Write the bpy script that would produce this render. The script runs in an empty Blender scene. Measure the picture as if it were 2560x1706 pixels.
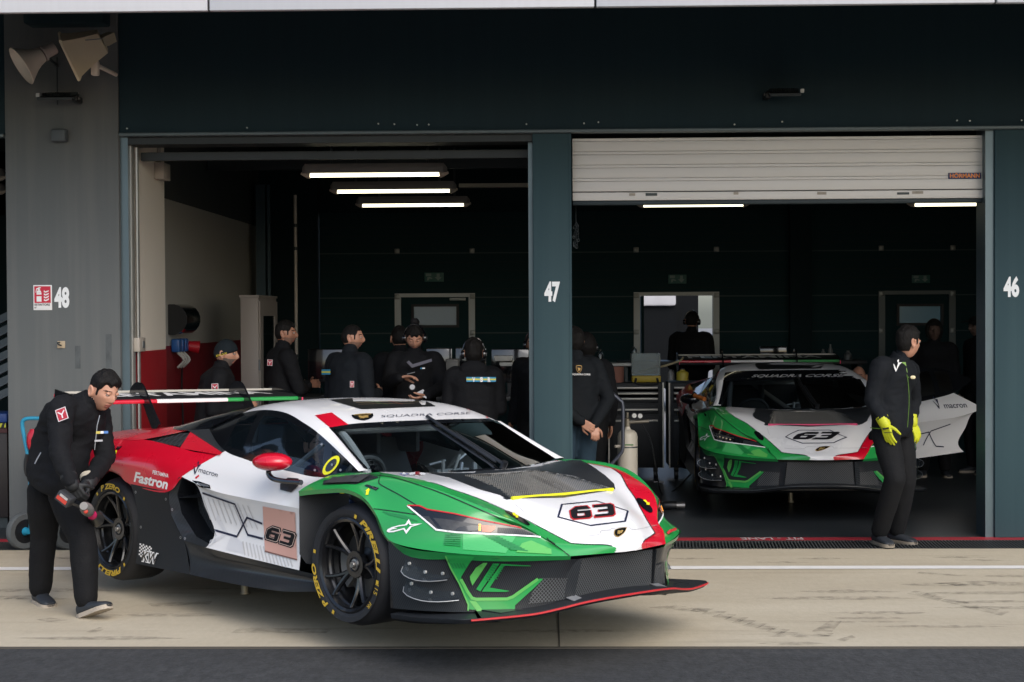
# Pit-lane garages with two racing cars: everything is built here as code.
import bpy, bmesh, math, random
import numpy as np
from mathutils import Vector, Matrix
from mathutils.bvhtree import BVHTree
from mathutils.geometry import delaunay_2d_cdt
random.seed(7); rng = np.random.default_rng(7)
SC = bpy.context.scene; COL = SC.collection
# ------------------------------------------------------------------ camera (solved from the photograph)
FPX = 3800.0; YAW, PIT, ROL = 0.023234, 0.0172359, -0.0053824; CAMZ = 1.89
def _cam_axes():
    f = np.array([-math.sin(YAW)*math.cos(PIT), math.cos(YAW)*math.cos(PIT), -math.sin(PIT)])
    r = np.array([math.cos(YAW), math.sin(YAW), 0.0]); u = np.cross(r, f)
    r2 = r*math.cos(ROL)+u*math.sin(ROL); u2 = np.cross(r2, f); return r2, u2, f
CR_, CU_, CF_ = _cam_axes(); CO = np.array([0, 0, CAMZ])
def ray(u, v): return CR_*((u-1280)/FPX)-CU_*((v-853)/FPX)+CF_
def onY(u, v, Y): d = ray(u, v); return CO+d*(Y/d[1])
def onZ(u, v, Z=0.0): d = ray(u, v); return CO+d*((Z-CAMZ)/d[2])
def onX(u, v, X): d = ray(u, v); return CO+d*(X/d[0])
cd = bpy.data.cameras.new('camera'); cam = bpy.data.objects.new('camera', cd); COL.objects.link(cam)
cd.sensor_width = 36; cd.lens = FPX/2560*36; cd.clip_end = 500; cd.clip_start = 0.1
cam.matrix_world = Matrix(((CR_[0], CU_[0], -CF_[0], 0), (CR_[1], CU_[1], -CF_[1], 0), (CR_[2], CU_[2], -CF_[2], CAMZ), (0, 0, 0, 1)))
SC.camera = cam
# ------------------------------------------------------------------ materials
MATS = {}
def lnk(t, a, b): t.links.new(a, b)
def mat(name, col, rough=0.5, metal=0.0, coat=0.0, var=0.08, vs=4.0, bump=0.0, bs=60.0, spec=0.5, emit=None, es=1.0, rv=0.1, stretch=None, det=4):
    if name in MATS: return MATS[name]
    m = bpy.data.materials.new(name); m.use_nodes = True; t = m.node_tree; n = t.nodes; p = n['Principled BSDF']
    p.inputs['Roughness'].default_value = rough; p.inputs['Metallic'].default_value = metal
    p.inputs['Coat Weight'].default_value = coat; p.inputs['Coat Roughness'].default_value = 0.05
    p.inputs['Specular IOR Level'].default_value = spec
    c = (*col, 1) if len(col) == 3 else col
    p.inputs['Base Color'].default_value = c
    tc = n.new('ShaderNodeTexCoord'); mp = n.new('ShaderNodeMapping'); lnk(t, tc.outputs['Object'], mp.inputs['Vector'])
    if stretch: mp.inputs['Scale'].default_value = stretch
    if var > 0:
        nz = n.new('ShaderNodeTexNoise'); nz.inputs['Scale'].default_value = vs; nz.inputs['Detail'].default_value = det; lnk(t, mp.outputs[0], nz.inputs['Vector'])
        mx = n.new('ShaderNodeMix'); mx.data_type = 'RGBA'; mx.inputs[6].default_value = (*[x*(1-var) for x in c[:3]], 1); mx.inputs[7].default_value = (*[min(1, x*(1+var)) for x in c[:3]], 1)
        lnk(t, nz.outputs['Fac'], mx.inputs[0]); lnk(t, mx.outputs[2], p.inputs['Base Color'])
        mr = n.new('ShaderNodeMapRange'); mr.inputs[3].default_value = max(0, rough-rv); mr.inputs[4].default_value = min(1, rough+rv); lnk(t, nz.outputs['Fac'], mr.inputs[0]); lnk(t, mr.outputs[0], p.inputs['Roughness'])
    if bump > 0:
        nb = n.new('ShaderNodeTexNoise'); nb.inputs['Scale'].default_value = bs; nb.inputs['Detail'].default_value = 5; lnk(t, mp.outputs[0], nb.inputs['Vector'])
        b = n.new('ShaderNodeBump'); b.inputs['Strength'].default_value = bump; b.inputs['Distance'].default_value = 0.01; lnk(t, nb.outputs['Fac'], b.inputs['Height']); lnk(t, b.outputs[0], p.inputs['Normal'])
    if emit: p.inputs['Emission Color'].default_value = (*emit, 1); p.inputs['Emission Strength'].default_value = es
    MATS[name] = m; return m
def weave(name, c1, c2, scale=55.0, rough=0.3, axis=(1, 1, 0.6), coat=0.2, spec=0.3):
    """carbon-fibre twill: fine diagonal bands in the material"""
    if name in MATS: return MATS[name]
    m = mat(name, c1, rough, coat=coat, var=0, spec=spec); t = m.node_tree; n = t.nodes; p = n['Principled BSDF']
    mp = n['Mapping']; w = n.new('ShaderNodeTexWave'); w.wave_type = 'BANDS'; w.bands_direction = 'DIAGONAL'; mp.inputs['Scale'].default_value = axis
    w.inputs['Scale'].default_value = scale; w.inputs['Distortion'].default_value = 0.0; lnk(t, mp.outputs[0], w.inputs['Vector'])
    mx = n.new('ShaderNodeMix'); mx.data_type = 'RGBA'; mx.inputs[6].default_value = (*c1, 1); mx.inputs[7].default_value = (*c2, 1)
    lnk(t, w.outputs['Fac'], mx.inputs[0]); lnk(t, mx.outputs[2], p.inputs['Base Color']); return m
def meshmat(name, wire, gap, scale=60.0, th=0.2, hexa=False, rough=0.5, ax=(0, 2)):
    """fine wire grille: diagonal lattice of wires over dark gaps, in the plane of the two given axes"""
    if name in MATS: return MATS[name]
    m = mat(name, gap, rough, var=0); t = m.node_tree; n = t.nodes; p = n['Principled BSDF']; tc = n['Texture Coordinate']
    sp = n.new('ShaderNodeSeparateXYZ'); lnk(t, tc.outputs['Object'], sp.inputs[0])
    def mth(op, a, b=None):
        q = n.new('ShaderNodeMath'); q.operation = op
        for i, x in enumerate((a, b)):
            if x is None: continue
            if isinstance(x, (int, float)): q.inputs[i].default_value = x
            else: lnk(t, x, q.inputs[i])
        return q.outputs[0]
    a, b = sp.outputs[ax[0]], sp.outputs[ax[1]]
    b = mth('MULTIPLY', b, 0.8)
    d1 = mth('PINGPONG', mth('MULTIPLY', mth('ADD', a, b), scale), 1.0); d2 = mth('PINGPONG', mth('MULTIPLY', mth('SUBTRACT', a, b), scale), 1.0)
    k = mth('LESS_THAN', mth('MINIMUM', d1, d2), th)
    mx = n.new('ShaderNodeMix'); mx.data_type = 'RGBA'; mx.inputs[6].default_value = (*gap, 1); mx.inputs[7].default_value = (*wire, 1)
    lnk(t, k, mx.inputs[0]); lnk(t, mx.outputs[2], p.inputs['Base Color']); return m
def glassmat(name, tint, alpha, rough=0.03):
    if name in MATS: return MATS[name]
    m = bpy.data.materials.new(name); m.use_nodes = True; t = m.node_tree; n = t.nodes; p = n['Principled BSDF']
    p.inputs['Base Color'].default_value = (*tint, 1); p.inputs['Roughness'].default_value = .5; p.inputs['Specular IOR Level'].default_value = 0.0; gs = n.new('ShaderNodeBsdfGlossy'); gs.inputs['Roughness'].default_value = rough; m2 = n.new('ShaderNodeMixShader')
    tr = n.new('ShaderNodeBsdfTransparent'); tr.inputs[0].default_value = (0.75, 0.85, 0.9, 1); ms = n.new('ShaderNodeMixShader')
    fr = n.new('ShaderNodeFresnel'); fr.inputs['IOR'].default_value = 1.5
    ms.inputs[0].default_value = alpha; lnk(t, tr.outputs[0], ms.inputs[1]); lnk(t, p.outputs[0], ms.inputs[2]); lnk(t, fr.outputs[0], m2.inputs[0]); lnk(t, ms.outputs[0], m2.inputs[1]); lnk(t, gs.outputs[0], m2.inputs[2]); lnk(t, m2.outputs[0], n['Material Output'].inputs[0])
    MATS[name] = m; return m
# ------------------------------------------------------------------ mesh builder
class MB:
    def __init__(s): s.v = []; s.f = []; s.mi = []
    def add(s, vs, fs, mi=0):
        o = len(s.v); s.v += [tuple(map(float, a)) for a in vs]; s.f += [tuple(o+i for i in f) for f in fs]; s.mi += [mi]*len(fs); return s
    def box(s, lo, hi, mi=0, bev=0.0):
        x0, y0, z0 = [min(a, b) for a, b in zip(lo, hi)]; x1, y1, z1 = [max(a, b) for a, b in zip(lo, hi)]
        if bev <= 0:
            return s.add([(x0, y0, z0), (x1, y0, z0), (x1, y1, z0), (x0, y1, z0), (x0, y0, z1), (x1, y0, z1), (x1, y1, z1), (x0, y1, z1)],
                         [(0, 3, 2, 1), (4, 5, 6, 7), (0, 1, 5, 4), (1, 2, 6, 5), (2, 3, 7, 6), (3, 0, 4, 7)], mi)
        bm = bmesh.new(); bmesh.ops.create_cube(bm, size=1)
        for v in bm.verts: v.co = ((x0+x1)/2+v.co.x*(x1-x0), (y0+y1)/2+v.co.y*(y1-y0), (z0+z1)/2+v.co.z*(z1-z0))
        bmesh.ops.bevel(bm, geom=bm.edges[:], offset=min(bev, .49*min(x1-x0, y1-y0, z1-z0)), segments=2, affect='EDGES', profile=.5)
        bm.verts.index_update(); s.add([v.co for v in bm.verts], [[v.index for v in f.verts] for f in bm.faces], mi); bm.free(); return s
    def xf(s, M, start=0):
        for i in range(start, len(s.v)): s.v[i] = tuple(M @ Vector(s.v[i]))
        return s
    def ring(s, rings, mi=0, closed=False, cap=True, loop=True):
        """skin a list of equal-length vertex rings"""
        n = len(rings[0]); vs = [p for r in rings for p in r]; fs = []
        m = len(rings); rr = range(m if closed else m-1)
        for i in rr:
            for j in range(n if loop else n-1):
                a, b = i*n+j, i*n+(j+1) % n; c, d = ((i+1) % m)*n+(j+1) % n, ((i+1) % m)*n+j; fs.append((a, b, c, d))
        if cap and not closed and loop: fs += [tuple(range(n-1, -1, -1)), tuple((m-1)*n+j for j in range(n))]
        return s.add(vs, fs, mi)
    def tube(s, pts, r, n=10, mi=0, closed=False, cap=True):
        pts = [Vector(p) for p in pts]; rs = r if isinstance(r, (list, tuple)) else [r]*len(pts); rings = []; prev = None
        for i, p in enumerate(pts):
            a = pts[i-1] if (i > 0 or closed) else p; b = pts[(i+1) % len(pts)] if (i < len(pts)-1 or closed) else p
            d = (b-a).normalized()
            if prev is None: q = d.orthogonal().normalized()
            else: q = (prev-d*prev.dot(d)).normalized()
            prev = q; w = d.cross(q); rings.append([p+(q*math.cos(2*math.pi*k/n)+w*math.sin(2*math.pi*k/n))*rs[i] for k in range(n)])
        return s.ring(rings, mi, closed, cap)
    def cyl(s, a, b, r, n=16, mi=0, r2=None): return s.tube([a, b], [r, r if r2 is None else r2], n, mi)
    def lathe(s, prof, n=32, mi=0, axis='z', origin=(0, 0, 0), cap=False):
        """profile list of (radius, height)"""
        rings = []
        for r, h in prof:
            rg = []
            for k in range(n):
                c, d = math.cos(2*math.pi*k/n)*r, math.sin(2*math.pi*k/n)*r
                rg.append({'z': (c, d, h), 'y': (c, h, d), 'x': (h, c, d)}[axis])
            rings.append([tuple(np.add(p, origin)) for p in rg])
        return s.ring(rings, mi, False, cap)
    def prism(s, poly, d, mi=0):
        """extrude a planar 3-D polygon by vector d"""
        n = len(poly); a = [Vector(p) for p in poly]; b = [p+Vector(d) for p in a]
        return s.add(a+b, [tuple(range(n-1, -1, -1)), tuple(range(n, 2*n))]+[(i, (i+1) % n, n+(i+1) % n, n+i) for i in range(n)], mi)
    def sphere(s, c, r, n=12, mi=0):
        r = r if isinstance(r, (tuple, list)) else (r, r, r); m = n//2
        rings = [[(c[0]+r[0]*math.sin(math.pi*i/m)*math.cos(2*math.pi*j/n), c[1]+r[1]*math.sin(math.pi*i/m)*math.sin(2*math.pi*j/n), c[2]+r[2]*math.cos(math.pi*i/m)) for j in range(n)] for i in range(1, m)]
        o = len(s.v); s.ring(rings, mi, cap=True); return s
def link(name, me, parent=None):
    o = bpy.data.objects.new(name, me); COL.objects.link(o)
    if parent is not None: o.parent = parent
    return o
def build(name, mb, mats, parent=None, off=None, smooth=True, ang=35, fix=True):
    me = bpy.data.meshes.new(name)
    v = np.array(mb.v, dtype=float).reshape(-1, 3)
    if off is not None: v = v-np.array(off)
    me.from_pydata(v.tolist(), [], mb.f); mats = mats if isinstance(mats, (list, tuple)) else [mats]
    for m in mats: me.materials.append(m)
    me.polygons.foreach_set('material_index', np.array(mb.mi, dtype=np.int32))
    if fix:
        bm = bmesh.new(); bm.from_mesh(me); bmesh.ops.recalc_face_normals(bm, faces=bm.faces[:]); bm.to_mesh(me); bm.free()
    if smooth:
        me.shade_smooth(); me.set_sharp_from_angle(angle=math.radians(ang))
    me.update(); return link(name, me, parent)
def thing(name, label, cat, loc=(0, 0, 0), group=None, mx=None):
    o = bpy.data.objects.new(name, None); COL.objects.link(o); o.empty_display_size = .2; o.location = loc
    if mx is not None: o.matrix_world = mx
    return tag(o, label, cat, group)
def tag(o, label=None, cat=None, group=None, kind=None):
    for k, x in (('label', label), ('category', cat), ('group', group), ('kind', kind)):
        if x: o[k] = x
    return o
def structure(name, mb, m, **k): return tag(build(name, mb, m, **k), kind='structure')
def smooth_curve(P, m=6):
    """Catmull-Rom through points"""
    P = [np.array(p, float) for p in P]; out = []
    for i in range(len(P)-1):
        a, b = P[i], P[i+1]; p0 = P[i-1] if i else 2*a-b; p3 = P[i+2] if i+2 < len(P) else 2*b-a
        for k in range(m):
            t = k/m; out.append(.5*((2*a)+(b-p0)*t+(2*p0-5*a+4*b-p3)*t*t+(3*a-p0-3*b+p3)*t**3))
    out.append(P[-1]); return out
# ------------------------------------------------------------------ lettering
_tc = {}
def text_tris(s, bold=0.0, shear=0.0):
    """2-D triangles of a word; cap height 1, starts at x = 0"""
    k = (s, bold, shear)
    if k in _tc: return _tc[k]
    cu = bpy.data.curves.new('lettering', 'FONT'); cu.body = s; cu.size = 1.0; cu.offset = bold; cu.shear = shear; cu.resolution_u = 4
    o = bpy.data.objects.new('lettering', cu); COL.objects.link(o); dg = bpy.context.evaluated_depsgraph_get(); dg.update()
    me = bpy.data.meshes.new_from_object(o.evaluated_get(dg)); me.calc_loop_triangles()
    v = np.array([x.co[:2] for x in me.vertices]); f = [tuple(t.vertices) for t in me.loop_triangles]
    bpy.data.objects.remove(o); bpy.data.curves.remove(cu); bpy.data.meshes.remove(me)
    v[:, 0] -= v[:, 0].min(); v /= 0.69
    _tc[k] = (v, f); return _tc[k]
def word(mb, s, org, ux, uz, width=None, height=1.0, bold=0.01, mi=0, shear=0.0, align='l'):
    """flat lettering: org + x*ux + y*uz, width in metres overrides the natural width"""
    v, f = text_tris(s, bold, shear); w = v[:, 0].max(); sx = (width/w) if width else height
    o = np.array(org, float); ux = np.array(ux, float); uz = np.array(uz, float); x0 = {'l': 0, 'c': -.5, 'r': -1}[align]*sx*w
    return mb.add([o+ux*(a*sx+x0)+uz*(b*height) for a, b in v], f, mi)
# ================================================================== ground and pit building
F = 12.77; BACK = 20.5; ZL = 3.44
def fx(u, v=800, Y=F): return float(onY(u, v, Y)[0])
def fz(v, u=1280, Y=F): return float(onY(u, v, Y)[2])
# --- ground materials
def ground_mat(name, c1, c2, c3, sx=(1, 1, 1), sc=1.0, fine=180., bump=.25, rough=.8, streak=0.5, grain=.25):
    m = mat(name, c1, rough, var=0); t = m.node_tree; n = t.nodes; p = n['Principled BSDF']; tc = n['Texture Coordinate']
    def noise(scale, stretch, detail=6, ro=.6):
        mp = n.new('ShaderNodeMapping'); mp.inputs['Scale'].default_value = stretch; lnk(t, tc.outputs['Object'], mp.inputs[0])
        z = n.new('ShaderNodeTexNoise'); z.inputs['Scale'].default_value = scale; z.inputs['Detail'].default_value = detail; z.inputs['Roughness'].default_value = ro; lnk(t, mp.outputs[0], z.inputs['Vector']); return z.outputs['Fac']
    def ramp(f, a, b):
        r = n.new('ShaderNodeMapRange'); r.inputs[1].default_value = a; r.inputs[2].default_value = b; lnk(t, f, r.inputs[0]); return r.outputs[0]
    def mix(f, a, b):
        x = n.new('ShaderNodeMix'); x.data_type = 'RGBA'; lnk(t, f, x.inputs[0])
        for i, c in ((6, a), (7, b)):
            if isinstance(c, tuple): x.inputs[i].default_value = (*c, 1)
            else: lnk(t, c, x.inputs[i])
        return x.outputs[2]
    a = mix(ramp(noise(.9*sc, sx), .35, .65), c1, c2)
    s = ramp(noise(1.6*sc, (.35, 3.2, 1), 9, .68), .56, .74)
    sm = n.new('ShaderNodeMath'); sm.operation = 'MULTIPLY'; lnk(t, s, sm.inputs[0]); sm.inputs[1].default_value = streak
    a = mix(sm.outputs[0], a, c3)
    g = ramp(noise(fine, (1, .45, 1), 7, .85), .40, .60); gm = n.new('ShaderNodeMath'); gm.operation = 'MULTIPLY'; lnk(t, g, gm.inputs[0]); gm.inputs[1].default_value = grain
    a = mix(gm.outputs[0], a, tuple(x*.45 for x in c1)); lnk(t, a, p.inputs['Base Color'])
    b = n.new('ShaderNodeBump'); b.inputs['Strength'].default_value = bump; b.inputs['Distance'].default_value = .01; lnk(t, noise(fine*1.6, (1, 1, 1), 4, .7), b.inputs['Height']); lnk(t, b.outputs[0], p.inputs['Normal'])
    return m
asph = ground_mat('asphalt', (.050, .052, .053), (.036, .038, .039), (.085, .086, .085), fine=17, bump=1.0, rough=.9, streak=.35, grain=.95)
conc = ground_mat('concrete_apron', (.50, .445, .335), (.42, .365, .265), (.27, .23, .165), sx=(.5, 1.4, 1), fine=20, bump=.25, rough=.85, streak=.6, grain=.15)
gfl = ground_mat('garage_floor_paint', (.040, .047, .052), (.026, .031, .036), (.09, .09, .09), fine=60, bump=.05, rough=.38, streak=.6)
def sheet(name, x0, x1, y0, y1, z, m, kind='structure'):
    return structure(name, MB().add([(x0, y0, z), (x1, y0, z), (x1, y1, z), (x0, y1, z)], [(0, 1, 2, 3)]), m)
sheet('ground', -150, 150, -150, 200, -0.04, mat('paddock_ground', (.22, .21, .2), .9, bump=.2))
sheet('pit_lane', -80, 80, -60, 8.585, 0.0, asph)
sheet('apron', -60, 60, 8.585, 12.19, 0.004, conc)
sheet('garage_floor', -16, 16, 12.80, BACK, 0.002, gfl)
paint = mat('white_road_paint', (.72, .71, .68), .7, var=.12, vs=9, bump=.1)
sheet('white_line', -60, 60, 11.21, 11.345, 0.008, paint)
structure('expansion_joint', MB().box((.057, 8.6, .003), (.064, 12.19, .0065)).box((-60, 8.57, .0), (60, 8.6, .0065)).box((-9, 8.6, .003), (-8.985, 12.19, .0075)).box((8.2, 8.6, .003), (8.215, 12.19, .0075)), mat('joint_tar', (.07, .062, .05), .9))
redp = mat('red_floor_paint', (.33, .022, .035), .55, var=.2, vs=7)
rl = sheet('red_line', -60, 60, 12.62, 12.80, 0.006, redp)
pl = MB(); word(pl, 'PIT - LANE', (fx(2010)-.02, 12.785, .0085), (-1, 0, 0), (0, -1, 0), width=fx(2010)-fx(1855), height=.115, bold=.02)
structure('pit_lane_lettering', pl, mat('worn_white', (.5, .42, .42), .7, var=.25, vs=20), smooth=False)
# worn tyre marks on the concrete
def marks():
    m = bpy.data.materials.new('rubber_mark'); m.use_nodes = True; t = m.node_tree; n = t.nodes; p = n['Principled BSDF']; p.inputs['Base Color'].default_value = (.10, .088, .07, 1); p.inputs['Roughness'].default_value = .85
    tc = n.new('ShaderNodeTexCoord'); z = n.new('ShaderNodeTexNoise'); z.inputs['Scale'].default_value = 14; z.inputs['Detail'].default_value = 6; lnk(t, tc.outputs['Object'], z.inputs['Vector'])
    r = n.new('ShaderNodeMapRange'); r.inputs[1].default_value = .36; r.inputs[2].default_value = .80; r.inputs[4].default_value = .42; lnk(t, z.outputs['Fac'], r.inputs[0])
    tr = n.new('ShaderNodeBsdfTransparent'); ms = n.new('ShaderNodeMixShader'); lnk(t, r.outputs[0], ms.inputs[0]); lnk(t, tr.outputs[0], ms.inputs[1]); lnk(t, p.outputs[0], ms.inputs[2]); lnk(t, ms.outputs[0], n['Material Output'].inputs[0]); return m
mk = marks()
stains = MB()
def mark(pts):
    P = [onZ(u, v, .0066+.0008*rng.random()) for u, v in pts]; stains.add(P, [tuple(range(len(P)))])
mark([(575, 1583), (600, 1569), (830, 1573), (815, 1583)]); mark([(370, 1509), (530, 1503), (525, 1511), (380, 1517)])
mark([(1618, 1519), (1690, 1513), (1770, 1526), (1765, 1532)])
for k in range(9): x = 1725+k*27+rng.uniform(-4, 4); y = 1527+k*7.5; mark([(x, y), (x+16, y-8), (x+62, y-5), (x+40, y+6)])
for k in range(9): x = 2268+k*26+rng.uniform(-4, 4); y = 1484+k*6.2; mark([(x, y), (x+20, y-7), (x+50, y-4), (x+28, y+6)])
mark([(2030, 1578), (2075, 1552), (2105, 1553), (2080, 1580)]); mark([(2030, 1578), (2085, 1584), (2070, 1592), (2040, 1586)]); mark([(2090, 1600), (2130, 1588), (2140, 1594), (2110, 1604)])
mark([(2340, 1458), (2460, 1452), (2560, 1458), (2560, 1464), (2400, 1466)]); mark([(2300, 1430), (2420, 1438), (2400, 1441), (2290, 1434)]); mark([(2560, 1436), (2480, 1437), (2460, 1441), (2560, 1444)])
mark([(90, 1549), (125, 1544), (170, 1551), (120, 1556)]); mark([(215, 1580), (250, 1568), (265, 1572), (235, 1584)]); mark([(1980, 1478), (2120, 1474), (2260, 1480), (2100, 1484)])
for k in range(22):
    u = rng.uniform(-60, 2620); v = rng.uniform(1440, 1610); w = rng.uniform(60, 260); h = rng.uniform(2, 5)
    mark([(u-w, v), (u-w*.4, v-h*.8), (u+w*.5, v-h), (u+w, v+h*.2), (u+w*.3, v+h), (u-w*.5, v+h*.8)])
for k in range(14): u = rng.uniform(0, 2560); v = rng.uniform(1390, 1412); mark([(u-70, v), (u, v-2), (u+80, v+1), (u, v+3)])
structure('tyre_marks', stains, mk, smooth=False)
# drain grate along the doors
dg_ = thing('drain_grate', 'long black slotted drain grate running along the foot of the garages', 'drain', (0, 12.4, 0))
build('channel', MB().box((-14, 12.19, -.10), (14, 12.62, -.09)).box((-14, 12.19, -.1), (14, 12.2, .008)).box((-14, 12.605, -.1), (14, 12.62, .008)), mat('cast_iron', (.03, .035, .035), .55, metal=.3), dg_, off=(0, 12.4, 0))
b = MB()
for k in range(-330, 360):
    x = k*.027
    b.add([(x, 12.2, .007), (x+.011, 12.2, .007), (x+.041, 12.605, .007), (x+.03, 12.605, .007), (x, 12.2, -.03), (x+.011, 12.2, -.03), (x+.041, 12.605, -.03), (x+.03, 12.605, -.03)], [(0, 1, 2, 3), (0, 4, 5, 1), (1, 5, 6, 2), (3, 2, 6, 7), (0, 3, 7, 4)])
build('slats', b, mat('cast_iron_bar', (.07, .075, .075), .5, metal=.3), dg_, off=(0, 12.4, 0), smooth=False, fix=False)
# --- building
bl = thing('pit_building', 'dark blue grey pit garages under a pale canopy, doors numbered 48, 47, 46', 'building', (0, F, 0))
OB = (0, F, 0)
def wallmat(name, c, streak):
    m = mat(name, c, .68, spec=.2, var=.10, vs=1.2, bump=.06, bs=90, det=8); t = m.node_tree; n = t.nodes; p = n['Principled BSDF']; tc = n['Texture Coordinate']
    mp = n.new('ShaderNodeMapping'); mp.inputs['Scale'].default_value = (9, 9, .35); lnk(t, tc.outputs['Object'], mp.inputs[0]); z = n.new('ShaderNodeTexNoise'); z.inputs['Scale'].default_value = 1.3; z.inputs['Detail'].default_value = 7; lnk(t, mp.outputs[0], z.inputs['Vector'])
    r = n.new('ShaderNodeMapRange'); r.inputs[1].default_value = .45; r.inputs[2].default_value = .72; r.inputs[4].default_value = streak; lnk(t, z.outputs['Fac'], r.inputs[0])
    old = p.inputs['Base Color'].links[0].from_socket; mx = n.new('ShaderNodeMix'); mx.data_type = 'RGBA'; lnk(t, r.outputs[0], mx.inputs[0]); lnk(t, old, mx.inputs[6]); mx.inputs[7].default_value = (c[0]*2.3, c[1]*2.0, c[2]*1.8, 1); lnk(t, mx.outputs[2], p.inputs['Base Color']); return m
wl_teal = wallmat('teal_wall_paint', (.012, .029, .038), .10); wl_grey = wallmat('weathered_grey_paint', (.118, .128, .130), .14); wl_pil = wallmat('pillar_paint', (.034, .066, .077), .12)
xL0, xL1 = fx(20), fx(303); z_lin = fz(326)
P48 = build('pillar', MB().box((xL0, F-.03, 0), (xL1, F+.55, 5.6), bev=.012), wl_grey, bl, OB); tag(P48, 'weathered grey pillar numbered 48 with sign and speakers')
P47 = build('pillar', MB().box((fx(1333), F, .004), (fx(1427), F+.45, z_lin+.05), bev=.01).box((fx(1424), F-.004, .004), (fx(1430), F+.1, z_lin+.05)), wl_pil, bl, OB); tag(P47, 'narrow blue grey pillar numbered 47')
P46 = build('pillar', MB().box((fx(2487), F, .004), (fx(2487)+1.0, F+.45, z_lin+.05), bev=.01), wl_pil, bl, OB); tag(P46, 'blue grey pillar numbered 46 at the right edge')
build('lintel', MB().box((xL1+.004, F-.012, z_lin), (9, F+.30, 5.6)).box((-9, F-.012, z_lin), (xL0-.004, F+.3, 5.6)), wl_teal, bl, OB)
build('lintel_lip', MB().box((xL1+.004, F-.05, z_lin-.028), (9, F+.06, z_lin-.001), bev=.006).box((-9, F-.05, z_lin-.028), (xL0-.004, F+.06, z_lin-.001), bev=.006), mat('painted_steel_edge', (.11, .14, .15), .4, metal=.2), bl, OB)
for u, v in ((318, 322), (618, 320), (946, 310), (986, 311), (1043, 313), (1316, 311), (1460, 309), (1496, 306), (1836, 312), (1955, 305), (2392, 302), (2424, 303), (2553, 302), (1072, 312)):
    q = onY(u, v, F-.016); build('screw', MB().cyl((q[0], F-.011, q[2]), (q[0], F-.03, q[2]), .007, 8), mat('galvanised', (.30, .32, .31), .4, metal=.7), bl, OB)
# canopy
YC = 10.3; zc0, zc1 = fz(33, 0, YC)-.005, 5.5; zcR = fz(5, 2560, YC)
build('canopy', MB().box((-14, YC+.02, 4.85), (14, F-.012, 5.45)).box((-14, YC+.021, zc0+.02), (14, YC+.12, 4.85)), mat('canopy_soffit', (.05, .055, .06), .7), bl, OB)
xs = [-14, -9, fx(523, 20, YC), fx(1488, 20, YC), fx(2487, 10, YC), 8.6, 14]
for a, c in zip(xs[:-1], xs[1:]):
    build('fascia_panel', MB().box((a+.007, YC-.03, zc0), (c-.007, YC+.018, zc1), bev=.008), mat('pale_cladding', (.52, .53, .56), .45, metal=.15, var=.05, stretch=(8, 1, .3)), bl, OB)
# roof, back of the building, inner walls
build('ceiling', MB().box((-14, F+.3, 4.15), (14, BACK+.3, 4.3)), mat('dark_ceiling', (.014, .018, .02), .8), bl, OB)
XW = -3.9; xp = fx(340, 800, 12.97); ZR = 1.59
cream = mat('cream_wall_paint', (.72, .66, .57), .6, var=.06, vs=1.5, bump=.04); redw = mat('red_wall_paint', (.30, .006, .012), .5, var=.08)
creamd = mat('cream_wall_paint_shaded', (.46, .45, .415), .65, var=.08, vs=1.2); reddk = mat('red_wall_paint_shaded', (.22, .010, .016), .55, var=.08)  # duller copies of the cream and red: the inner wall's shade put into colour
build('door_pilaster', MB().box((XW-.3, F+.2, ZR), (xp, 13.98, 4.15), 0).box((XW-.3, F+.2, 0.004), (xp+.004, 13.984, ZR), 1), [cream, redw], bl, OB)
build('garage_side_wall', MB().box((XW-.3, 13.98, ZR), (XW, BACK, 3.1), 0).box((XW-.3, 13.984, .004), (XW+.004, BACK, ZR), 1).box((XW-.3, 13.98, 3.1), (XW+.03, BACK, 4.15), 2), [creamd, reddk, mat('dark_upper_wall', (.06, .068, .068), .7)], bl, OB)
build('garage_side_wall', MB().box((6.4, F+.5, 0), (6.6, BACK, 4.15)), mat('dark_side_wall', (.06, .065, .066), .7), bl, OB)
build('garage_side_wall', MB().box((-13, F+.5, 0), (-12.8, BACK, 4.15)), MATS['dark_side_wall'], bl, OB)
# back wall: three sectional doors with wicket doors, columns between them
bw = mat('back_door_panel', (.012, .033, .037), .8, var=.06, spec=.12); bwl = mat('back_door_groove', (.008, .014, .015), .8); alu = mat('aluminium_frame', (.30, .32, .32), .45, metal=.4)
def bx(u): return fx(u, 800, BACK)
def bz(v, u=1280): return fz(v, u, BACK)
ztop_d = bz(742, 1300); holes = [(bx(1003), bx(1172)), (bx(1600), bx(1782)), (bx(2212), bx(2372))]
colx = [(bx(1972), bx(2026)), (-3.9, bx(798)), (5.9, 6.5)]
wb = MB(); wb.box((-13, BACK+.05, 0), (-3.9, BACK+.3, 4.15)).box((-13, BACK+.05, bz(530)), (6.5, BACK+.3, 4.15)).box((6.5, BACK+.05, 0), (14, BACK+.3, 4.15))
for a, c in colx: wb.box((a, BACK-.12, 0), (c, BACK+.3, 4.15))
build('back_wall', wb, mat('dark_back_wall', (.010, .022, .026), .8, spec=.12), bl, OB)
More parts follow.
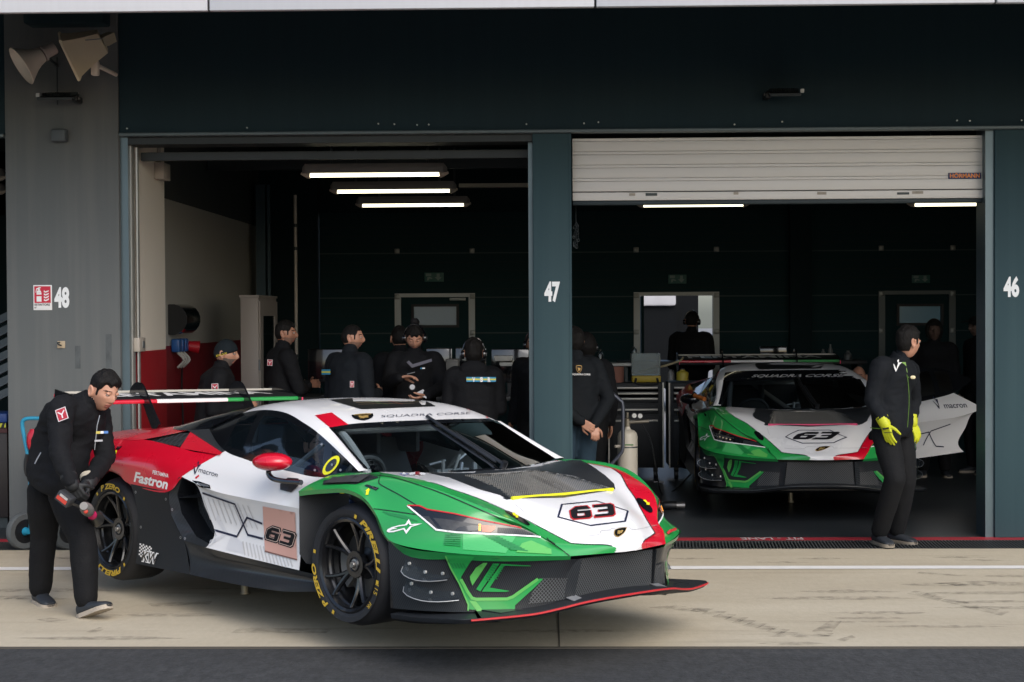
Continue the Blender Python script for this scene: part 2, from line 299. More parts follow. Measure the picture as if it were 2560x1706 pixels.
for (a, c), (h0, h1) in (((bx(800), bx(1500)), holes[0]), ((bx(1500), bx(1972)), holes[1]), ((bx(2026), 5.9), holes[2])):
    d = MB(); d.box((a, BACK, 0), (h0, BACK+.05, bz(530))).box((h1, BACK, 0), (c, BACK+.05, bz(530))).box((h0, BACK, ztop_d), (h1, BACK+.05, bz(530)))
    sd = build('sectional_door', d, bw, bl, OB)
    g = MB()
    for k, z in enumerate(np.arange(.2, bz(530), .12)):
        big = abs(z-bz(627)) < .06 or abs(z-bz(741)) < .06 or abs(z-bz(832)) < .06
        for s0, s1 in ((a, h0), (h1, c)) if z < ztop_d else ((a, c),): g.box((s0, BACK-(.004 if big else .0015), z), (s1, BACK+.001, z+(.016 if big else .006)), 1 if big else 0)
    build('groove', g, [bwl, mat('groove_edge', (.035, .055, .058), .7)], sd, OB, smooth=False)
    for u in (h0-.05, h1+.05):
        for v in (627, 741, 832): build('hinge', MB().box((u-.035, BACK-.03, bz(v)-.035), (u+.035, BACK-.003, bz(v)+.035), bev=.008), mat('zinc_hinge', (.2, .21, .2), .4, metal=.6), sd, OB)
def wicket(i, dark=1.0):
    h0, h1 = holes[i]; f = MB(); w = .085
    f.box((h0-w, BACK-.025, 0), (h0, BACK+.06, ztop_d+.0)).box((h1, BACK-.025, 0), (h1+w, BACK+.06, ztop_d)).box((h0-w, BACK-.025, ztop_d), (h1+w, BACK+.06, ztop_d+.05))
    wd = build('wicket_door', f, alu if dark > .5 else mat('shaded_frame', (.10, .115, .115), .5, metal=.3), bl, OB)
    return wd
w1 = wicket(0); wx0, wx1, wz0, wz1 = bx(1035), bx(1141), bz(812), bz(766)
lf = MB(); h0, h1 = holes[0]
lf.box((h0, BACK+.005, 0), (wx0-.02, BACK+.04, ztop_d)).box((wx1+.02, BACK+.005, 0), (h1, BACK+.04, ztop_d)).box((wx0-.02, BACK+.005, 0), (wx1+.02, BACK+.04, wz0-.02)).box((wx0-.02, BACK+.005, wz1+.02), (wx1+.02, BACK+.04, ztop_d))
build('door_leaf', lf, bw, w1, OB); build('door_closer', MB().box((bx(1125), BACK-.06, bz(751)), (bx(1165), BACK-.028, bz(744)), bev=.006), alu, w1, OB)
def wframe(parent, x0, x1, z0, z1, m):
    f = MB(); y0, y1 = BACK-.02, BACK+.045
    f.box((x0-.035, y0, z0-.035), (x1+.035, y1, z0)).box((x0-.035, y0, z1), (x1+.035, y1, z1+.035)).box((x0-.035, y0, z0), (x0, y1, z1)).box((x1, y0, z0), (x1+.035, y1, z1))
    build('window_frame', f, mat('black_rubber', (.012, .012, .013), .6), parent, OB); build('pane', MB().box((x0, BACK+.02, z0), (x1, BACK+.026, z1)), m, parent, OB)
frost = glassmat('frosted_pane', (.5, .6, .66), .35, .25); frost2 = glassmat('blue_pane', (.08, .25, .36), .75, .25)
wframe(w1, wx0, wx1, wz0, wz1, frost)
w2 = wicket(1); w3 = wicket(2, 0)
lf = MB(); h0, h1 = holes[2]; wx0, wx1, wz0, wz1 = bx(2248), bx(2352), bz(813), bz(772)
lf.box((h0, BACK+.005, 0), (wx0-.02, BACK+.04, ztop_d)).box((wx1+.02, BACK+.005, 0), (h1, BACK+.04, ztop_d)).box((wx0-.02, BACK+.005, 0), (wx1+.02, BACK+.04, wz0-.02)).box((wx0-.02, BACK+.005, wz1+.02), (wx1+.02, BACK+.04, ztop_d))
build('door_leaf', lf, bw, w3, OB); wframe(w3, wx0, wx1, wz0, wz1, frost2)
# open leaf of the middle wicket, swung outwards
h0, h1 = holes[1]; build('door_leaf', MB().box((h0+.02, BACK+.08, 0), (h0+.06, BACK+1.0, ztop_d)), bw, w2, OB)
# shutter guides
gd = mat('guide_rail', (.10, .14, .16), .35, metal=.5); gl = mat('bright_rail', (.42, .42, .40), .35, metal=.6)
build('shutter_guide', MB().box((xL1, F+.02, 0), (fx(322), F+.18, z_lin), 0).box((fx(322), F+.08, 0), (fx(325), F+.17, z_lin), 1).box((fx(331), F+.15, .0), (fx(335), F+.2, z_lin-.1), 1), [gd, gl], bl, OB)
build('shutter_guide', MB().box((fx(2466), F+.03, 0), (fx(2487), F+.3, z_lin)), gd, bl, OB)
build('shutter_guide', MB().box((fx(1322), F+.1, 0), (fx(1333), F+.3, z_lin)), gd, bl, OB)
build('shutter_housing', MB().box((xL1, F+.03, z_lin-.09), (fx(1333), F+.3, z_lin-.03)).box((xL1+.1, F+.3, z_lin-.2), (fx(1333), F+.36, z_lin-.13)), mat('dark_steel', (.025, .03, .032), .5, metal=.4), bl, OB)
# half lowered white shutter of garage 46
YS = F+.12; sx0, sx1 = fx(1431, 400, YS), fx(2466, 400, YS); zt, zb = fz(344, 1950, YS), fz(500, 1950, YS)
sm = MB(); n = 4; hs = (zt-zb-.075)/n*1.0
for k in range(n):
    a = zb+.075+k*hs; sm.box((sx0, YS, a+.006), (sx1, YS+.05, a+hs-.022), bev=.003); sm.box((sx0, YS+.001, a+hs-.020), (sx1, YS+.05, a+hs+.004), bev=.002)
sm.box((sx0, YS-.006, zb+.004), (sx1, YS+.05, zb+.073), bev=.006)
sh = build('roller_shutter', sm, mat('white_lacquer', (.66, .63, .595), .42, var=.04, vs=2, stretch=(.5, 1, 4)), bl, OB)
build('bottom_seal', MB().box((sx0, YS, zb-.035), (sx1, YS+.05, zb+.003), bev=.01), mat('teal_rubber', (.018, .03, .036), .6), sh, OB)
def onS(u, v): q = onY(u, v, YS-.009); return q
pm = MB(); a, c = onS(2371, 448), onS(2453, 432); pm.box((a[0], YS-.009, a[2]), (c[0], YS-.002, c[2]), bev=.003)
pt_ = build('maker_plate', pm, mat('navy_plate', (.012, .035, .11), .35), sh, OB); wm = MB(); word(wm, 'HÖRMANN', (a[0]+.012, YS-.0105, a[2]+.010), (1, 0, 0), (0, 0, 1), width=(c[0]-a[0])-.024, height=.034, bold=.03)
tag(build('plate_lettering', wm, mat('orange_ink', (.75, .22, .03), .5), sh, OB, smooth=False))
for u0, u1, v0, v1, c in ((1614, 1643, 483, 490, 0), (2243, 2273, 481, 487, 0), (1573, 1588, 483, 490, 1), (1834, 1846, 480, 487, 1), (2043, 2066, 480, 487, 1), (2281, 2308, 478, 485, 1)):
    a, d = onY(u0, v1, YS-.009), onY(u1, v0, YS-.009); build('tape_patch', MB().box((a[0], YS-.0095, a[2]), (d[0], YS-.006, d[2])), [mat('black_tape', (.02, .03, .03), .5), mat('old_tape', (.33, .29, .24), .8, var=.3, vs=40)][c], sh, OB)
# numbers on the pillars (part of the building)
wn = mat('white_vinyl', (.80, .82, .83), .5, var=.03)
for s, u0, u1, v0, v1, par, y in (('48', 136, 173, 721, 767, P48, F-.033), ('47', 1361, 1400, 707, 752, P47, F-.003), ('46', 2509, 2548, 695, 740, P46, F-.003)):
    a, c = onY(u0, v1, y), onY(u1, v0, y); m = MB(); word(m, s, a, (1, 0, 0), (0, 0, 1), width=c[0]-a[0], height=(c[2]-a[2])/1.0, bold=.045); build('bay_number', m, wn, par, OB, smooth=False)
# ================================================================== racing cars
CARM = [None]
def car_matrix(X, Y, Z, th, pc, ro):
    fw = np.array([math.cos(th)*math.cos(pc), math.sin(th)*math.cos(pc), math.sin(pc)]); lf = np.array([-math.sin(th), math.cos(th), 0]); up = np.cross(fw, lf)
    l2, u2 = lf*math.cos(ro)+up*math.sin(ro), up*math.cos(ro)-lf*math.sin(ro)
    return Matrix(((fw[0], l2[0], u2[0], X), (fw[1], l2[1], u2[1], Y), (fw[2], l2[2], u2[2], CAMZ+Z), (0, 0, 0, 1)))
CAR1 = car_matrix(-.41613, 9.08843, -1.408717, -.791271, .0283002, -.022914)
CAR2 = car_matrix(2.441, 14.709, -1.402, math.radians(-90.8), math.radians(.45), math.radians(.116))
def hermite(P, m):
    """cubic through control rows along axis 0, chord-length spaced"""
    P = np.asarray(P, float); k = len(P)
    if k == 2: t = np.linspace(0, 1, m+1).reshape(-1, *([1]*(P.ndim-1))); return P[0]*(1-t)+P[1]*t
    d = np.linalg.norm(np.diff(P, axis=0), axis=-1); d = d.reshape(k-1, -1).mean(1)+1e-6; T = np.zeros_like(P); sl = [(P[i+1]-P[i])/d[i] for i in range(k-1)]
    for i in range(k):
        if i == 0: T[i] = sl[0]*1.25-(sl[1]*.25)
        elif i == k-1: T[i] = sl[-1]*1.25-sl[-2]*.25
        else: T[i] = (sl[i-1]*d[i]+sl[i]*d[i-1])/(d[i]+d[i-1])
    out = []
    for i in range(k-1):
        for j in range(m):
            t = j/m; h00 = 2*t**3-3*t*t+1; h10 = t**3-2*t*t+t; h01 = -2*t**3+3*t*t; h11 = t**3-t*t
            out.append(h00*P[i]+h10*d[i]*T[i]+h01*P[i+1]+h11*d[i]*T[i+1])
    out.append(P[-1]); return np.array(out)
def surf(rows, mu=6, mv=6):
    A = hermite(np.array(rows, float), mu); B = hermite(np.swapaxes(A, 0, 1), mv); return np.swapaxes(B, 0, 1)
def grid(mb, G, mi=0, side=1, pick=None):
    """add a grid of points; side=-1 puts it on the car's right"""
    R, C = G.shape[:2]; V = G.reshape(-1, 3).copy(); V[:, 1] *= side; o = []
    fs = [(i*C+j, (i+1)*C+j, (i+1)*C+j+1, i*C+j+1) for i in range(R-1) for j in range(C-1)]
    if pick is None: mb.add(V, fs, mi)
    else:
        o0 = len(mb.v); mb.v += [tuple(v) for v in V]
        for f in fs: mb.f.append(tuple(o0+a for a in f)); mb.mi.append(pick(V[list(f)].mean(0)))
    return mb
def lin(rows, m=3): A = np.array(rows, float); B = np.array([[A[i]+(A[i+1]-A[i])*t/m for t in range(m)] for i in range(len(A)-1)]).reshape(-1, *A.shape[1:]); return np.concatenate([B, A[-1:]])
# decal source regions of the photograph that the markings were read from: name -> (x0, y0, scale)
CROP = dict(A=(200, 940, 2.904), B=(740, 960, 2.614), C=(1160, 960, 2.614), W=(280, 960, 3.795), V=(780, 960, 3.361), T=(700, 1200, 3.92), N=(1200, 1320, 3.922), R=(200, 1150, 4.48), E=(780, 1170, 3.922), Q=(240, 1000, 5.8825), G=(960, 1340, 5.602))
def P_(c, pts): a = CROP[c]; return [(a[0]+x/a[2], a[1]+y/a[2]) for x, y in pts]
def inside(p, rings):
    c = False
    for r in rings:
        n = len(r)
        for i in range(n):
            a, b = r[i], r[(i+1) % n]
            if (a[1] > p[1]) != (b[1] > p[1]) and p[0] < (b[0]-a[0])*(p[1]-a[1])/(b[1]-a[1])+a[0]: c = not c
    return c
def tri2d(rings, step):
    V = []; E = []
    for r in rings:
        o = len(V); q = []
        for i in range(len(r)):
            a, b = np.array(r[i], float), np.array(r[(i+1) % len(r)], float); k = max(1, int(np.linalg.norm(b-a)/step))
            q += [a+(b-a)*t/k for t in range(k)]
        V += q; E += [(o+i, o+(i+1) % len(q)) for i in range(len(q))]
    A = np.array(V); lo, hi = A.min(0), A.max(0)
    for x in np.arange(lo[0]+step/2, hi[0], step):
        for y in np.arange(lo[1]+step/2, hi[1], step):
            if inside((x, y), rings) and np.min(np.hypot(*(A-[x, y]).T)) > step*.35: V.append(np.array([x, y]))
    r = delaunay_2d_cdt([Vector(v) for v in V], E, [], 0, 1e-6); v2 = [tuple(v) for v in r[0]]
    fs = [f for f in r[2] if inside(np.mean([v2[i] for i in f], 0), rings)]
    return v2, fs
class Caster:
    """drops flat outlines onto the bodywork; kind 'photo' sights along the solved camera, 'side'/'top'/'front' along a body axis"""
    def __init__(s, bvh): s.b = bvh; s.inv = CAR1.inverted(); s.o = s.inv @ Vector((0, 0, CAMZ))
    def hit(s, p, kind):
        if kind == 'photo': d = (s.inv.to_3x3() @ Vector(ray(*p))).normalized(); o = s.o
        elif kind == 'right': o = Vector((p[0], -3, p[1])); d = Vector((0, 1, 0))
        elif kind == 'left': o = Vector((p[0], 3, p[1])); d = Vector((0, -1, 0))
        elif kind == 'top': o = Vector((p[0], p[1], 3)); d = Vector((0, 0, -1))
        elif kind == 'wheel': return Vector((p[0], -1, p[1])), Vector((0, -1, 0))
        h = s.b.ray_cast(o, d)
        if h[0] is None: return None
        n = h[1]
        if n.dot(d) > 0: n = -n
        return h[0], n, d
    def poly(s, mb, rings, mi=0, kind='photo', lift=.0025, step=None, thick=0, side=1):
        if not isinstance(rings[0][0], (tuple, list, np.ndarray)): rings = [rings]
        step = step or (9 if kind == 'photo' else .03); v2, fs = tri2d(rings, step); s.put(mb, v2, fs, mi, kind, lift, side)
    def put(s, mb, v2, fs, mi, kind, lift, side=1):
        hs = [s.hit(p, kind) for p in v2]; ok = [h is not None for h in hs]; vs = []
        for h in hs:
            if h is None: vs.append((0, 0, 0)); continue
            q = h[0]+h[1]*lift; vs.append((q.x, q.y*side, q.z))
        good = []
        for f in fs:
            if not all(ok[i] for i in f): continue
            if max((Vector(vs[f[i]])-Vector(vs[f[i-1]])).length for i in range(len(f))) > (.22 if kind == 'photo' else .3): continue
            good.append(f)
        used = sorted({i for f in good for i in f}); mp = {k: i for i, k in enumerate(used)}
        mb.add([vs[i] for i in used], [tuple(mp[i] for i in f) for f in good], mi)
    def line(s, mb, pts, w, mi=0, kind='photo', lift=.003, curve=True, side=1, closed=False):
        P = smooth_curve(pts, 8) if curve else [np.array(p, float) for p in pts]
        if closed: P = P+[P[0]]
        Q = [P[0]]
        for a, b in zip(P[:-1], P[1:]):
            st = 7 if kind == 'photo' else .025; k = max(1, int(np.linalg.norm(b-a)/st)); Q += [a+(b-a)*t/k for t in range(1, k+1)]
        H = [s.hit(p, kind) for p in Q]; H = [h for h in H if h is not None]
        for a, b in zip(H[:-1], H[1:]):
            d = b[0]-a[0]
            if d.length < 1e-6 or d.length > .15: continue
            t0 = d.cross(a[1]).normalized()*w/2; t1 = d.cross(b[1]).normalized()*w/2; e = d.normalized()*w*.25
            mb.add([((q.x, q.y*side, q.z)) for q in (a[0]+t0-e+a[1]*lift, b[0]+t1+e+b[1]*lift, b[0]-t1+e+b[1]*lift, a[0]-t0-e+a[1]*lift)], [(0, 1, 2, 3)], mi)
    def text(s, mb, word_, p0, p1, p2, mi=0, kind='photo', bold=0.0, shear=0.0, lift=.003, maxe=None):
        """word in the parallelogram p0 (baseline start), p1 (baseline end), p2 (cap top over the start)"""
        v, f = text_tris(word_, bold, shear); w = v[:, 0].max(); p0, p1, p2 = [np.array(p, float) for p in (p0, p1, p2)]
        s.put(mb, [tuple(p0+(p1-p0)*(a/w)+(p2-p0)*b) for a, b in v], f, mi, kind, lift)
    def shape(s, mb, rings, p0, p1, p2, mi=0, kind='photo', lift=.003):
        p0, p1, p2 = [np.array(p, float) for p in (p0, p1, p2)]
        s.poly(mb, [[tuple(p0+(p1-p0)*a+(p2-p0)*b) for a, b in r] for r in rings], mi, kind, lift)
# --- paint
green = mat('green_paint', (.018, .29, .062), .30, coat=.6, var=.04, vs=1.2, rv=.05); lgreen = mat('light_green_film', (.10, .42, .09), .32, coat=.6, var=.04, rv=.05); dgreen = mat('green_undercut_shade', (.012, .19, .045), .32, coat=.5, var=.03, rv=.05)
white = mat('white_paint', (.755, .75, .745), .26, coat=.6, var=.02, vs=1.5, rv=.04); red = mat('red_paint', (.56, .004, .022), .28, coat=.6, var=.04, rv=.05)
lgrey = mat('pale_grey_film', (.50, .49, .48), .35, coat=.3, var=.04); carbon = weave('carbon_twill', (.010, .012, .015), (.036, .040, .044), 42, .30); carbonm = weave('carbon_matt', (.012, .014, .017), (.026, .029, .033), 48, .50, coat=0, spec=.2)
black = mat('satin_black', (.010, .011, .013), .38, var=.1); gblack = mat('gloss_black', (.006, .007, .009), .12, coat=.6, var=0); navy = mat('navy_ink', (.008, .012, .04), .4, var=0)
rub = mat('tyre_rubber', (.012, .013, .016), .62, var=.2, vs=6); tyel = mat('tyre_yellow', (.62, .40, .03), .6, var=.1, vs=30); rimm = mat('rim_black', (.006, .0065, .008), .30, coat=.35, var=.1)
steel = mat('brushed_steel', (.30, .29, .28), .42, metal=.9, var=.1); yel = mat('yellow_film', (.78, .74, .015), .4, var=.02); vinylw = mat('white_film', (.78, .78, .78), .4, var=.02); pink = mat('pale_pink_panel', (.60, .335, .27), .5, var=.06, vs=5, stretch=(1, 1, .3))
silver = mat('silver_detail', (.34, .35, .36), .35, metal=.5); gold = mat('gold_ink', (.50, .33, .10), .4, metal=.4, var=0); orange = mat('amber_lens', (.30, .055, .008), .2, coat=.5, var=.3, vs=60); ledm = mat('amber_led', (.9, .3, .02), .4, emit=(1, .32, .03), es=3.0)
redline = mat('red_edge_film', (.48, .015, .02), .4, var=0); cherry = mat('pink_edge_film', (.50, .015, .10), .4, var=0); grille = meshmat('wire_grille', (.085, .09, .095), (.004, .005, .006), 120, .26, ax=(1, 2)); honey = meshmat('honeycomb_grille', (.03, .034, .036), (.004, .005, .006), 60, .28, ax=(0, 2))
wsglass = glassmat('windscreen_glass', (.012, .016, .02), .08, .02); sdglass = glassmat('side_glass', (.010, .016, .022), .30, .03); intr = mat('interior_black', (.075, .08, .085), .6, var=.2); cage = mat('roll_cage_grey', (.42, .42, .41), .45, var=.05)
clear = glassmat('clear_plastic', (.10, .12, .14), .20, .05); stripeg = mat('film_stripe_green', (.014, .20, .05), .35, coat=.4, var=0)  # the green is for printed stripes of the film
hood_rows = [
 [(.05, 0, .475), (.03, .35, .482), (-.06, .70, .500), (-.08, .775, .497)], [(.25, 0, .455), (.25, .36, .468), (.22, .745, .487), (.20, .80, .482)],
 [(.45, 0, .425), (.45, .36, .440), (.43, .725, .463), (.41, .80, .457)], [(.60, 0, .395), (.60, .34, .408), (.57, .66, .418), (.60, .75, .408)],
 [(.75, 0, .358), (.75, .30, .365), (.74, .55, .345), (.775, .68, .353)], [(.92, 0, .295), (.92, .25, .300), (.89, .46, .270), (.90, .59, .287)],
 [(1.06, 0, .230), (1.06, .20, .230), (1.00, .395, .208), (1.007, .475, .200)], [(1.16, 0, .165), (1.155, .15, .165), (1.12, .30, .148), (1.085, .435, .153)],
 [(1.215, 0, .120), (1.21, .10, .120), (1.195, .17, .118), (1.13, .395, .108)], [(1.222, 0, .092), (1.220, .05, .092), (1.213, .10, .092), (1.143, .385, .092)]]
fend = [
 [(-.22, .76, .502), (-.08, .775, .497), (.20, .80, .482), (.41, .80, .457), (.60, .75, .408), (.775, .68, .353), (.90, .59, .287), (1.007, .475, .200), (1.143, .385, .094)],
 [(-.32, .86, .478), (-.15, .87, .495), (.10, .87, .498), (.28, .862, .482), (.45, .845, .450), (.60, .80, .398), (.76, .735, .328), (.925, .55, .235), (1.145, .383, .0935)],
 [(-.40, .945, .430), (-.20, .945, .452), (.05, .945, .447), (.22, .95, .397), (.36, .955, .338), (.50, .935, .282), (.66, .878, .240), (.905, .64, .190), (1.146, .381, .093)],
 [(-.44, 1.0, .388), (-.22, 1.0, .410), (.05, 1.0, .418), (.20, 1.005, .374), (.30, 1.01, .294), (.365, 1.01, .199), (.45, 1.003, .158), (.825, .862, .120), (1.147, .379, .0925)]]
lipr = [(-.44, .992, .360), (-.22, .992, .386), (.05, .992, .395), (.185, .997, .355), (.28, 1.0, .280), (.343, 1.0, .190), (.44, .99, .125), (.815, .845, .087), (1.137, .375, .072)]
fas_top = [(.388, 1.005, .165), (.55, .965, .128), (.71, .905, .112), (.865, .812, .100), (1.01, .632, .090), (1.08, .475, .082), (1.132, .378, .074), (1.14, .30, .07)]
fas_mid = [(.395, 1.0, .0), (.55, .955, .0), (.69, .880, .0), (.79, .80, .0), (.93, .645, .0), (1.03, .50, .0), (1.09, .395, .0), (1.10, .30, .0)]
fas_bot = [(.385, .985, -.195), (.55, .94, -.195), (.69, .865, -.195), (.79, .79, -.195), (.93, .63, -.190), (1.02, .49, -.185), (1.06, .40, -.175), (1.075, .31, -.165)]
door_up = [
 [(-1.49, .818, .578), (-1.25, .83, .535), (-1.0, .84, .503), (-.72, .85, .480), (-.50, .855, .462), (-.30, .845, .465)],
 [(-1.60, .905, .505), (-1.30, .905, .475), (-1.0, .91, .442), (-.75, .915, .420), (-.55, .92, .420), (-.40, .935, .430)],
 [(-1.72, .962, .435), (-1.38, .962, .375), (-1.05, .962, .345), (-.80, .960, .330), (-.62, .96, .335), (-.45, .968, .370)],
 [(-1.755, .978, .412), (-1.40, .982, .345), (-1.08, .980, .318), (-.80, .975, .302), (-.62, .972, .293), (-.475, .970, .285)]]
door_lo = [
 [(-1.755, .978, .412), (-1.40, .982, .345), (-1.08, .980, .318), (-.80, .975, .302), (-.62, .972, .293), (-.475, .970, .285)],
 [(-1.62, .962, .375), (-1.33, .960, .295), (-1.05, .958, .272), (-.80, .957, .258), (-.62, .957, .252), (-.478, .957, .245)],
 [(-1.53, .942, .225), (-1.27, .930, .19), (-1.02, .928, .175), (-.80, .932, .165), (-.62, .94, .16), (-.482, .948, .155)],
 [(-1.42, .945, .06), (-1.21, .935, .05), (-1.0, .935, .04), (-.80, .94, .03), (-.62, .95, .02), (-.484, .957, .015)],
 [(-1.465, .978, -.018), (-1.22, .976, -.033), (-1.0, .974, -.045), (-.80, .970, -.056), (-.62, .968, -.066), (-.484, .966, -.073)]]
dlo = [
 [(-.10, .832, .507), (-.27, .842, .464), (-.50, .855, .462), (-.72, .85, .480), (-1.0, .84, .503), (-1.25, .83, .535), (-1.49, .818, .578), (-1.935, .658, .703)],
 [(-.098, .831, .508), (-.30, .82, .530), (-.55, .815, .590), (-.74, .80, .630), (-1.01, .775, .672), (-1.29, .745, .695), (-1.56, .715, .705), (-1.937, .656, .704)],
 [(-.095, .830, .510), (-.33, .782, .602), (-.60, .757, .722), (-.77, .725, .768), (-1.03, .672, .822), (-1.33, .632, .836), (-1.60, .610, .812), (-1.94, .655, .705)]]
roof_rows = [
 [(-.517, 0, .768), (-.53, .35, .766), (-.55, .55, .759), (-.57, .685, .742), (-.60, .757, .722)], [(-.75, 0, .842), (-.75, .33, .837), (-.745, .537, .826), (-.755, .655, .800), (-.77, .725, .768)],
 [(-1.0, 0, .890), (-1.0, .32, .882), (-1.0, .50, .868), (-1.01, .61, .850), (-1.03, .672, .822)], [(-1.3, 0, .903), (-1.3, .30, .895), (-1.3, .46, .882), (-1.31, .57, .863), (-1.33, .632, .836)],
 [(-1.57, 0, .888), (-1.57, .30, .878), (-1.57, .44, .864), (-1.58, .545, .842), (-1.60, .610, .812)]]
ws_rows = [[(.05, 0, .480), (.03, .35, .487), (-.04, .62, .503), (-.10, .757, .510)], [(-.22, 0, .630), (-.235, .35, .632), (-.29, .56, .622), (-.335, .715, .625)], [(-.517, 0, .768), (-.53, .35, .766), (-.55, .55, .759), (-.57, .685, .742)]]
pil_rows = [[(-.10, .757, .510), (-.335, .715, .625), (-.57, .685, .742)], [(-.085, .80, .512), (-.335, .765, .625), (-.58, .730, .737)], [(-.095, .830, .510), (-.33, .782, .602), (-.60, .757, .722)]]
butt = [[(-1.57, .44, .866), (-1.75, .50, .836), (-1.95, .53, .800), (-2.2, .54, .762), (-2.45, .53, .714)], [(-1.58, .545, .844), (-1.75, .585, .818), (-1.95, .60, .780), (-2.2, .61, .738), (-2.45, .60, .708)], [(-1.60, .610, .812), (-1.75, .635, .770), (-1.94, .655, .705), (-2.13, .70, .689), (-2.45, .68, .695)]]
ecov = [[(-1.57, 0, .886), (-1.57, .25, .88), (-1.57, .44, .864)], [(-1.95, 0, .79), (-1.95, .28, .785), (-1.95, .53, .798)], [(-2.3, 0, .715), (-2.3, .3, .715), (-2.3, .54, .742)]]
deck = [
 [(-2.13, 0, .742), (-2.13, .35, .735), (-2.13, .55, .715), (-2.13, .70, .689)], [(-2.42, 0, .712), (-2.42, .40, .715), (-2.42, .66, .700), (-2.42, .872, .628)],
 [(-2.8, 0, .682), (-2.8, .40, .685), (-2.8, .68, .668), (-2.8, .878, .621)], [(-3.2, 0, .665), (-3.2, .40, .668), (-3.2, .64, .645), (-3.2, .825, .601)], [(-3.38, 0, .66), (-3.38, .4, .66), (-3.38, .62, .635), (-3.36, .78, .585)]]
haunch = [
 [(-1.49, .818, .578), (-1.70, .862, .562), (-1.95, .875, .587), (-2.42, .872, .628), (-2.80, .878, .621), (-3.2, .825, .601), (-3.36, .78, .585)],
 [(-1.60, .905, .505), (-1.80, .950, .490), (-2.05, .975, .497), (-2.45, .990, .530), (-2.80, .978, .540), (-3.15, .90, .52), (-3.34, .82, .48)],
 [(-1.757, .980, .412), (-1.888, .996, .310), (-2.362, 1.0, .335), (-2.52, 1.012, .411), (-2.72, 1.015, .440), (-2.95, 1.0, .395), (-3.12, .96, .30)]]
qlow = [
 [(-2.362, 1.0, .337), (-2.20, 1.0, .328), (-2.05, 1.0, .319), (-1.892, .996, .312)], [(-2.275, 1.0, .17), (-2.12, .99, .168), (-1.98, .98, .165), (-1.875, .975, .16)],
 [(-2.268, 1.0, .0), (-2.08, .985, .0), (-1.90, .978, .0), (-1.735, .972, .004)], [(-2.30, 1.0, -.188), (-2.08, 1.0, -.192), (-1.85, 1.0, -.196), (-1.62, 1.0, -.199)]]
sill = [[(-1.735, .972, .004), (-1.455, .972, -.021), (-.89, .966, -.056), (-.48, .962, -.077), (-.345, .96, -.083)], [(-1.68, .972, -.09), (-1.45, .952, -.11), (-.89, .940, -.125), (-.48, .935, -.13), (-.335, .93, -.13)], [(-1.62, 1.0, -.199), (-1.45, 1.003, -.203), (-.85, 1.010, -.207), (-.45, 1.01, -.19), (-.27, 1.0, -.170)]]
intL = [(-1.782, .979, .408), (-1.900, .990, .306), (-1.878, .980, .16), (-1.735, .975, .004), (-1.462, .980, -.019)]
intR = [(-1.762, .972, .402), (-1.845, .955, .292), (-1.80, .948, .17), (-1.635, .943, .035), (-1.468, .955, .004)]
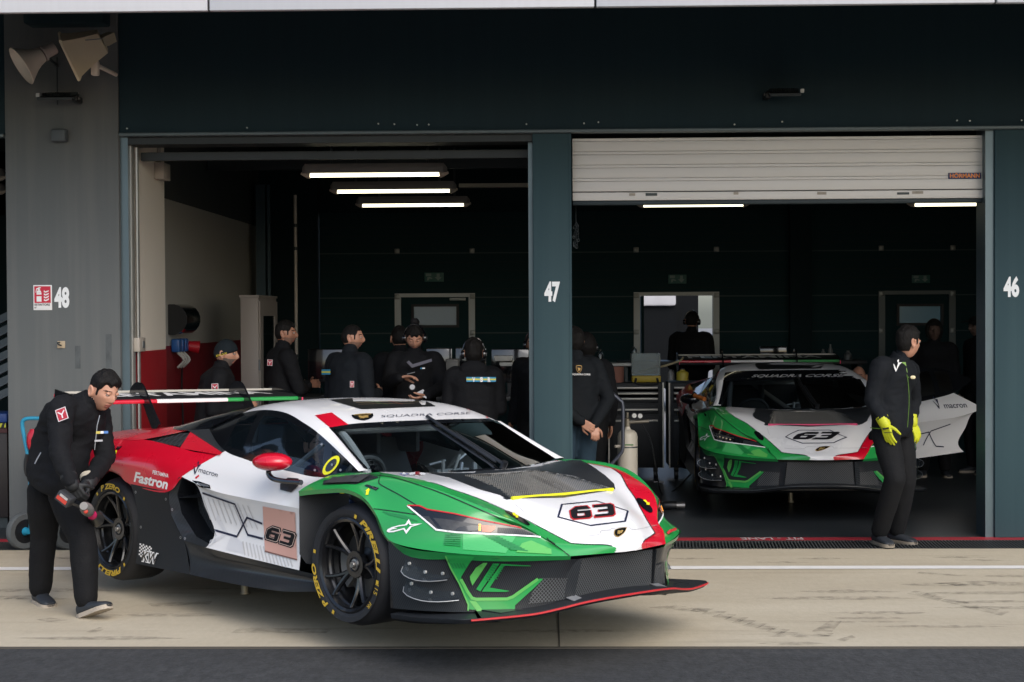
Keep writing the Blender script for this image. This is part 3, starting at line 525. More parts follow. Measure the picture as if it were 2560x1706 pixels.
def build_wheel(car, fx_, side, r, w, yface, phase, rz, texts=True):
    """wheel at (fx_, side*yface), axis across the car; built for the right side (outer face towards -y) and mirrored"""
    nm = lambda o: o
    root = MB(); R = .262
    prof = [(R-.012, .02), (R, .004), (R+.012, -.006), (R+.05, -.012), (r-.055, -.008), (r-.028, .012), (r-.008, .04), (r, .07), (r+.001, w*.5), (r, w-.07), (r-.012, w-.03), (r-.05, w), (R, w)]
    def place(mb):
        c, s_ = math.cos(phase), math.sin(phase)
        for i, (x, y, z) in enumerate(mb.v): mb.v[i] = (fx_+x*c-z*s_, (-yface+y)*(1 if side < 0 else -1), rz+x*s_+z*c)
        if side > 0: mb.f = [tuple(reversed(f)) for f in mb.f]
        return mb
    wb_ = place(MB().lathe([(R-.02, .015), (R-.022, .05), (R-.03, .06), (R-.03, w-.02)], 48, 0, 'y').lathe([(.225, .075), (.225, w-.05)], 40, 0, 'y'))
    wh = build('wheel', wb_, rimm, car)
    build('tyre', place(MB().lathe(prof, 64, 0, 'y')), rub, wh)
    sp = MB(); sp.lathe([(R-.001, .004), (R+.004, -.002), (R-.006, -.007), (R-.02, .002), (R-.026, .03)], 64, 0, 'y')
    for k in range(5):
        a0 = math.radians(42+72*k)
        for sg in (-1, 1):
            rings = []
            for q in range(9):
                t = q/8; rr = .045+(R-.028-.045)*t; a = a0+sg*(.015+.245*min(1, max(0, (t-.10)/.9))**1.1); y = .062-.052*t**1.4; hw = .0165-.007*t; th_ = .035-.008*t
                cx, cz = rr*math.cos(a), rr*math.sin(a); tx, tz = -math.sin(a), math.cos(a)
                rings.append([(cx-tx*hw, y+.010, cz-tz*hw), (cx-tx*hw*.45, y, cz-tz*hw*.45), (cx+tx*hw*.45, y, cz+tz*hw*.45), (cx+tx*hw, y+.010, cz+tz*hw), (cx+tx*hw*.6, y+th_, cz+tz*hw*.6), (cx-tx*hw*.6, y+th_, cz-tz*hw*.6)])
            sp.ring(rings)
    sp.lathe([(.0, .05), (.075, .05), (.07, .06), (.07, .09)], 24, 0, 'y')
    build('spokes', place(sp), rimm, wh)
    build('wheel_nut', place(MB().lathe([(.0, .030), (.016, .030), (.019, .034), (.020, .046), (.030, .048), (.034, .055)], 24, 0, 'y').lathe([(.036, .048), (.039, .044), (.042, .048), (.042, .06)], 24, 1, 'y')), [steel, rimm], wh)
    bd = MB().lathe([(.085, .14), (.19, .14), (.19, .165), (.085, .165)], 40, 0, 'y').lathe([(.05, .12), (.09, .135), (.09, .16)], 24, 1, 'y')
    c0 = len(bd.v); ph = math.radians(195)-phase
    for k in range(7):
        pass
    br = build('brake_disc', place(bd), [mat('brake_iron', (.13, .125, .12), .4, metal=.8), black], wh)
    cal = MB(); rg = []
    for k in range(8):
        a = ph-.5+k*1.0/7; rg.append([(math.cos(a)*q, y, math.sin(a)*q) for q, y in ((.135, .115), (.215, .115), (.218, .13), (.218, .18), (.135, .18))])
    cal.ring(rg); build('brake_caliper', place(cal), mat('caliper_grey', (.30, .30, .29), .35, metal=.6), wh)
    if texts:
        tx = MB()
        def arc(wd, a_mid, r0, h, span, shear=.25, bold=.045, mi=0):
            v, f = text_tris(wd, bold, shear); W = v[:, 0].max(); vs = []
            for x, y in v:
                a = math.radians(a_mid)+span/2-span*x/W; rr = r0+h*y; vs.append((rr*math.cos(a), -.0145-.002*math.sin((rr-.26)/.08*3), rr*math.sin(a)))
            # split long triangles is unnecessary: the arcs are short
            tx.add(vs, f, mi)
        arc('PIRELLI', 0, R+.017, .034, 1.12); arc('P ZERO', 180, R+.017, .034, .92)
        arc('▮', 0, 0.1, .001, .001) if False else None
        for a in (218, -42, 140, 42):
            a = math.radians(a); tx.add([(math.cos(a+d)*(R+.02+e), -.0145, math.sin(a+d)*(R+.02+e)) for d, e in ((-.035, 0), (.035, 0), (.035, .022), (-.035, .022))], [(0, 1, 2, 3)])
        if side < 0:
            arc('115', -42+(-8), R+.02, .03, .20, 0, .0); arc('FR' if fx_ > -1 else 'RR', -72, R+.018, .024, .14, 0, .0)
        build('tyre_lettering', place(tx), tyel, wh, smooth=False, fix=False)
    return wh
SIX = [[(0, .18), (.12, 0), (.88, 0), (1, .12), (1, .62), (.36, .62), (.36, .74), (1, .74), (.86, 1), (.30, 1), (0, .72)], [(.30, .20), (.36, .18), (.70, .18), (.70, .44), (.30, .44)]]
THREE = [[(0, 0), (.88, 0), (1, .14), (1, .86), (.86, 1), (.02, 1), (.02, .80), (.68, .80), (.70, .78), (.70, .60), (.22, .60), (.22, .42), (.70, .42), (.70, .24), (.66, .20), (0, .20)]]
def num63(cs, mb, p0, p1, p2, mi, kind='photo', lift=.004, grow=0.0):
    p0, p1, p2 = [np.array(p, float) for p in (p0, p1, p2)]; ux, uz = p1-p0, p2-p0
    for rings, x0 in ((SIX, 0.0), (THREE, .545)):
        out = []
        for k, r in enumerate(rings):
            c = np.mean(r, 0); g = grow if k == 0 else -grow; out.append([tuple(p0+ux*(x0+.455*(.5+(a-.5)*(1+g*1.3)))+uz*(.5+(b-.5)*(1+g*1.6))) for a, b in r])
        cs.poly(mb, out, mi, kind, lift, step=4)
MACV = [[(0, .86), (.10, .80), (.36, .28), (.58, .98), (1.0, 1.0), (.70, .72), (.30, 0), (.12, .34)], [(.44, 1.16), (.56, .92), (.68, 1.18), (.60, 1.34)]]
CREST = [(0, .93), (.25, 1.0), (.5, 1.02), (.75, 1.0), (1, .93), (.99, .62), (.90, .34), (.72, .13), (.5, 0), (.28, .13), (.10, .34), (.01, .62)]
BULL = [(.30, .30), (.42, .34), (.50, .26), (.58, .36), (.74, .34), (.70, .46), (.78, .58), (.66, .70), (.48, .66), (.36, .74), (.24, .66), (.32, .60), (.28, .48), (.38, .44)]
STAR = [[(0, .18), (.03, .32), (.16, .46), (.36, .58), (.52, .62), (.62, .98), (.69, .64), (1.0, .68), (.70, .46), (.55, 0), (.47, .30), (.20, .12), (.06, .10)], [(.08, .20), (.20, .22), (.50, .40), (.545, .22), (.65, .50), (.80, .59), (.65, .575), (.615, .70), (.56, .56), (.36, .50), (.20, .40), (.30, .36), (.16, .30)]]
def make_car(one):
    v2 = not one
    if one: car = thing('race_car', 'green, white and red racing car numbered 63 raised on jacks on the concrete apron', 'race car', mx=CAR1)
    else: car = thing('race_car', 'green, white and red racing car with an open door, nose out inside the right garage', 'race car', mx=CAR2)
    S2 = (-1, 1)
    # ---------- bodywork
    bvh_parts = []
    def panel(name, mb, mats, parent=None, off=None): o = build(name, mb, mats, parent or car, off, ang=50, fix=False); bvh_parts.append(mb); return o
    WB_ = [(-.1, .70), (.175, .745), (.416, .73), (.526, .69), (.663, .59), (.794, .52), (.886, .46), (.988, .40), (1.105, .338), (1.128, .285), (1.205, .125), (1.23, .062)]
    def yb(x): return float(np.interp(x, [q[0] for q in WB_], [q[1] for q in WB_]))
    def in_vent(c, g=0.0): return .20-g < c[0] < .706+min(g, .008) and abs(c[1]) < .30+(c[0]-.20)*.185+g
    m = MB()
    for s in S2:
        G = surf(hood_rows, 16, 26)
        def pk(c, s=s): return 0
        R, C = G.shape[:2]; V = G.copy(); V[..., 1] *= s; o0 = len(m.v); m.v += [tuple(a) for a in V.reshape(-1, 3)]
        for i in range(R-1):
            for j in range(C-1):
                f = (o0+i*C+j, o0+(i+1)*C+j, o0+(i+1)*C+j+1, o0+i*C+j+1); m.f.append(f if s > 0 else f[::-1]); c = V[i:i+2, j:j+2].reshape(4, 3).mean(0); m.mi.append((3 if in_vent(c, .045) else 0) if abs(c[1]) < yb(c[0]) else (1 if s < 0 else 2))
    full = MB(); full.v = list(m.v); full.f = list(m.f); full.mi = list(m.mi); keepf = [k for k, f in enumerate(m.f) if not in_vent(np.mean([m.v[i] for i in f], 0))]
    m.f = [m.f[k] for k in keepf]; m.mi = [m.mi[k] for k in keepf]; hood = panel('hood', m, [white, green, red, carbon]); bvh_parts[-1] = full; fenders = []; bump = None
    for s in S2:
        m = MB(); grid(m, surf(fend, 9, 8), 0, s); fenders.append(panel('front_fender', m, [green]))
    m = MB()
    for s in S2:
        grid(m, surf([fend[3][4:], lipr[4:]], 3, 8), 1, s); grid(m, surf([fas_top, fas_mid, fas_bot], 8, 8), 0, s)
        grid(m, surf([lipr[5:], [(.36, .985, .165), (.44, .975, .14), (.79, .80, .10), (1.125, .36, .074)]], 1, 8), 1, s)
    m.add([(1.215, -.10, .088), (1.215, .10, .088), (1.10, .30, .072), (1.10, -.30, .072)], [(0, 1, 2, 3)], 0)
    bump = panel('front_bumper', m, [carbon, dgreen])  # lip below the edge: shade of the undercut painted as darker green
    for s in S2: # arch lips
        m = MB(); grid(m, surf([fend[3][:6], lipr[:6]], 2, 8), 0, s); grid(m, surf([lipr[:6], [(a[0], .90, a[2]+.01) for a in lipr[:6]]], 2, 8), 1, s); panel('wheel_arch_lip', m, [green, black])
    doors = []
    HG = {-1: Vector((-.46, -.90, 0)), 1: Vector((-.46, .90, 0))}
    for s in S2:
        m = MB(); grid(m, surf(door_up, 7, 8), 0, s); grid(m, surf(door_lo, 6, 8), 1, s)
        d = panel('door', m, [white, white], off=HG[s]); d.location = HG[s]; doors.append(d)
    sgl = []
    for s in S2:
        m = MB(); G = surf(dlo, 8, 10); R, C = G.shape[:2]
        V = G.copy(); V[..., 1] *= s; o0 = len(m.v); m.v += [tuple(a) for a in V.reshape(-1, 3)]
        for i in range(R-1):
            for j in range(C-1):
                fr = i < 2 or i >= R-3 or j > C-12 or j < 3 or (48 < j < 52) or (13 <= j < 16)
                f = (o0+i*C+j, o0+(i+1)*C+j, o0+(i+1)*C+j+1, o0+i*C+j+1); m.f.append(f); m.mi.append(0 if fr else 1)
        sgl.append(panel('side_window', m, [gblack, sdglass], None if not (v2 and s > 0) else doors[1], HG[1] if (v2 and s > 0) else None))
    m = MB()
    for s in S2: grid(m, surf(roof_rows, 8, 8), 0, s)
    roof = panel('roof', m, [white])
    for s in S2: m = MB(); grid(m, surf(pil_rows, 5, 8), 0, s); panel('windscreen_pillar', m, [white])
    m = MB(); 
    for s in S2: grid(m, surf(ws_rows, 8, 8), 0, s)
    ws = panel('windscreen', m, [wsglass])
    for s in S2:
        m = MB(); grid(m, surf(butt, 6, 6), 0, s); panel('rear_buttress', m, [gblack])
        m = MB(); grid(m, surf([[(-1.49, .818, .578), (-1.935, .658, .703)], [(-1.50, .838, .570), (-2.13, .705, .690)]], 4, 6), 0, s); grid(m, surf([[(-1.935, .658, .703), (-1.60, .612, .812)], [(-1.91, .672, .709), (-1.59, .628, .816)]], 2, 6), 0, s); panel('window_surround', m, [carbon])
        m = MB(); m.add([(-2.13, s*.705, .690), (-1.50, s*.838, .570), (-1.49, s*.86, .555), (-1.94, s*.878, .584), (-2.06, s*.725, .682)], [(0, 1, 2, 3, 4)], 0)
        m.add([(-2.06, s*.70, .678), (-1.94, s*.845, .584), (-2.42, s*.84, .622), (-2.2, s*.73, .668)], [(0, 1, 2, 3)], 1); panel('side_scoop', m, [red, meshmat('scoop_mesh', (.05, .055, .06), (.005, .005, .006), 40, .22, ax=(0, 2))])
        m = MB(); grid(m, surf(haunch, 8, 8), 0, s); panel('rear_quarter', m, [red])
        m = MB(); ar = haunch[2][2:]; grid(m, surf([ar, [(a[0]*.985-.04, a[1]-.02, a[2]-.028) for a in ar], [(a[0]*.985-.04, .85, a[2]-.02) for a in ar]], 2, 6), 0, s); panel('rear_arch_lip', m, [mat('red_paint_lip', (.40, .006, .018), .4, coat=.3, var=0)])
        m = MB(); grid(m, surf(qlow, 6, 6), 0, s); panel('lower_quarter', m, [carbonm])
        m = MB(); grid(m, surf(sill, 6, 8), 0, s); grid(m, surf([sill[2], [(a[0], .6, -.2) for a in sill[2]]], 1, 8), 0, s); panel('sill', m, [carbon])
        # side intake: frame, walls and grille
        m = MB(); grid(m, lin([[a_, b_] for a_, b_ in zip(intL, intR)], 4), 0, s); I = list(lin(intR, 4))
        fr = [np.array(p) for p in [(-1.40, .947, .055), (-1.47, .936, .14), (-1.545, .952, .25), (-1.60, .965, .34), (-1.70, .973, .392)]]
        loop = I+fr; inn = [(-1.62+(p[0]+1.62)*.86, .83, .2+(p[2]-.2)*.88) for p in loop]; n = len(loop)
        o = [(p[0], p[1]*s, p[2]) for p in loop]; q = [(p[0], p[1]*s, p[2]) for p in inn]
        m.add(o+q, [(i, (i+1) % n, n+(i+1) % n, n+i) for i in range(n)], 1); m.add(q, [tuple(range(n))], 2)
        m.add([(-1.83, s*.955, .27), (-1.60, s*.955, .285), (-1.60, s*.85, .30), (-1.83, s*.85, .285)], [(0, 1, 2, 3)], 0); panel('side_intake', m, [carbon, gblack, honey])
        # plate behind the front wheel
        m = MB(); m.add([(-.455, s*.985, .375), (-.485, s*.963, .02), (-.43, s*.955, -.03), (-.355, s*.95, -.03), (-.34, s*.70, .0), (-.36, s*.70, .36)], [(0, 1, 2, 3, 4, 5)]); panel('wheel_arch_vane', m, [carbonm])
        m = MB(); m.add([(.39, s*1.0, .15), (.40, s*1.0, -.19), (.42, s*.6, -.19), (.36, s*.6, .3)], [(0, 1, 2, 3)]); m.add([(.0, s*.55, -.1), (.45, s*.55, -.1), (.45, s*.55, .45), (-.5, s*.55, .45), (-.5, s*.55, -.1)], [(0, 1, 2, 3, 4)])
        m.add([(-2.25, s*.99, .3), (-2.28, s*.99, -.19), (-2.2, s*.5, -.19), (-2.2, s*.5, .4)], [(0, 1, 2, 3)]); m.add([(-2.2, s*.52, -.19), (-2.2, s*.52, .55), (-3.2, s*.52, .55), (-3.2, s*.52, -.1)], [(0, 1, 2, 3)])
        m.add([(-3.10, s*.95, .3), (-3.12, s*.93, -.1), (-3.2, s*.5, -.1), (-3.2, s*.5, .55)], [(0, 1, 2, 3)]); panel('wheel_housing', m, [black])
    m = MB()
    for s in S2: grid(m, surf(ecov, 6, 6), 0, s)
    panel('engine_cover', m, [gblack])
    m = MB()
    for s in S2: grid(m, surf(deck, 8, 8), 0, s)
    panel('rear_deck', m, [red])
    m = MB()
    for s in S2: m.add([(-3.38, 0, .655), (-3.36, s*.78, .582), (-3.34, s*.82, .48), (-3.12, s*.96, .30), (-3.14, s*.93, -.1), (-3.30, 0, -.05)], [(0, 1, 2, 3, 4, 5)])
    panel('rear_bumper', m, [black])
    m = MB().box((-3.1, -.55, -.19), (.55, .55, -.165)); m.box((-2.15, -.9, -.195), (-.5, .9, -.17)); m.box((.3, -.75, -.2), (1.0, .75, -.18)); m.box((-2.2, -.52, -.17), (-1.75, .52, .55)).box((.35, -.52, -.17), (.95, .52, .12)); build('underbody', m, black, car, ang=30)
    # interior
    m = MB().box((-.42, -.66, .30), (.0, .66, .44), bev=.04).box((-1.9, -.6, .1), (-1.75, .6, .72)); build('dashboard', m, intr, car)
    m = MB()
    for s in S2:
        m.tube(smooth_curve([(-.20, s*.66, .1), (-.22, s*.66, .44), (-.30, s*.65, .55), (-.58, s*.60, .72), (-.9, s*.55, .80), (-1.35, s*.5, .815), (-1.6, s*.5, .7), (-1.7, s*.5, .2)], 5), .024, 10); m.tube([(-.62, s*.60, .70), (-1.25, s*.72, .3)], .018, 8)
    m.tube([(-1.3, -.5, .81), (-1.3, .5, .81)], .022, 8).tube([(-.6, -.59, .715), (-.6, .59, .715)], .022, 8).tube([(-1.3, -.48, .8), (-1.7, .4, .2)], .022, 8); build('roll_cage', m, cage, car)
    m = MB().tube([(-.30, .12, .44), (-.33, .16, .50)], .012, 8).tube([(-.3, -.02, .44), (-.3, -.02, .53)], .012, 8).tube([(-.3, .06, .44), (-.28, .10, .56)], .010, 8).box((-.34, -.06, .44), (-.31, .2, .47)).box((-.33, .24, .44), (-.31, .27, .50)).tube([(-.35, -.09, .5), (-.35, .04, .52)], .008, 8).tube([(-.35, .12, .50), (-.35, .22, .56)], .008, 8); build('switch_frame', m, silver, car)
    m = MB()
    for y0 in (-.38, .38):
        m.box((-1.25, y0-.22, -.05), (-.75, y0+.22, .08), bev=.05)
        m.add([(-1.2, y0-.24, .05), (-1.2, y0+.24, .05), (-1.45, y0+.2, .62), (-1.45, y0-.2, .62), (-1.3, y0-.26, .05), (-1.3, y0+.26, .05), (-1.55, y0+.2, .62), (-1.55, y0-.2, .62)], [(0, 1, 2, 3), (4, 7, 6, 5), (0, 3, 7, 4), (1, 5, 6, 2), (3, 2, 6, 7)])
        m.box((-1.5, y0-.19, .52), (-1.22, y0-.15, .74), bev=.02).box((-1.5, y0+.15, .52), (-1.22, y0+.19, .74), bev=.02)
    build('race_seat', m, intr, car)
    m = MB().lathe([(.0, .0), (.02, .0), (.02, .02), (0, .02)], 8); m = MB(); m.tube([(-.62+.04*math.sin(a), -.38+.15*math.cos(a), .42+.13*math.sin(a)) for a in np.linspace(0, 2*math.pi, 24)[:-1]], .016, 8, closed=True); build('steering_wheel', m, intr, car)
    # ---------- splitter
    m = MB(); half = [(1.265, 0, -.128), (1.252, .20, -.132), (1.215, .36, -.145), (1.165, .50, -.168), (1.12, .64, -.184), (1.04, .85, -.190), (.97, .955, -.196), (.92, .985, -.198), (.80, 1.0, -.206), (.62, 1.01, -.218), (.42, 1.015, -.222)]
    H = [np.array(p) for p in smooth_curve(half, 6)]; loop = [p*np.array([1, -1, 1]) for p in H[::-1]]+H[1:]
    rings = []
    for p in loop:
        i = np.array([p[0]*.55+.1 if abs(p[1]) < .9 else p[0]-.05, p[1]*.72, p[2]+.004]); b = p+[-.01, -.01*np.sign(p[1]), -.022]; rings.append([i, p+[-.004, 0, .004], p, b, b*[.8, .9, 1]+[0, 0, -.035], np.array([i[0]-.05, i[1], -.25])])
    m.ring(rings, 0, False, False, loop=False); spl = build('splitter', m, [carbonm], car)
    m = MB(); e = [p for p in loop if abs(p[1]) < .90 or p[0] > .97]; m.tube([p+[.003, 0, -.004] for p in e], .0060, 6); build('edge_strip', m, redline if one else black, spl)
    # ---------- caster for the markings
    V = []; Fc = []
    for mb in bvh_parts:
        o0 = len(V); V += [Vector(v) for v in mb.v]; Fc += [[o0+i for i in f] for f in mb.f]
    cs = Caster(BVHTree.FromPolygons(V, Fc)); T = 'photo'
    def deco(name, fn, mats, parent, off=None, split=False):
        mb = MB(); fn(mb)
        if not mb.f: return None
        if split:
            r = list(range(len(mb.v)))
            def fd(x):
                while r[x] != x: r[x] = r[r[x]]; x = r[x]
                return x
            for f in mb.f:
                for i in f[1:]: r[fd(i)] = fd(f[0])
            gr = {}
            for k, f in enumerate(mb.f): gr.setdefault(fd(f[0]), []).append(k)
            o = None
            for ks in gr.values():
                us = sorted({i for k in ks for i in mb.f[k]}); mp = {k: i for i, k in enumerate(us)}; q = MB(); q.v = [mb.v[i] for i in us]; q.f = [tuple(mp[i] for i in mb.f[k]) for k in ks]; q.mi = [mb.mi[k] for k in ks]; o = build(name, q, mats, parent, off, smooth=True, ang=60, fix=False)
            return o
        return build(name, mb, mats, parent, off, smooth=True, ang=60, fix=False)
    dR, dL = doors; hR = HG[-1]
    # hood: carbon vent, latches, number, seams
    def vent(mb):
        cs.poly(mb, P_('B', [(862, 583), (1000, 612), (1195, 690), (1392, 745), (1418, 752), (1750, 745), (2040, 700), (2085, 690), (2078, 655), (2020, 600), (1935, 540), (1860, 500), (1800, 500), (1560, 545), (1350, 565), (1100, 575)]), 0, lift=.003, step=5)
    mbv = MB(); vent(mbv); kf = [k for k, f in enumerate(mbv.f) if not in_vent(np.mean([mbv.v[i] for i in f], 0))]; mbv.f = [mbv.f[k] for k in kf]; mbv.mi = [0]*len(kf); hv = build('hood_vent', mbv, [carbon], hood, ang=60, fix=False)
    # sunk bowl of the vent: deep behind the front edge, rising towards the windscreen
    mb = MB(); rows = []
    for x, dz in ((.708, -.004), (.69, -.050), (.60, -.056), (.45, -.040), (.32, -.020), (.195, .002)):
        hw = .305+(x-.20)*.185; zc = float(np.interp(x, [.05, .25, .45, .6, .75], [.475, .457, .428, .398, .360])); rows.append([(x, y*hw, zc+dz*(1 if abs(y) < .95 else .0)+.010*abs(y)) for y in (-1.0, -.90, -.5, 0, .5, .90, 1.0)])
    grid(mb, surf(rows, 6, 5), 0, 1)
    rim = [(.71, y*(.305+.51*.185), float(.371+.008*abs(y))) for y in (-1, -.5, 0, .5, 1)]+[(.45, .353, .440), (.195, .306, .468)]+[(.19, .0, .466)]+[(.195, -.306, .468), (.45, -.353, .440)]
    mb.tube([np.array(r_)+[0, 0, -.002] for r_ in rim], .008, 6, 0, closed=True)
    build('vent_scoop', mb, weave('carbon_reflection_tint', (.085, .083, .077), (.18, .175, .16), 42, .2, coat=.5), hv, smooth=True, ang=60)  # weave paled: the bowl's bright reflection is put into its base colour
    mb = MB(); mb.tube(smooth_curve([(.722, y, .371+.010*abs(y)) for y in (-.405, -.2, 0, .2, .405)], 4), .010, 8); build('vent_edge_strip', mb, yel if one else cherry, hv)
    def latch(mb):
        for yy in (-.526, .526):
            c, s_ = math.cos(math.atan2(-yy*.5, .8)), math.sin(math.atan2(-yy*.5, .8)); ring = []
            for k in range(28): a = 2*math.pi*k/28; u, w_ = .055*math.cos(a)+(.018 if math.cos(a) > 0 else -.018), .030*math.sin(a); ring.append((.872+u*c-w_*s_, yy*.97+u*s_+w_*c))
            cs.poly(mb, ring, 0, 'top', .006, step=.02)
    lt = deco('hood_latch', latch, [gblack], hood, split=True)
    if one:
        ARW = [(0, .34), (.55, .34), (.55, 0), (1, .5), (.55, 1), (.55, .66), (0, .66)]
        def arrows(mb):
            cs.poly(mb, P_('E', [(1955, 455), (1985, 452), (2000, 478), (2018, 474), (2015, 505), (1985, 498), (1995, 488), (1970, 480)]), 0, lift=.009)
            cs.poly(mb, P_('C', [(1168, 768), (1185, 765), (1200, 785), (1212, 783), (1210, 800), (1188, 796), (1193, 788)]), 0, lift=.009)
        deco('arrow_sticker', arrows, [yel], hood, split=True)
        def arrows2(mb):
            cs.poly(mb, P_('T', [(840, 152), (848, 112), (838, 112), (870, 85), (888, 108), (876, 108), (866, 152)]), 0, lift=.004)
            cs.poly(mb, P_('N', [(1940, 70), (1958, 64), (1985, 85), (1990, 100), (1982, 116), (1965, 100)]), 0, lift=.004)
        deco('arrow_sticker', arrows2, [yel], fenders[0], split=True)
    def badge63(mb):
        cs.line(mb, P_('C', [(640, 790), (868, 768), (1070, 832), (1052, 900), (826, 928), (615, 872)]), .011, 2, curve=False, closed=True)
        num63(cs, mb, P_('C', [(704, 888)])[0], P_('C', [(985, 862)])[0], P_('C', [(690, 812)])[0], 1, lift=.0035, grow=.10); num63(cs, mb, P_('C', [(704, 888)])[0], P_('C', [(985, 862)])[0], P_('C', [(690, 812)])[0], 0, lift=.005)
    deco('number_decal', badge63, [mat('number_black', (.008, .008, .010), .6, var=0, spec=.2), redline if one else black, navy], hood)
    def crest(mb):
        p0, p1, p2 = P_('C', [(965, 1012), (1045, 998), (985, 952)]); cs.shape(mb, [CREST], p0, p1, p2, 1, lift=.004); p = [np.array(a) for a in (p0, p1, p2)]; c = p[0]+(p[1]-p[0])*.06+(p[2]-p[0])*.07
        cs.shape(mb, [CREST], c, c+(p[1]-p[0])*.88, c+(p[2]-p[0])*.88, 0, lift=.0055); cs.shape(mb, [BULL], p0, p1, p2, 1, lift=.007)
    deco('badge', crest, [gblack, gold], hood)
    def seams(mb):
        cs.line(mb, P_('E', [(560, 62), (660, 78), (800, 98), (1000, 155), (1300, 262), (1600, 392), (1880, 512), (2050, 592), (2240, 682)]), .006)
        cs.line(mb, P_('E', [(2308, 690), (2318, 712), (2353, 735)]), .006); cs.line(mb, P_('B', [(1645, 1018), (1700, 1055), (1785, 1125)]), .006)
        cs.line(mb, P_('E', [(680, 60), (665, 95), (657, 140), (680, 170), (850, 262), (1000, 352), (1040, 378)]), .005); cs.line(mb, P_('E', [(605, 403), (750, 420), (900, 442), (1035, 462)]), .005)
    deco('panel_gap', seams, [black], fenders[0])
    def edge_(mb):
        for s_ in (1, -1): cs.line(mb, [(x, s_*y) for x, y in WB_[2:-1]], .006, 0, 'top', .0025, curve=False)
    deco('film_edge', edge_, [black], hood)
    def noseline(mb): cs.line(mb, P_('C', [(690, 995), (800, 996), (882, 985), (898, 962), (960, 957)]), .0025); cs.line(mb, P_('C', [(960, 948), (1070, 938), (1110, 955), (1260, 925)]), .0025); cs.line(mb, P_('C', [(335, 790), (420, 860)]), .002)
    deco('panel_gap', noseline, [mat('seam_grey', (.30, .30, .31), .5, var=0)], hood)
    # headlights
    for sd in (-1, 1):
        fl = 1 if sd < 0 else -1
        def hl(mb):
            cs.poly(mb, P_('E', [(940, 375), (1050, 377), (1135, 412), (1400, 455), (1700, 525), (2050, 590), (2240, 680), (1800, 655), (1420, 632), (1220, 608), (1080, 490)]), 0, lift=.004, side=fl)
            cs.poly(mb, P_('E', [(1190, 495), (1330, 508), (1540, 545), (1640, 558), (1630, 625), (1440, 618), (1285, 606)]), 1, lift=.006, side=fl)
            cs.poly(mb, P_('E', [(1075, 478), (1150, 480), (1240, 600), (1215, 600)]), 1, lift=.006, side=fl)
            cs.poly(mb, P_('E', [(1400, 612), (1440, 585), (1560, 565), (1640, 570), (1635, 612), (1520, 622)]), 0, lift=.0075, side=fl); cs.poly(mb, P_('E', [(1820, 588), (2060, 604), (2200, 672), (1815, 650)]), 3, lift=.0055, side=fl)
        h = deco('headlight', hl, [gblack, mat('lamp_reflector', (.045, .047, .05), .35, metal=.2, var=.6, vs=45), black, carbon], fenders[0 if sd < 0 else 1])
        def amb(mb): cs.poly(mb, P_('E', [(1655, 562), (1800, 572), (1790, 610), (1750, 638), (1665, 632)]), 0, lift=.0075, side=fl)
        deco('indicator', amb, [orange if one else gblack], h)
        def leds(mb):
            for y in (562, 580, 596, 612): cs.poly(mb, P_('E', [(1634, y-7), (1652, y-6), (1652, y+6), (1634, y+6)]), 0, lift=.009, side=fl)
            if v2:
                pass
        if one: deco('indicator_led', leds, [ledm], h, split=True)
        else:
            def leds2(mb):
                for k in range(4): x = 1330+k*75; y = 545+k*11; cs.poly(mb, P_('E', [(x, y), (x+34, y+4), (x+30, y+24), (x-2, y+20)]), 0, lift=.009, side=fl)
                for k in range(3): x = 1180+k*50; y = 530+k*10; cs.poly(mb, P_('E', [(x, y), (x+24, y+4), (x+22, y+18), (x-2, y+16)]), 1, lift=.009, side=fl)
            deco('lamp_chip', leds2, [mat('lamp_chip_warm', (.62, .52, .36), .3), silver], h)
        def rim_(mb):
            cs.line(mb, P_('E', [(940, 375), (1090, 500), (1220, 608), (1420, 632), (1800, 655), (2238, 681)]), .009, 0, curve=False, lift=.006, side=fl); cs.line(mb, P_('E', [(945, 373), (1055, 376), (1135, 412), (1400, 455), (1700, 522), (2050, 588)]), .008, 1, curve=False, lift=.007, side=fl)
        deco('headlight_edging', rim_, [vinylw, redline], fenders[0 if sd < 0 else 1])
        def star(mb): cs.shape(mb, STAR, *P_('E', [(735, 650), (1085, 650), (735, 500)]), 0, lift=.004)
        if sd < 0: deco('star_logo', star, [vinylw], fenders[0])
    # fender films, vents
    def film(mb):
        for pts in ([(1310, 645), (1460, 632), (1470, 790), (1290, 750)],): pass
        cs.poly(mb, P_('E', [(1480, 645), (1700, 655), (2000, 672), (1900, 840), (1480, 805)]), 0, lift=.003)
        cs.poly(mb, P_('G', [(1930, 110), (2060, 70), (2340, 190), (2345, 262), (1850, 235)]), 1, lift=.0045)
        for k in range(6): cs.line(mb, P_('E', [(1312-k*3, 655+k*20), (1455, 650+k*24)]), .008, 2, lift=.0055, curve=False)
        for k in range(11): x = 1680+k*18; cs.line(mb, P_('E', [(x+k*8, 662+k*14), (x+130+k*12, 668+k*15)]), .008, 2, lift=.0055, curve=False)
        for k in range(8): cs.line(mb, P_('E', [(700+k*30, 430+k*6), (780+k*36, 470+k*8)]), .006, 2, lift=.003, curve=False)
    deco('camouflage_film', film, [mat('pale_green_film', (.065, .40, .12), .32, coat=.5, var=.03), lgreen, stripeg], fenders[0])
    def lou(mb):
        cs.poly(mb, P_('E', [(105, 170), (118, 128), (280, 90), (400, 72), (560, 68), (655, 90), (650, 102), (430, 165), (330, 160)]), 0, lift=.003)
        for a, b_ in (((215, 110), (130, 165)), ((335, 95), (235, 162)), ((480, 82), (345, 158))): cs.poly(mb, P_('E', [a, (a[0]+110, a[1]-4), (b_[0]+125, b_[1]-2), b_]), 1, lift=.014)
    deco('fender_louvre', lou, [carbon, weave('carbon_light', (.03, .03, .032), (.07, .07, .07), 60, .3)], fenders[0])
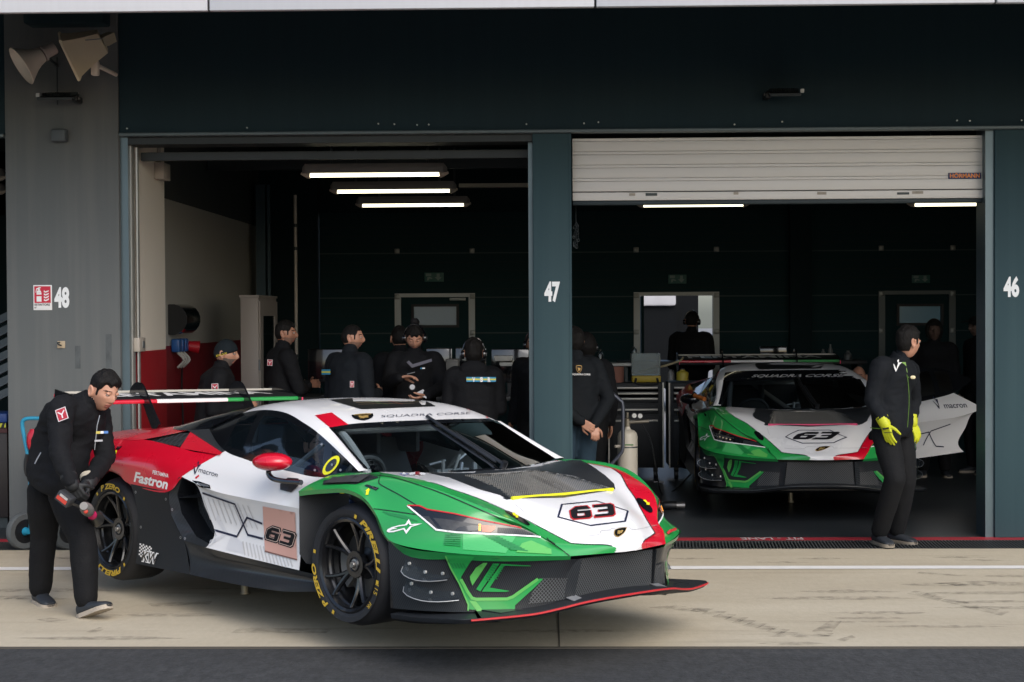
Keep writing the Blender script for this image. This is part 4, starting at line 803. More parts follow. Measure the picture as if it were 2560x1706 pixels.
    def slot(mb): cs.poly(mb, P_('E', [(515, 178), (540, 165), (660, 200), (630, 225)]), 0, lift=.003)
    deco('fender_slot', slot, [gblack], fenders[0])
    # bumper face: green frame, vents, grille
    def yframe(mb, fl, kind):
        ring = [(862, 252), (1120, 258), (1270, 275), (1180, 400), (1085, 560), (1085, 600), (1170, 770), (1235, 868), (1290, 885), (1720, 880), (1800, 850), (2140, 600), (2190, 590), (2222, 597), (2100, 720), (1832, 970), (1828, 1040), (1700, 1062), (1180, 1085), (1185, 960), (1060, 660), (950, 450)]
        cs.poly(mb, P_('G', ring), 0, lift=.012, side=fl); cs.line(mb, P_('G', [(1085, 600), (1170, 770), (1235, 868), (1290, 885), (1720, 880), (1800, 850), (2140, 600)]), .016, 1, curve=False, lift=.016, side=fl); cs.line(mb, P_('G', [(875, 270), (950, 450), (1060, 660), (1185, 960), (1180, 1080)]), .008, 1, curve=False, lift=.014, side=fl)
        cs.poly(mb, P_('G', [(920, 330), (1080, 350), (1150, 390), (1110, 450), (985, 440)]), 2, lift=.0135, side=fl) if False else None
        for k in range(5): cs.line(mb, P_('G', [(935+k*45, 335+k*8), (985+k*40, 430)]), .009, 2, curve=False, lift=.014, side=fl)
        cs.poly(mb, P_('G', [(1200, 905), (1290, 915), (1400, 1060), (1310, 1062)]), 3, lift=.014, side=fl)
    def hexv(mb, fl):
        cs.poly(mb, P_('G', [(1205, 560), (1290, 430), (1390, 362), (1450, 362), (1240, 690), (1210, 610)]), 1, lift=.009, side=fl); cs.poly(mb, P_('G', [(1525, 370), (1615, 372), (1350, 775), (1290, 745)]), 0, lift=.009, side=fl)
        cs.poly(mb, P_('G', [(1640, 375), (2045, 402), (2050, 412), (1680, 402), (1480, 720), (1760, 768), (1700, 782), (1370, 778)]), 0, lift=.009, side=fl)
        for k in range(7): cs.line(mb, P_('G', [(1530-k*17, 385+k*34), (1580-k*17, 410+k*36)]), .008, 2, curve=False, lift=.0105, side=fl)
        for k in range(6): cs.line(mb, P_('G', [(1650-k*20, 400+k*36), (1680-k*20, 410+k*36)]), .007, 2, curve=False, lift=.0105, side=fl)
    def openg(mb, fl):
        cs.poly(mb, P_('N', [(612, 490), (885, 488), (870, 690), (760, 712), (470, 745), (505, 640)]), 0, lift=.006, side=fl)
    for fl in (1, -1):
        f = deco('bumper_frame', lambda mb: yframe(mb, fl, T), [green, lgreen, stripeg, lgreen], bump); deco('vent_insert', lambda mb: hexv(mb, fl), [green, lgreen, stripeg], bump); deco('side_grille', lambda mb: openg(mb, fl), [grille], bump)
    m = MB(); G = surf([[(1.128, y, .068) for y in (-.29, -.15, 0, .15, .29)], [(1.09, y, -.17) for y in (-.315, -.15, 0, .15, .315)]], 4, 4); grid(m, G); build('radiator_grille', m, grille, bump)
    for s in S2:
        m = MB(); m.prism([(1.15, s*.30, .066), (1.10, s*.36, .066), (1.06, s*.385, -.17), (1.10, s*.32, -.17)], (-.16, 0, 0)); build('grille_strut', m, carbon, bump)
        if one:
            m = MB(); m.prism([(1.17, s*.30, -.145), (1.17, s*.37, -.15), (1.10, s*.37, -.135), (1.10, s*.30, -.130)], (0, 0, .004)); build('strut_foot', m, silver, bump)
    # dive planes
    if True:
        for zz, x0, x1 in ((.052, .50, .72), (-.055, .50, .76)):
            for s in S2:
                m = MB(); C = []
                for k in range(9):
                    t = k/8; x = x0+(x1-x0)*t; z = zz-.062*t-.03*math.sin(t*math.pi); h = cs.b.ray_cast(Vector((x, -3, z)), Vector((0, 1, 0))); y = h[0].y if h[0] else -.95; C.append((x, y, z))
                w_ = [.03, .075, .09, .09, .085, .075, .065, .055, .03]; top = [(c[0], s*-(c[1]-.002), c[2]) for c in C]; out = [(c[0]+.012, s*-(c[1]-w), c[2]-.012) for c, w in zip(C, w_)]; n = len(C)
                up = [(c[0], s*-(c[1]-.004), c[2]+.035) for c in C]
                m.add(top+out, [(i, i+1, n+i+1, n+i) for i in range(n-1)]); m.add(up+top, [(i, i+1, n+i+1, n+i) for i in range(n-1)]); dp = build('dive_plane', m, clear, bump); m = MB(); m.tube(out, .0025, 6); build('edge', m, silver, dp)
                for k in (1, 4, 7): m = MB(); c = C[k]; m.cyl((c[0], s*-(c[1]-.002), c[2]+.022), (c[0], s*-(c[1]-.012), c[2]+.022), .009, 10); build('bolt', m, mat('bright_bolt', (.6, .6, .58), .35, metal=.6), dp)
    # ---------- door markings
    def door_films(mb):
        cs.poly(mb, P_('A', [(930, 1245), (1080, 1150), (1010, 1010), (985, 1035), (1050, 1140), (1010, 1170), (945, 1195)]), 0, lift=.003)
        cs.poly(mb, P_('A', [(1100, 1160), (1180, 1210), (1190, 1290), (1060, 1260)]), 0, lift=.003)
        for k in range(10): cs.line(mb, P_('A', [(895+k*36, 880+k*7), (950+k*38, 1040+k*8)]), .010, 1, curve=False, lift=.003)
        for k in range(14): cs.line(mb, P_('A', [(1185+k*25, 1205+k*6), (1200+k*27, 1300+k*8)]), .010, 1, curve=False, lift=.003)
    deco('camouflage_film', door_films, [mat('pale_film', (.60, .60, .61), .4, var=.02), lgrey], dR, hR)
    def dlines(mb):
        cs.line(mb, P_('A', [(895, 850), (1128, 930), (1222, 1155), (1330, 1183)]), .013, 0, curve=False, lift=.0045); cs.line(mb, P_('A', [(975, 1118), (1142, 1168), (1216, 1028), (1325, 1072)]), .013, 0, curve=False, lift=.0045)
    deco('line_graphic', dlines, [navy], dR, hR)
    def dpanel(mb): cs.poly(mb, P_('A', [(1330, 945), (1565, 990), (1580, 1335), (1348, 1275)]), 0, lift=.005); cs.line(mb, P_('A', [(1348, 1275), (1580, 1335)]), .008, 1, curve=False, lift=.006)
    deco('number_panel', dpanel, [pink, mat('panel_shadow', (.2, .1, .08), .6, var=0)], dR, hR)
    def dnum(mb):
        a = P_('A', [(1350, 1180), (1545, 1240), (1378, 1088)]); num63(cs, mb, *a, 0, lift=.007, grow=.16); num63(cs, mb, *a, 1, lift=.008, grow=.06); num63(cs, mb, *a, 0, lift=.009, grow=0)
    deco('number_decal', dnum, [mat('number_black', (.008, .008, .010), .6, var=0, spec=.2), mat('pale_outline', (.6, .45, .38), .5, var=0)], dR, hR)
    def mac(mb):
        cs.text(mb, 'macron', *P_('Q', [(1508, 1062), (1785, 1140), (1528, 990)]), 0, bold=.0); cs.shape(mb, MACV, *P_('Q', [(1425, 1105), (1530, 1110), (1445, 950)]), 0); cs.poly(mb, P_('Q', [(1460, 1145), (1515, 1102), (1525, 1120), (1472, 1168)]), 1)
    deco('sponsor_lettering', mac, [navy, red], dR, hR)
    def hand(mb): cs.poly(mb, P_('A', [(815, 760), (870, 768), (945, 795), (952, 822), (870, 805)]), 0, lift=.004); cs.poly(mb, P_('A', [(850, 775), (935, 797), (945, 812), (880, 800)]), 1, lift=.006)
    deco('door_handle', hand, [gblack, mat('handle_grey', (.10, .11, .12), .35, var=.05)], dR, hR)
    def dgap(mb): cs.line(mb, P_('A', [(930, 1262), (1000, 1320), (1300, 1385), (1700, 1470)]), .006, 0)
    deco('panel_gap', dgap, [black], car)
    # rear quarter lettering
    rq = [o for o in car.children if o.name.startswith('rear_quarter')][0]; lq = [o for o in car.children if o.name.startswith('lower_quarter')][0]
    def fast(mb): cs.text(mb, 'Fastron', *P_('Q', [(560, 1195), (1048, 1312), (590, 1062)]), 0, bold=.035); cs.text(mb, 'PERTAMINA', *P_('Q', [(835, 1088), (1068, 1145), (842, 1035)]), 0, bold=.02)
    deco('sponsor_lettering', fast, [vinylw], rq)
    if one:
        def kw(mb):
            p0, p1, p2 = [np.array(a) for a in P_('R', [(660, 1085), (800, 1120), (672, 935)])]
            for i in range(8):
                for j in range(8):
                    if (i+j) % 2 and not (i > 4 and j < 2):
                        q = [p0+(p1-p0)*(a/8)+(p2-p0)*(b_/8+.03*math.sin(a*.9)) for a, b_ in ((i, j), (i+1, j), (i+1, j+1), (i, j+1))]; cs.poly(mb, [tuple(a) for a in q], 0, lift=.003, step=20)
            for bo, mi_, lf in ((.10, 0, .0042), (.02, 1, .0055)): cs.text(mb, 'KW', *P_('R', [(695, 1125), (878, 1165), (705, 1020)]), mi_, bold=bo, lift=lf, shear=.15)
        deco('sponsor_lettering', kw, [vinylw, gblack], lq)
        def riv(mb):
            for x, y in ((627, 362), (965, 440), (1035, 557), (685, 753), (1130, 870), (1178, 882)): r_ = 13; cs.poly(mb, [P_('R', [(x+r_*.75*math.cos(a), y+r_*1.2*math.sin(a)) for a in np.linspace(0, 6.28, 12)[:-1]]), P_('R', [(x+r_*.4*math.cos(a), y+r_*.7*math.sin(a)) for a in np.linspace(0, 6.28, 12)[:-1]])], 0, lift=.003, step=8)
        deco('rivet', riv, [silver], lq, split=True)
        def ar3(mb): cs.poly(mb, P_('Q', [(270, 830), (285, 760), (275, 762), (305, 740), (318, 765), (308, 765), (292, 826)]), 0, lift=.003); cs.poly(mb, P_('Q', [(320, 685), (390, 685), (340, 738), (290, 735)]), 1, lift=.003)
        deco('arrow_sticker', ar3, [yel, gblack], rq)
    # roof hatch, header band, windscreen bands
    def hatch(mb): cs.poly(mb, P_('V', [(150, 138), (415, 216), (1040, 191), (960, 150), (715, 106), (560, 110)]), 0, lift=.004)
    rh = deco('roof_hatch', hatch, [mat('hatch_black', (.006, .007, .009), .45, var=0, spec=.2)], roof)
    if one:
        def hl2(mb): cs.line(mb, P_('V', [(370, 165), (640, 155), (930, 160)]), .012, 0, lift=.006); cs.line(mb, P_('V', [(390, 180), (620, 172), (860, 172)]), .008, 0, lift=.006); cs.line(mb, P_('V', [(470, 148), (640, 186)]), .004, 1, lift=.007); cs.line(mb, P_('V', [(640, 148), (760, 182)]), .004, 2, lift=.007)
        deco('hatch_trim', hl2, [mat('bronze_trim', (.30, .22, .13), .3, metal=.6, var=.1), lgreen, red], rh)
        def band(mb):
            cs.poly(mb, P_('V', [(25, 268), (165, 243), (305, 345), (150, 369)]), 0, lift=.003); cs.poly(mb, P_('V', [(1270, 200), (1330, 205), (1570, 298), (1488, 294)]), 0, lift=.003)
        deco('red_corner_film', band, [red], roof, split=True)
        def hdr(mb): cs.text(mb, 'SQUADRA CORSE', *P_('V', [(580, 286), (1328, 259), (585, 266)]), 0, bold=-.012, lift=.004)
        deco('header_lettering', hdr, [navy], roof)
        def crest2(mb):
            p0, p1, p2 = P_('V', [(350, 318), (530, 305), (330, 262)]); cs.shape(mb, [CREST], p0, p1, p2, 0, lift=.004); cs.shape(mb, [[(.08, .92), (.5, .98), (.92, .90), (.9, .80), (.5, .86), (.1, .82)]], p0, p1, p2, 1, lift=.0055); cs.shape(mb, [BULL], p0, p1, p2, 1, lift=.0055)
        deco('badge', crest2, [gblack, gold], roof)
        def disc(mb): cs.poly(mb, P_('V', [(1380+0, 232), (1420, 232), (1500, 268), (1460, 272), (1400, 250)]), 0, lift=.005)
        deco('round_sticker', disc, [mat('orange_sticker', (.7, .35, .10), .5, var=.3, vs=50)], roof)
    def glasstop(mb):
        cs.poly(mb, P_('V', [(150, 370), (305, 346), (930, 310), (1490, 294), (1575, 300), (1600, 315), (930, 340), (330, 385), (160, 385)]), 0, lift=.003); cs.poly(mb, P_('V', [(455, 735), (440, 710), (700, 722), (1200, 730), (1600, 708), (2100, 645), (2150, 655), (1600, 722), (1240, 745), (900, 745)]), 0, lift=.003); cs.poly(mb, P_('V', [(455, 735), (150, 372), (165, 372), (330, 560), (470, 715)]), 0, lift=.003)
    deco('windscreen_border', glasstop, [gblack], ws)
    if v2:
        def band2(mb): cs.poly(mb, P_('V', [(25, 268), (165, 243), (735, 216), (1270, 200), (1330, 205), (1570, 298), (930, 308), (305, 345), (150, 369)]), 0, lift=.003); cs.text(mb, 'SQUADRA CORSE', *P_('V', [(480, 325), (1400, 291), (470, 290)]), 1, bold=.02, lift=.006)
        deco('header_band', band2, [gblack, lgrey], roof)
    # stickers at the foot of the windscreen
    if one:
        def stk(mb):
            c = P_('V', [(885, 762), (770, 760)])
            for q, rx, ry, mi_ in ((c[0], 70, 17, 0), (c[0], 62, 14, 1), (c[0], 44, 9, 0)): cs.poly(mb, [(q[0]+rx/3.36*math.cos(a), q[1]+ry/3.36*math.sin(a)) for a in np.linspace(0, 6.28, 24)[:-1]], 1-mi_ if mi_ else 0, lift=.004+.0008*(70-rx)/8, step=12)
            cs.text(mb, 'E', *P_('V', [(868, 772), (905, 774), (868, 750)]), 1, bold=.05, lift=.009); cs.poly(mb, P_('V', [(738, 760), (770, 742), (812, 762), (775, 775)]), 2, lift=.004); cs.poly(mb, P_('V', [(752, 770), (770, 750), (798, 770)]), 0, lift=.006)
        deco('safety_sticker', stk, [vinylw, red, mat('blue_film', (.03, .06, .35), .4, var=0)], hood)
        m = MB(); p = cs.hit(P_('V', [(605, 735)])[0], T)[0]; m.cyl(p, p+Vector((.0, 0, .035)), .012, 10, r2=.005).cyl(p+Vector((0, 0, .03)), p+Vector((-.01, 0, .235)), .003, 6); build('antenna', m, black, car)
    # wiper
    m = MB(); a, b_ = [cs.hit(p, T) for p in P_('V', [(1600, 712), (960, 296)])]; n0 = (a[1]*.03); A, B = a[0]+n0, b_[0]+b_[1]*.03
    m.cyl(A, A.lerp(B, .62), .012, 8, r2=.008); C1, C2 = A.lerp(B, .22), B
    Q = [cs.hit(tuple(np.array(P_('V', [(1540, 672)])[0])*(1-t)+np.array(P_('V', [(960, 292)])[0])*t), T) for t in np.linspace(0, 1, 12)]; m.tube([h[0]+h[1]*.016 for h in Q], .011, 8); m.cyl(a[0], a[0]+a[1]*.05, .02, 10); build('wiper', m, black, car)
    # mirrors
    for s in S2:
        if v2 and s > 0: continue
        m = MB(); m.sphere((-.70, s*1.0, .548), (.075, .125, .055), 24, 0)
        for i, v in enumerate(m.v): x, y, z = v; k = 1-.25*max(0, (z-.548)/.05)**2; m.v[i] = (x if x < -.70 else -.70+(x+.70)*1.35, y, z)
        R3 = Matrix.Rotation(math.radians(s*62), 4, 'Z'); c = Vector((-.70, s*1.0, .548))
        m.v = [tuple(c+R3 @ (Vector(v)-c)) for v in m.v]
        mi = build('mirror', m, red if one else gblack, car)
        m = MB(); pth = smooth_curve([(-.735, s*1.0, .51), (-.74, s*1.0, .475), (-.70, s*.995, .448), (-.60, s*.985, .437), (-.46, s*.965, .436)], 5); m.tube(pth, [.016]*len(pth), 8); build('stalk', m, gblack, mi)
        m = MB()
        if s < 0:
            cs.poly(m, P_('A', [(1515, 745), (1590, 752), (1600, 775), (1590, 805), (1540, 850), (1460, 830), (1460, 785)]), 0, lift=.008); build('base_plate', m, carbon, mi)
    # window fittings
    if one:
        def ring(mb):
            c = np.array(P_('W', [(2085, 776)])[0]); rr = [[(c[0]+(a_*math.cos(t)+b2*math.sin(t))/3.795, c[1]-(d_*math.sin(t)+.25*a_*math.cos(t))/3.795) for t in np.linspace(0, 2*math.pi, 41)[:-1]] for a_, b2, d_ in ((72, 38, 88), (48, 26, 60))]
            cs.poly(mb, rr, 0, lift=.006, step=5); cs.poly(mb, rr[1], 1, lift=.005, step=8)
        deco('vent_ring', ring, [yel, gblack], sgl[0])
        def scr(mb):
            for x, y in ((1997, 580), (1935, 822), (2178, 822), (2097, 772)): cs.poly(mb, P_('W', [(x+11*math.cos(a), y+12*math.sin(a)) for a in np.linspace(0, 6.28, 10)[:-1]]), 0, lift=.009, step=10)
        deco('screw', scr, [silver], sgl[0], split=True)
    # ---------- rear wing
    wg = MB(); prof = [(0, 0), (.012, .018), (.06, .035), (.16, .045), (.27, .052), (.36, .062), (.362, .056), (.27, .032), (.16, .012), (.06, -.012), (.012, -.014)]
    rings = []
    for y in np.linspace(-.93, .93, 25): rings.append([(-3.17-px_, y, .868+pz) for px_, pz in prof])
    wg.ring(rings); rw = build('rear_wing', wg, mat('wing_black', (.008, .009, .011), .65, spec=.25), car, ang=40)
    le = MB()
    for k, (y0, y1) in enumerate(((-.93, -.33), (-.33, .28), (.28, .93))):
        le.ring([[(-3.168-px_*1.0+.002, y, .8665+pz) for px_, pz in ((.03, .024), (.0, .010), (-.003, 0), (.0, -.012), (.045, -.016), (.16, .008))] for y in (y0, y1)], k, False, False, loop=False)
    build('leading_edge_film', le, [red, white, green], rw)
    ge = MB().box((-3.538, -.93, .926), (-3.53, .93, .946)); build('gurney_flap', ge, mat('pale_trim', (.45, .43, .38), .5, var=.05), rw)
    wt = MB(); v, f = text_tris('PERTAMINA', .03, 0); W = v[:, 0].max()
    vs = [(-3.2-.20*(1-max(0, b_))-.05, -.80+1.52*a/W, .868+float(np.interp(.08+.20*(1-max(0, b_))-.0, [p[0] for p in prof[:6]], [p[1] for p in prof[:6]]))+.003) for a, b_ in v]
    # letters read from the front of the car
    vs = [(-3.245-.22*b_, -.82+1.56*a/W, .868+float(np.interp(.075+.22*b_, [p[0] for p in prof[:6]], [p[1] for p in prof[:6]]))+.003) for a, b_ in v]
    wt.add(vs, f); build('wing_lettering', wt, vinylw, rw, smooth=False, fix=False)
    for s in S2:
        m = MB(); ep = [(-3.13, .835), (-3.12, .875), (-3.30, .925), (-3.56, .965), (-3.58, .80), (-3.40, .74), (-3.22, .78)]; m.prism([(x, s*.93, z) for x, z in ep], (0, s*.012, 0)); e = build('endplate', m, gblack, rw)
        m = MB(); m.tube([(-3.118, s*.936, .875), (-3.115, s*.936, .855), (-3.128, s*.936, .834)], .006, 6); build('endplate_edge', m, mat('pink_tape', (.75, .06, .14), .5, var=0), e)
        m = MB(); sp = smooth_curve([(-2.995, .672), (-3.08, .78), (-3.17, .90), (-3.225, .962), (-3.28, .972), (-3.335, .95), (-3.36, .918)], 4); wd = np.interp(np.linspace(0, 1, len(sp)), [0, .3, .55, .75, 1], [.075, .06, .055, .05, .035])
        L = []; Rr = []
        for i, p in enumerate(sp):
            t = (sp[min(i+1, len(sp)-1)]-sp[max(i-1, 0)]); t = t/np.linalg.norm(t); nn = np.array([-t[1], t[0]]); L.append(p+nn*wd[i]*.7); Rr.append(p-nn*wd[i]*.7)
        rg = [[(a[0], s*.43+d, a[1]) for d in (-.008, .008)]+[(b_[0], s*.43+d, b_[1]) for d in (.008, -.008)] for a, b_ in zip(L, Rr)]; m.ring(rg); py = build('pylon', m, gblack, rw, ang=30)
    # ---------- wheels
    for s in S2:
        build_wheel(car, 0, s, .34, .325, .985, math.radians(29), 0, texts=True)
        build_wheel(car, -2.645, s, .3525, .325, .985, math.radians(269), .012, texts=True)
    # air jacks
    gz = -.481 if one else -.488
    for x, y in ((-1.99, -.35), (-1.99, .35), (-.42, .05)) if one else ((-.5, -.03), (-1.99, -.35), (-1.99, .35)):
        zb = gz+x*(-.0283 if one else -.008)+y*.0229*(1 if one else 0)+.006
        m = MB().cyl((x, y, -.19), (x, y, zb+.012), .026, 14).cyl((x, y, zb), (x, y, zb+.012), .034, 14); build('air_jack', m, mat('jack_tube', (.30, .27, .21), .4, metal=.6), car)
    hA, hB = cs.hit(P_('N', [(1835, 58)])[0], T), cs.hit(P_('N', [(1880, 48)])[0], T)
    if hA and hB: m = MB().tube([hA[0]+hA[1]*.004, hA[0]+hA[1]*.02, hB[0]+hB[1]*.03], .009, 8); build('tow_strap', m, redline, car)
    if v2:
        # open left door
        dL.rotation_euler = (0, 0, math.radians(-58))
        def macL(mb):
            # outer face of the left door, read from outside
            v, f = text_tris('macron', .01, 0); w = v[:, 0].max(); cs.put(mb, [(-1.25-.24*0-(a/w)*.30+.0, .43+.055*b_) for a, b_ in v], f, 0, 'left', .004)
            cs.poly(mb, [[(-1.15-.08*a, .42+.10*b_) for a, b_ in r] for r in MACV], 0, 'left', .004)
            for pl_ in ([(-.62, .04), (-.80, .17), (-1.02, .20), (-1.12, .05), (-1.22, .04)], [(-.95, .07), (-1.05, .21), (-1.3, .27)]): cs.line(mb, pl_, .012, 0, 'left', .004, curve=False)
        deco('door_graphic', macL, [navy], dL, HG[1])
        cb = MB().tube(smooth_curve([(-.60, -1.0, .56), (-.45, -.99, .62), (-.38, -.97, .60)], 4), .012, 8); build('camera_cable', cb, gblack, car)
        m = MB().cyl((-.40, -.985, .595), (-.27, -.90, .565), .022, 12); build('amber_torch', m, mat('amber_body', (.30, .09, .02), .4), car)
    return car
car1 = make_car(True)
car2 = make_car(False)
# ================================================================== people
from mathutils import noise as mno
skin = mat('skin', (.46, .235, .155), .48, var=.12, vs=30, bump=.03, bs=300); skin2 = mat('skin_tanned', (.36, .17, .105), .5, var=.12, vs=30); lips_m = mat('lips', (.36, .13, .10), .45, var=0)
def cloth(name, c, r=.85, v=.18): return mat(name, c, r, var=v, vs=10, bump=.35, bs=70, spec=.25)
navyc = cloth('black_fleece', (.0045, .005, .0065)); trous = cloth('black_work_trousers', (.0042, .0045, .0055)); char = cloth('charcoal_jacket', (.0058, .0075, .0105)); jeans = cloth('dark_jeans', (.02, .04, .06)); darkc = cloth('black_jacket', (.004, .0045, .006))
hairm = mat('dark_hair', (.0065, .0055, .005), .65, var=.5, vs=60, bump=.9, bs=160, stretch=(1, 1, .2), spec=.22); stub = mat('stubble', (.22, .125, .09), .6, var=.25, vs=120); beardm = mat('grey_beard', (.12, .09, .075), .7, var=.4, vs=90)
shoe = mat('dark_trainer', (.018, .022, .028), .6, var=.3, vs=25); sole = mat('pale_sole', (.36, .31, .25), .7, var=.15, vs=20, bump=.3, bs=80); glove = mat('black_glove', (.012, .013, .014), .6, var=.2); yglove = mat('yellow_glove', (.50, .53, .012), .55, var=.2, vs=20); eyew = mat('eye_white', (.5, .47, .44), .3, var=0); eyed = mat('eye_dark', (.02, .013, .01), .2, var=0)
bmat_ = [navyc, trous, skin, shoe, sole, lips_m, stub, eyew, eyed, glove]
def remesh(mb, vox, it=4):
    me = bpy.data.meshes.new('tmp'); me.from_pydata(mb.v, [], mb.f); o = bpy.data.objects.new('tmp', me); COL.objects.link(o)
    m = o.modifiers.new('r', 'REMESH'); m.mode = 'VOXEL'; m.voxel_size = vox; m.adaptivity = 0
    s = o.modifiers.new('s', 'SMOOTH'); s.factor = .5; s.iterations = it
    dg = bpy.context.evaluated_depsgraph_get(); dg.update(); r = bpy.data.meshes.new_from_object(o.evaluated_get(dg))
    V = np.empty(len(r.vertices)*3); r.vertices.foreach_get('co', V); V = V.reshape(-1, 3); Fs = [tuple(p.vertices) for p in r.polygons]
    N = np.empty(len(r.vertices)*3); r.vertices.foreach_get('normal', N); N = N.reshape(-1, 3)
    bpy.data.objects.remove(o); bpy.data.meshes.remove(me); bpy.data.meshes.remove(r); return V, Fs, N
def capsule(mb, pts, rad, n=14, up=None):
    """tapered limb with rounded ends through points"""
    P = [np.array(p, float) for p in smooth_curve(pts, 4)] if len(pts) > 2 else [np.array(p, float) for p in pts]; t0 = np.linspace(0, 1, len(rad)); R = list(np.interp(np.linspace(0, 1, len(P)), t0, rad))
    d0 = P[0]-P[1]; d0 /= np.linalg.norm(d0); d1 = P[-1]-P[-2]; d1 /= np.linalg.norm(d1)
    Pp = [P[0]+d0*R[0]*.92, P[0]+d0*R[0]*.6]+P+[P[-1]+d1*R[-1]*.6, P[-1]+d1*R[-1]*.92]; Rr = [R[0]*.35, R[0]*.8]+R+[R[-1]*.8, R[-1]*.35]
    mb.tube(Pp, Rr, n)
def seg_dist(V, a, b):
    a, b = np.array(a), np.array(b); d = b-a; t = np.clip(((V-a) @ d)/(d @ d+1e-9), 0, 1); return np.linalg.norm(V-(a+t[:, None]*d), axis=1)
def head_mesh(c, fwd, up, sc=1.0, beard=0):
    """head with brow, eye sockets, nose, lips, chin and ears; returns verts, faces, material slots"""
    f = np.array(fwd, float); f /= np.linalg.norm(f); u = np.array(up, float); u -= f*(u @ f); u /= np.linalg.norm(u); r = np.cross(f, u)
    nu, nv = 96, 80; V = []; g = lambda x, s: math.exp(-(x/s)**2)
    for i in range(nv+1):
        th = math.pi*i/nv
        for j in range(nu):
            ph = 2*math.pi*j/nu; x, y, z = math.sin(th)*math.sin(ph), math.sin(th)*math.cos(ph), math.cos(th)
            X, Y, Z = x*.076, y*.097, z*.118
            if Z < 0: k = -Z/.118; X *= 1-.30*k**1.5; Y = Y*(1-.10*k) if Y > 0 else Y*(1-.42*k**1.3)
            if Y > 0:
                Y = Y*(1-.10*g(Z-.03, .05)*abs(x)) ; a = max(0, y)
                Y += .004*g(Z-.030, .010)*g(abs(X)-.024, .026)*a                       # brow
                Y -= .013*g(Z-.012, .013)*g(abs(X)-.032, .017)*a                        # eye sockets
                Y += .018*g(X, .0105+.006*max(0, -(Z-.0)/.04))*g(Z+.026, .020)*a + .013*g(X, .009)*g(Z+.002, .022)*a   # nose
                Y -= .004*g(Z+.044, .006)*g(X, .03)*a; Y += .0065*g(Z+.056, .006)*g(X, .024)*a; Y -= .004*g(Z+.0635, .0028)*g(X, .026)*a; Y += .0065*g(Z+.071, .006)*g(X, .021)*a   # lips
                Y -= .004*g(Z+.083, .008)*g(X, .03)*a; Y += .009*g(Z+.102, .014)*g(X, .022)*a        # chin
                X += math.copysign(.004, X)*g(Z+.012, .018)*g(abs(X)-.055, .02)*a if abs(X) > .02 else 0
            V.append((X, Y, Z))
    fs = []; mi = []
    for i in range(nv):
        for j in range(nu):
            q = (i*nu+j, i*nu+(j+1) % nu, (i+1)*nu+(j+1) % nu, (i+1)*nu+j); cx, cy, cz = np.mean([V[k] for k in q], 0); m = 2
            if cy > .03:
                if abs(cz+.0635) < .013 and abs(cx) < .024-.6*max(0, abs(cz+.0635)-.006): m = 5
                elif beard and cz < -.036 and not (abs(cx) < .012 and cz > -.05): m = 6
                elif abs(cz-.0335+.22*max(0, abs(cx)-.036)) < .0036 and .012 < abs(cx) < .054: m = 10
            elif beard and cz < -.03 and cy > -.01: m = 6
            fs.append(q); mi.append(m)
    for s in (-1, 1):
        o = len(V); e = MB(); e.sphere((s*.0315, .0790, .0115), (.0125, .0120, .0085), 12); V += e.v; fs += [tuple(o+k for k in q) for q in e.f]; mi += [7]*len(e.f)
        o = len(V); e = MB(); e.sphere((s*.0315, .0875, .0110), (.0052, .0042, .0052), 10); V += e.v; fs += [tuple(o+k for k in q) for q in e.f]; mi += [8]*len(e.f)
        o = len(V); e = MB(); e.sphere((s*.0315, .0812, .0185), (.0150, .0130, .0105), 14); V += e.v; fs += [tuple(o+k for k in q) for q in e.f]; mi += [2]*len(e.f)
        o = len(V); e = MB(); R = []
        for k in range(9):
            t = 2*math.pi*k/9
        ring0 = [(s*.072, -.012+.017*math.cos(t)-.006*math.sin(t), -.004+.031*math.sin(t)) for t in np.linspace(0, 2*math.pi, 16)[:-1]]; ring1 = [(s*(.088), -.020+.021*math.cos(t)-.007*math.sin(t), -.003+.036*math.sin(t)) for t in np.linspace(0, 2*math.pi, 16)[:-1]]
        ring2 = [(s*.091, -.019+.016*math.cos(t)-.006*math.sin(t), -.003+.029*math.sin(t)) for t in np.linspace(0, 2*math.pi, 16)[:-1]]; ring3 = [(s*.082, -.016+.008*math.cos(t), -.003+.016*math.sin(t)) for t in np.linspace(0, 2*math.pi, 16)[:-1]]
        e.ring([ring0, ring1, ring2, ring3], 0); V += e.v; fs += [tuple(o+k for k in q) for q in e.f]; mi += [2]*len(e.f)
    B = np.stack([r, f, u], 1); return (np.array(V)*sc) @ B.T+np.array(c), fs, mi, B
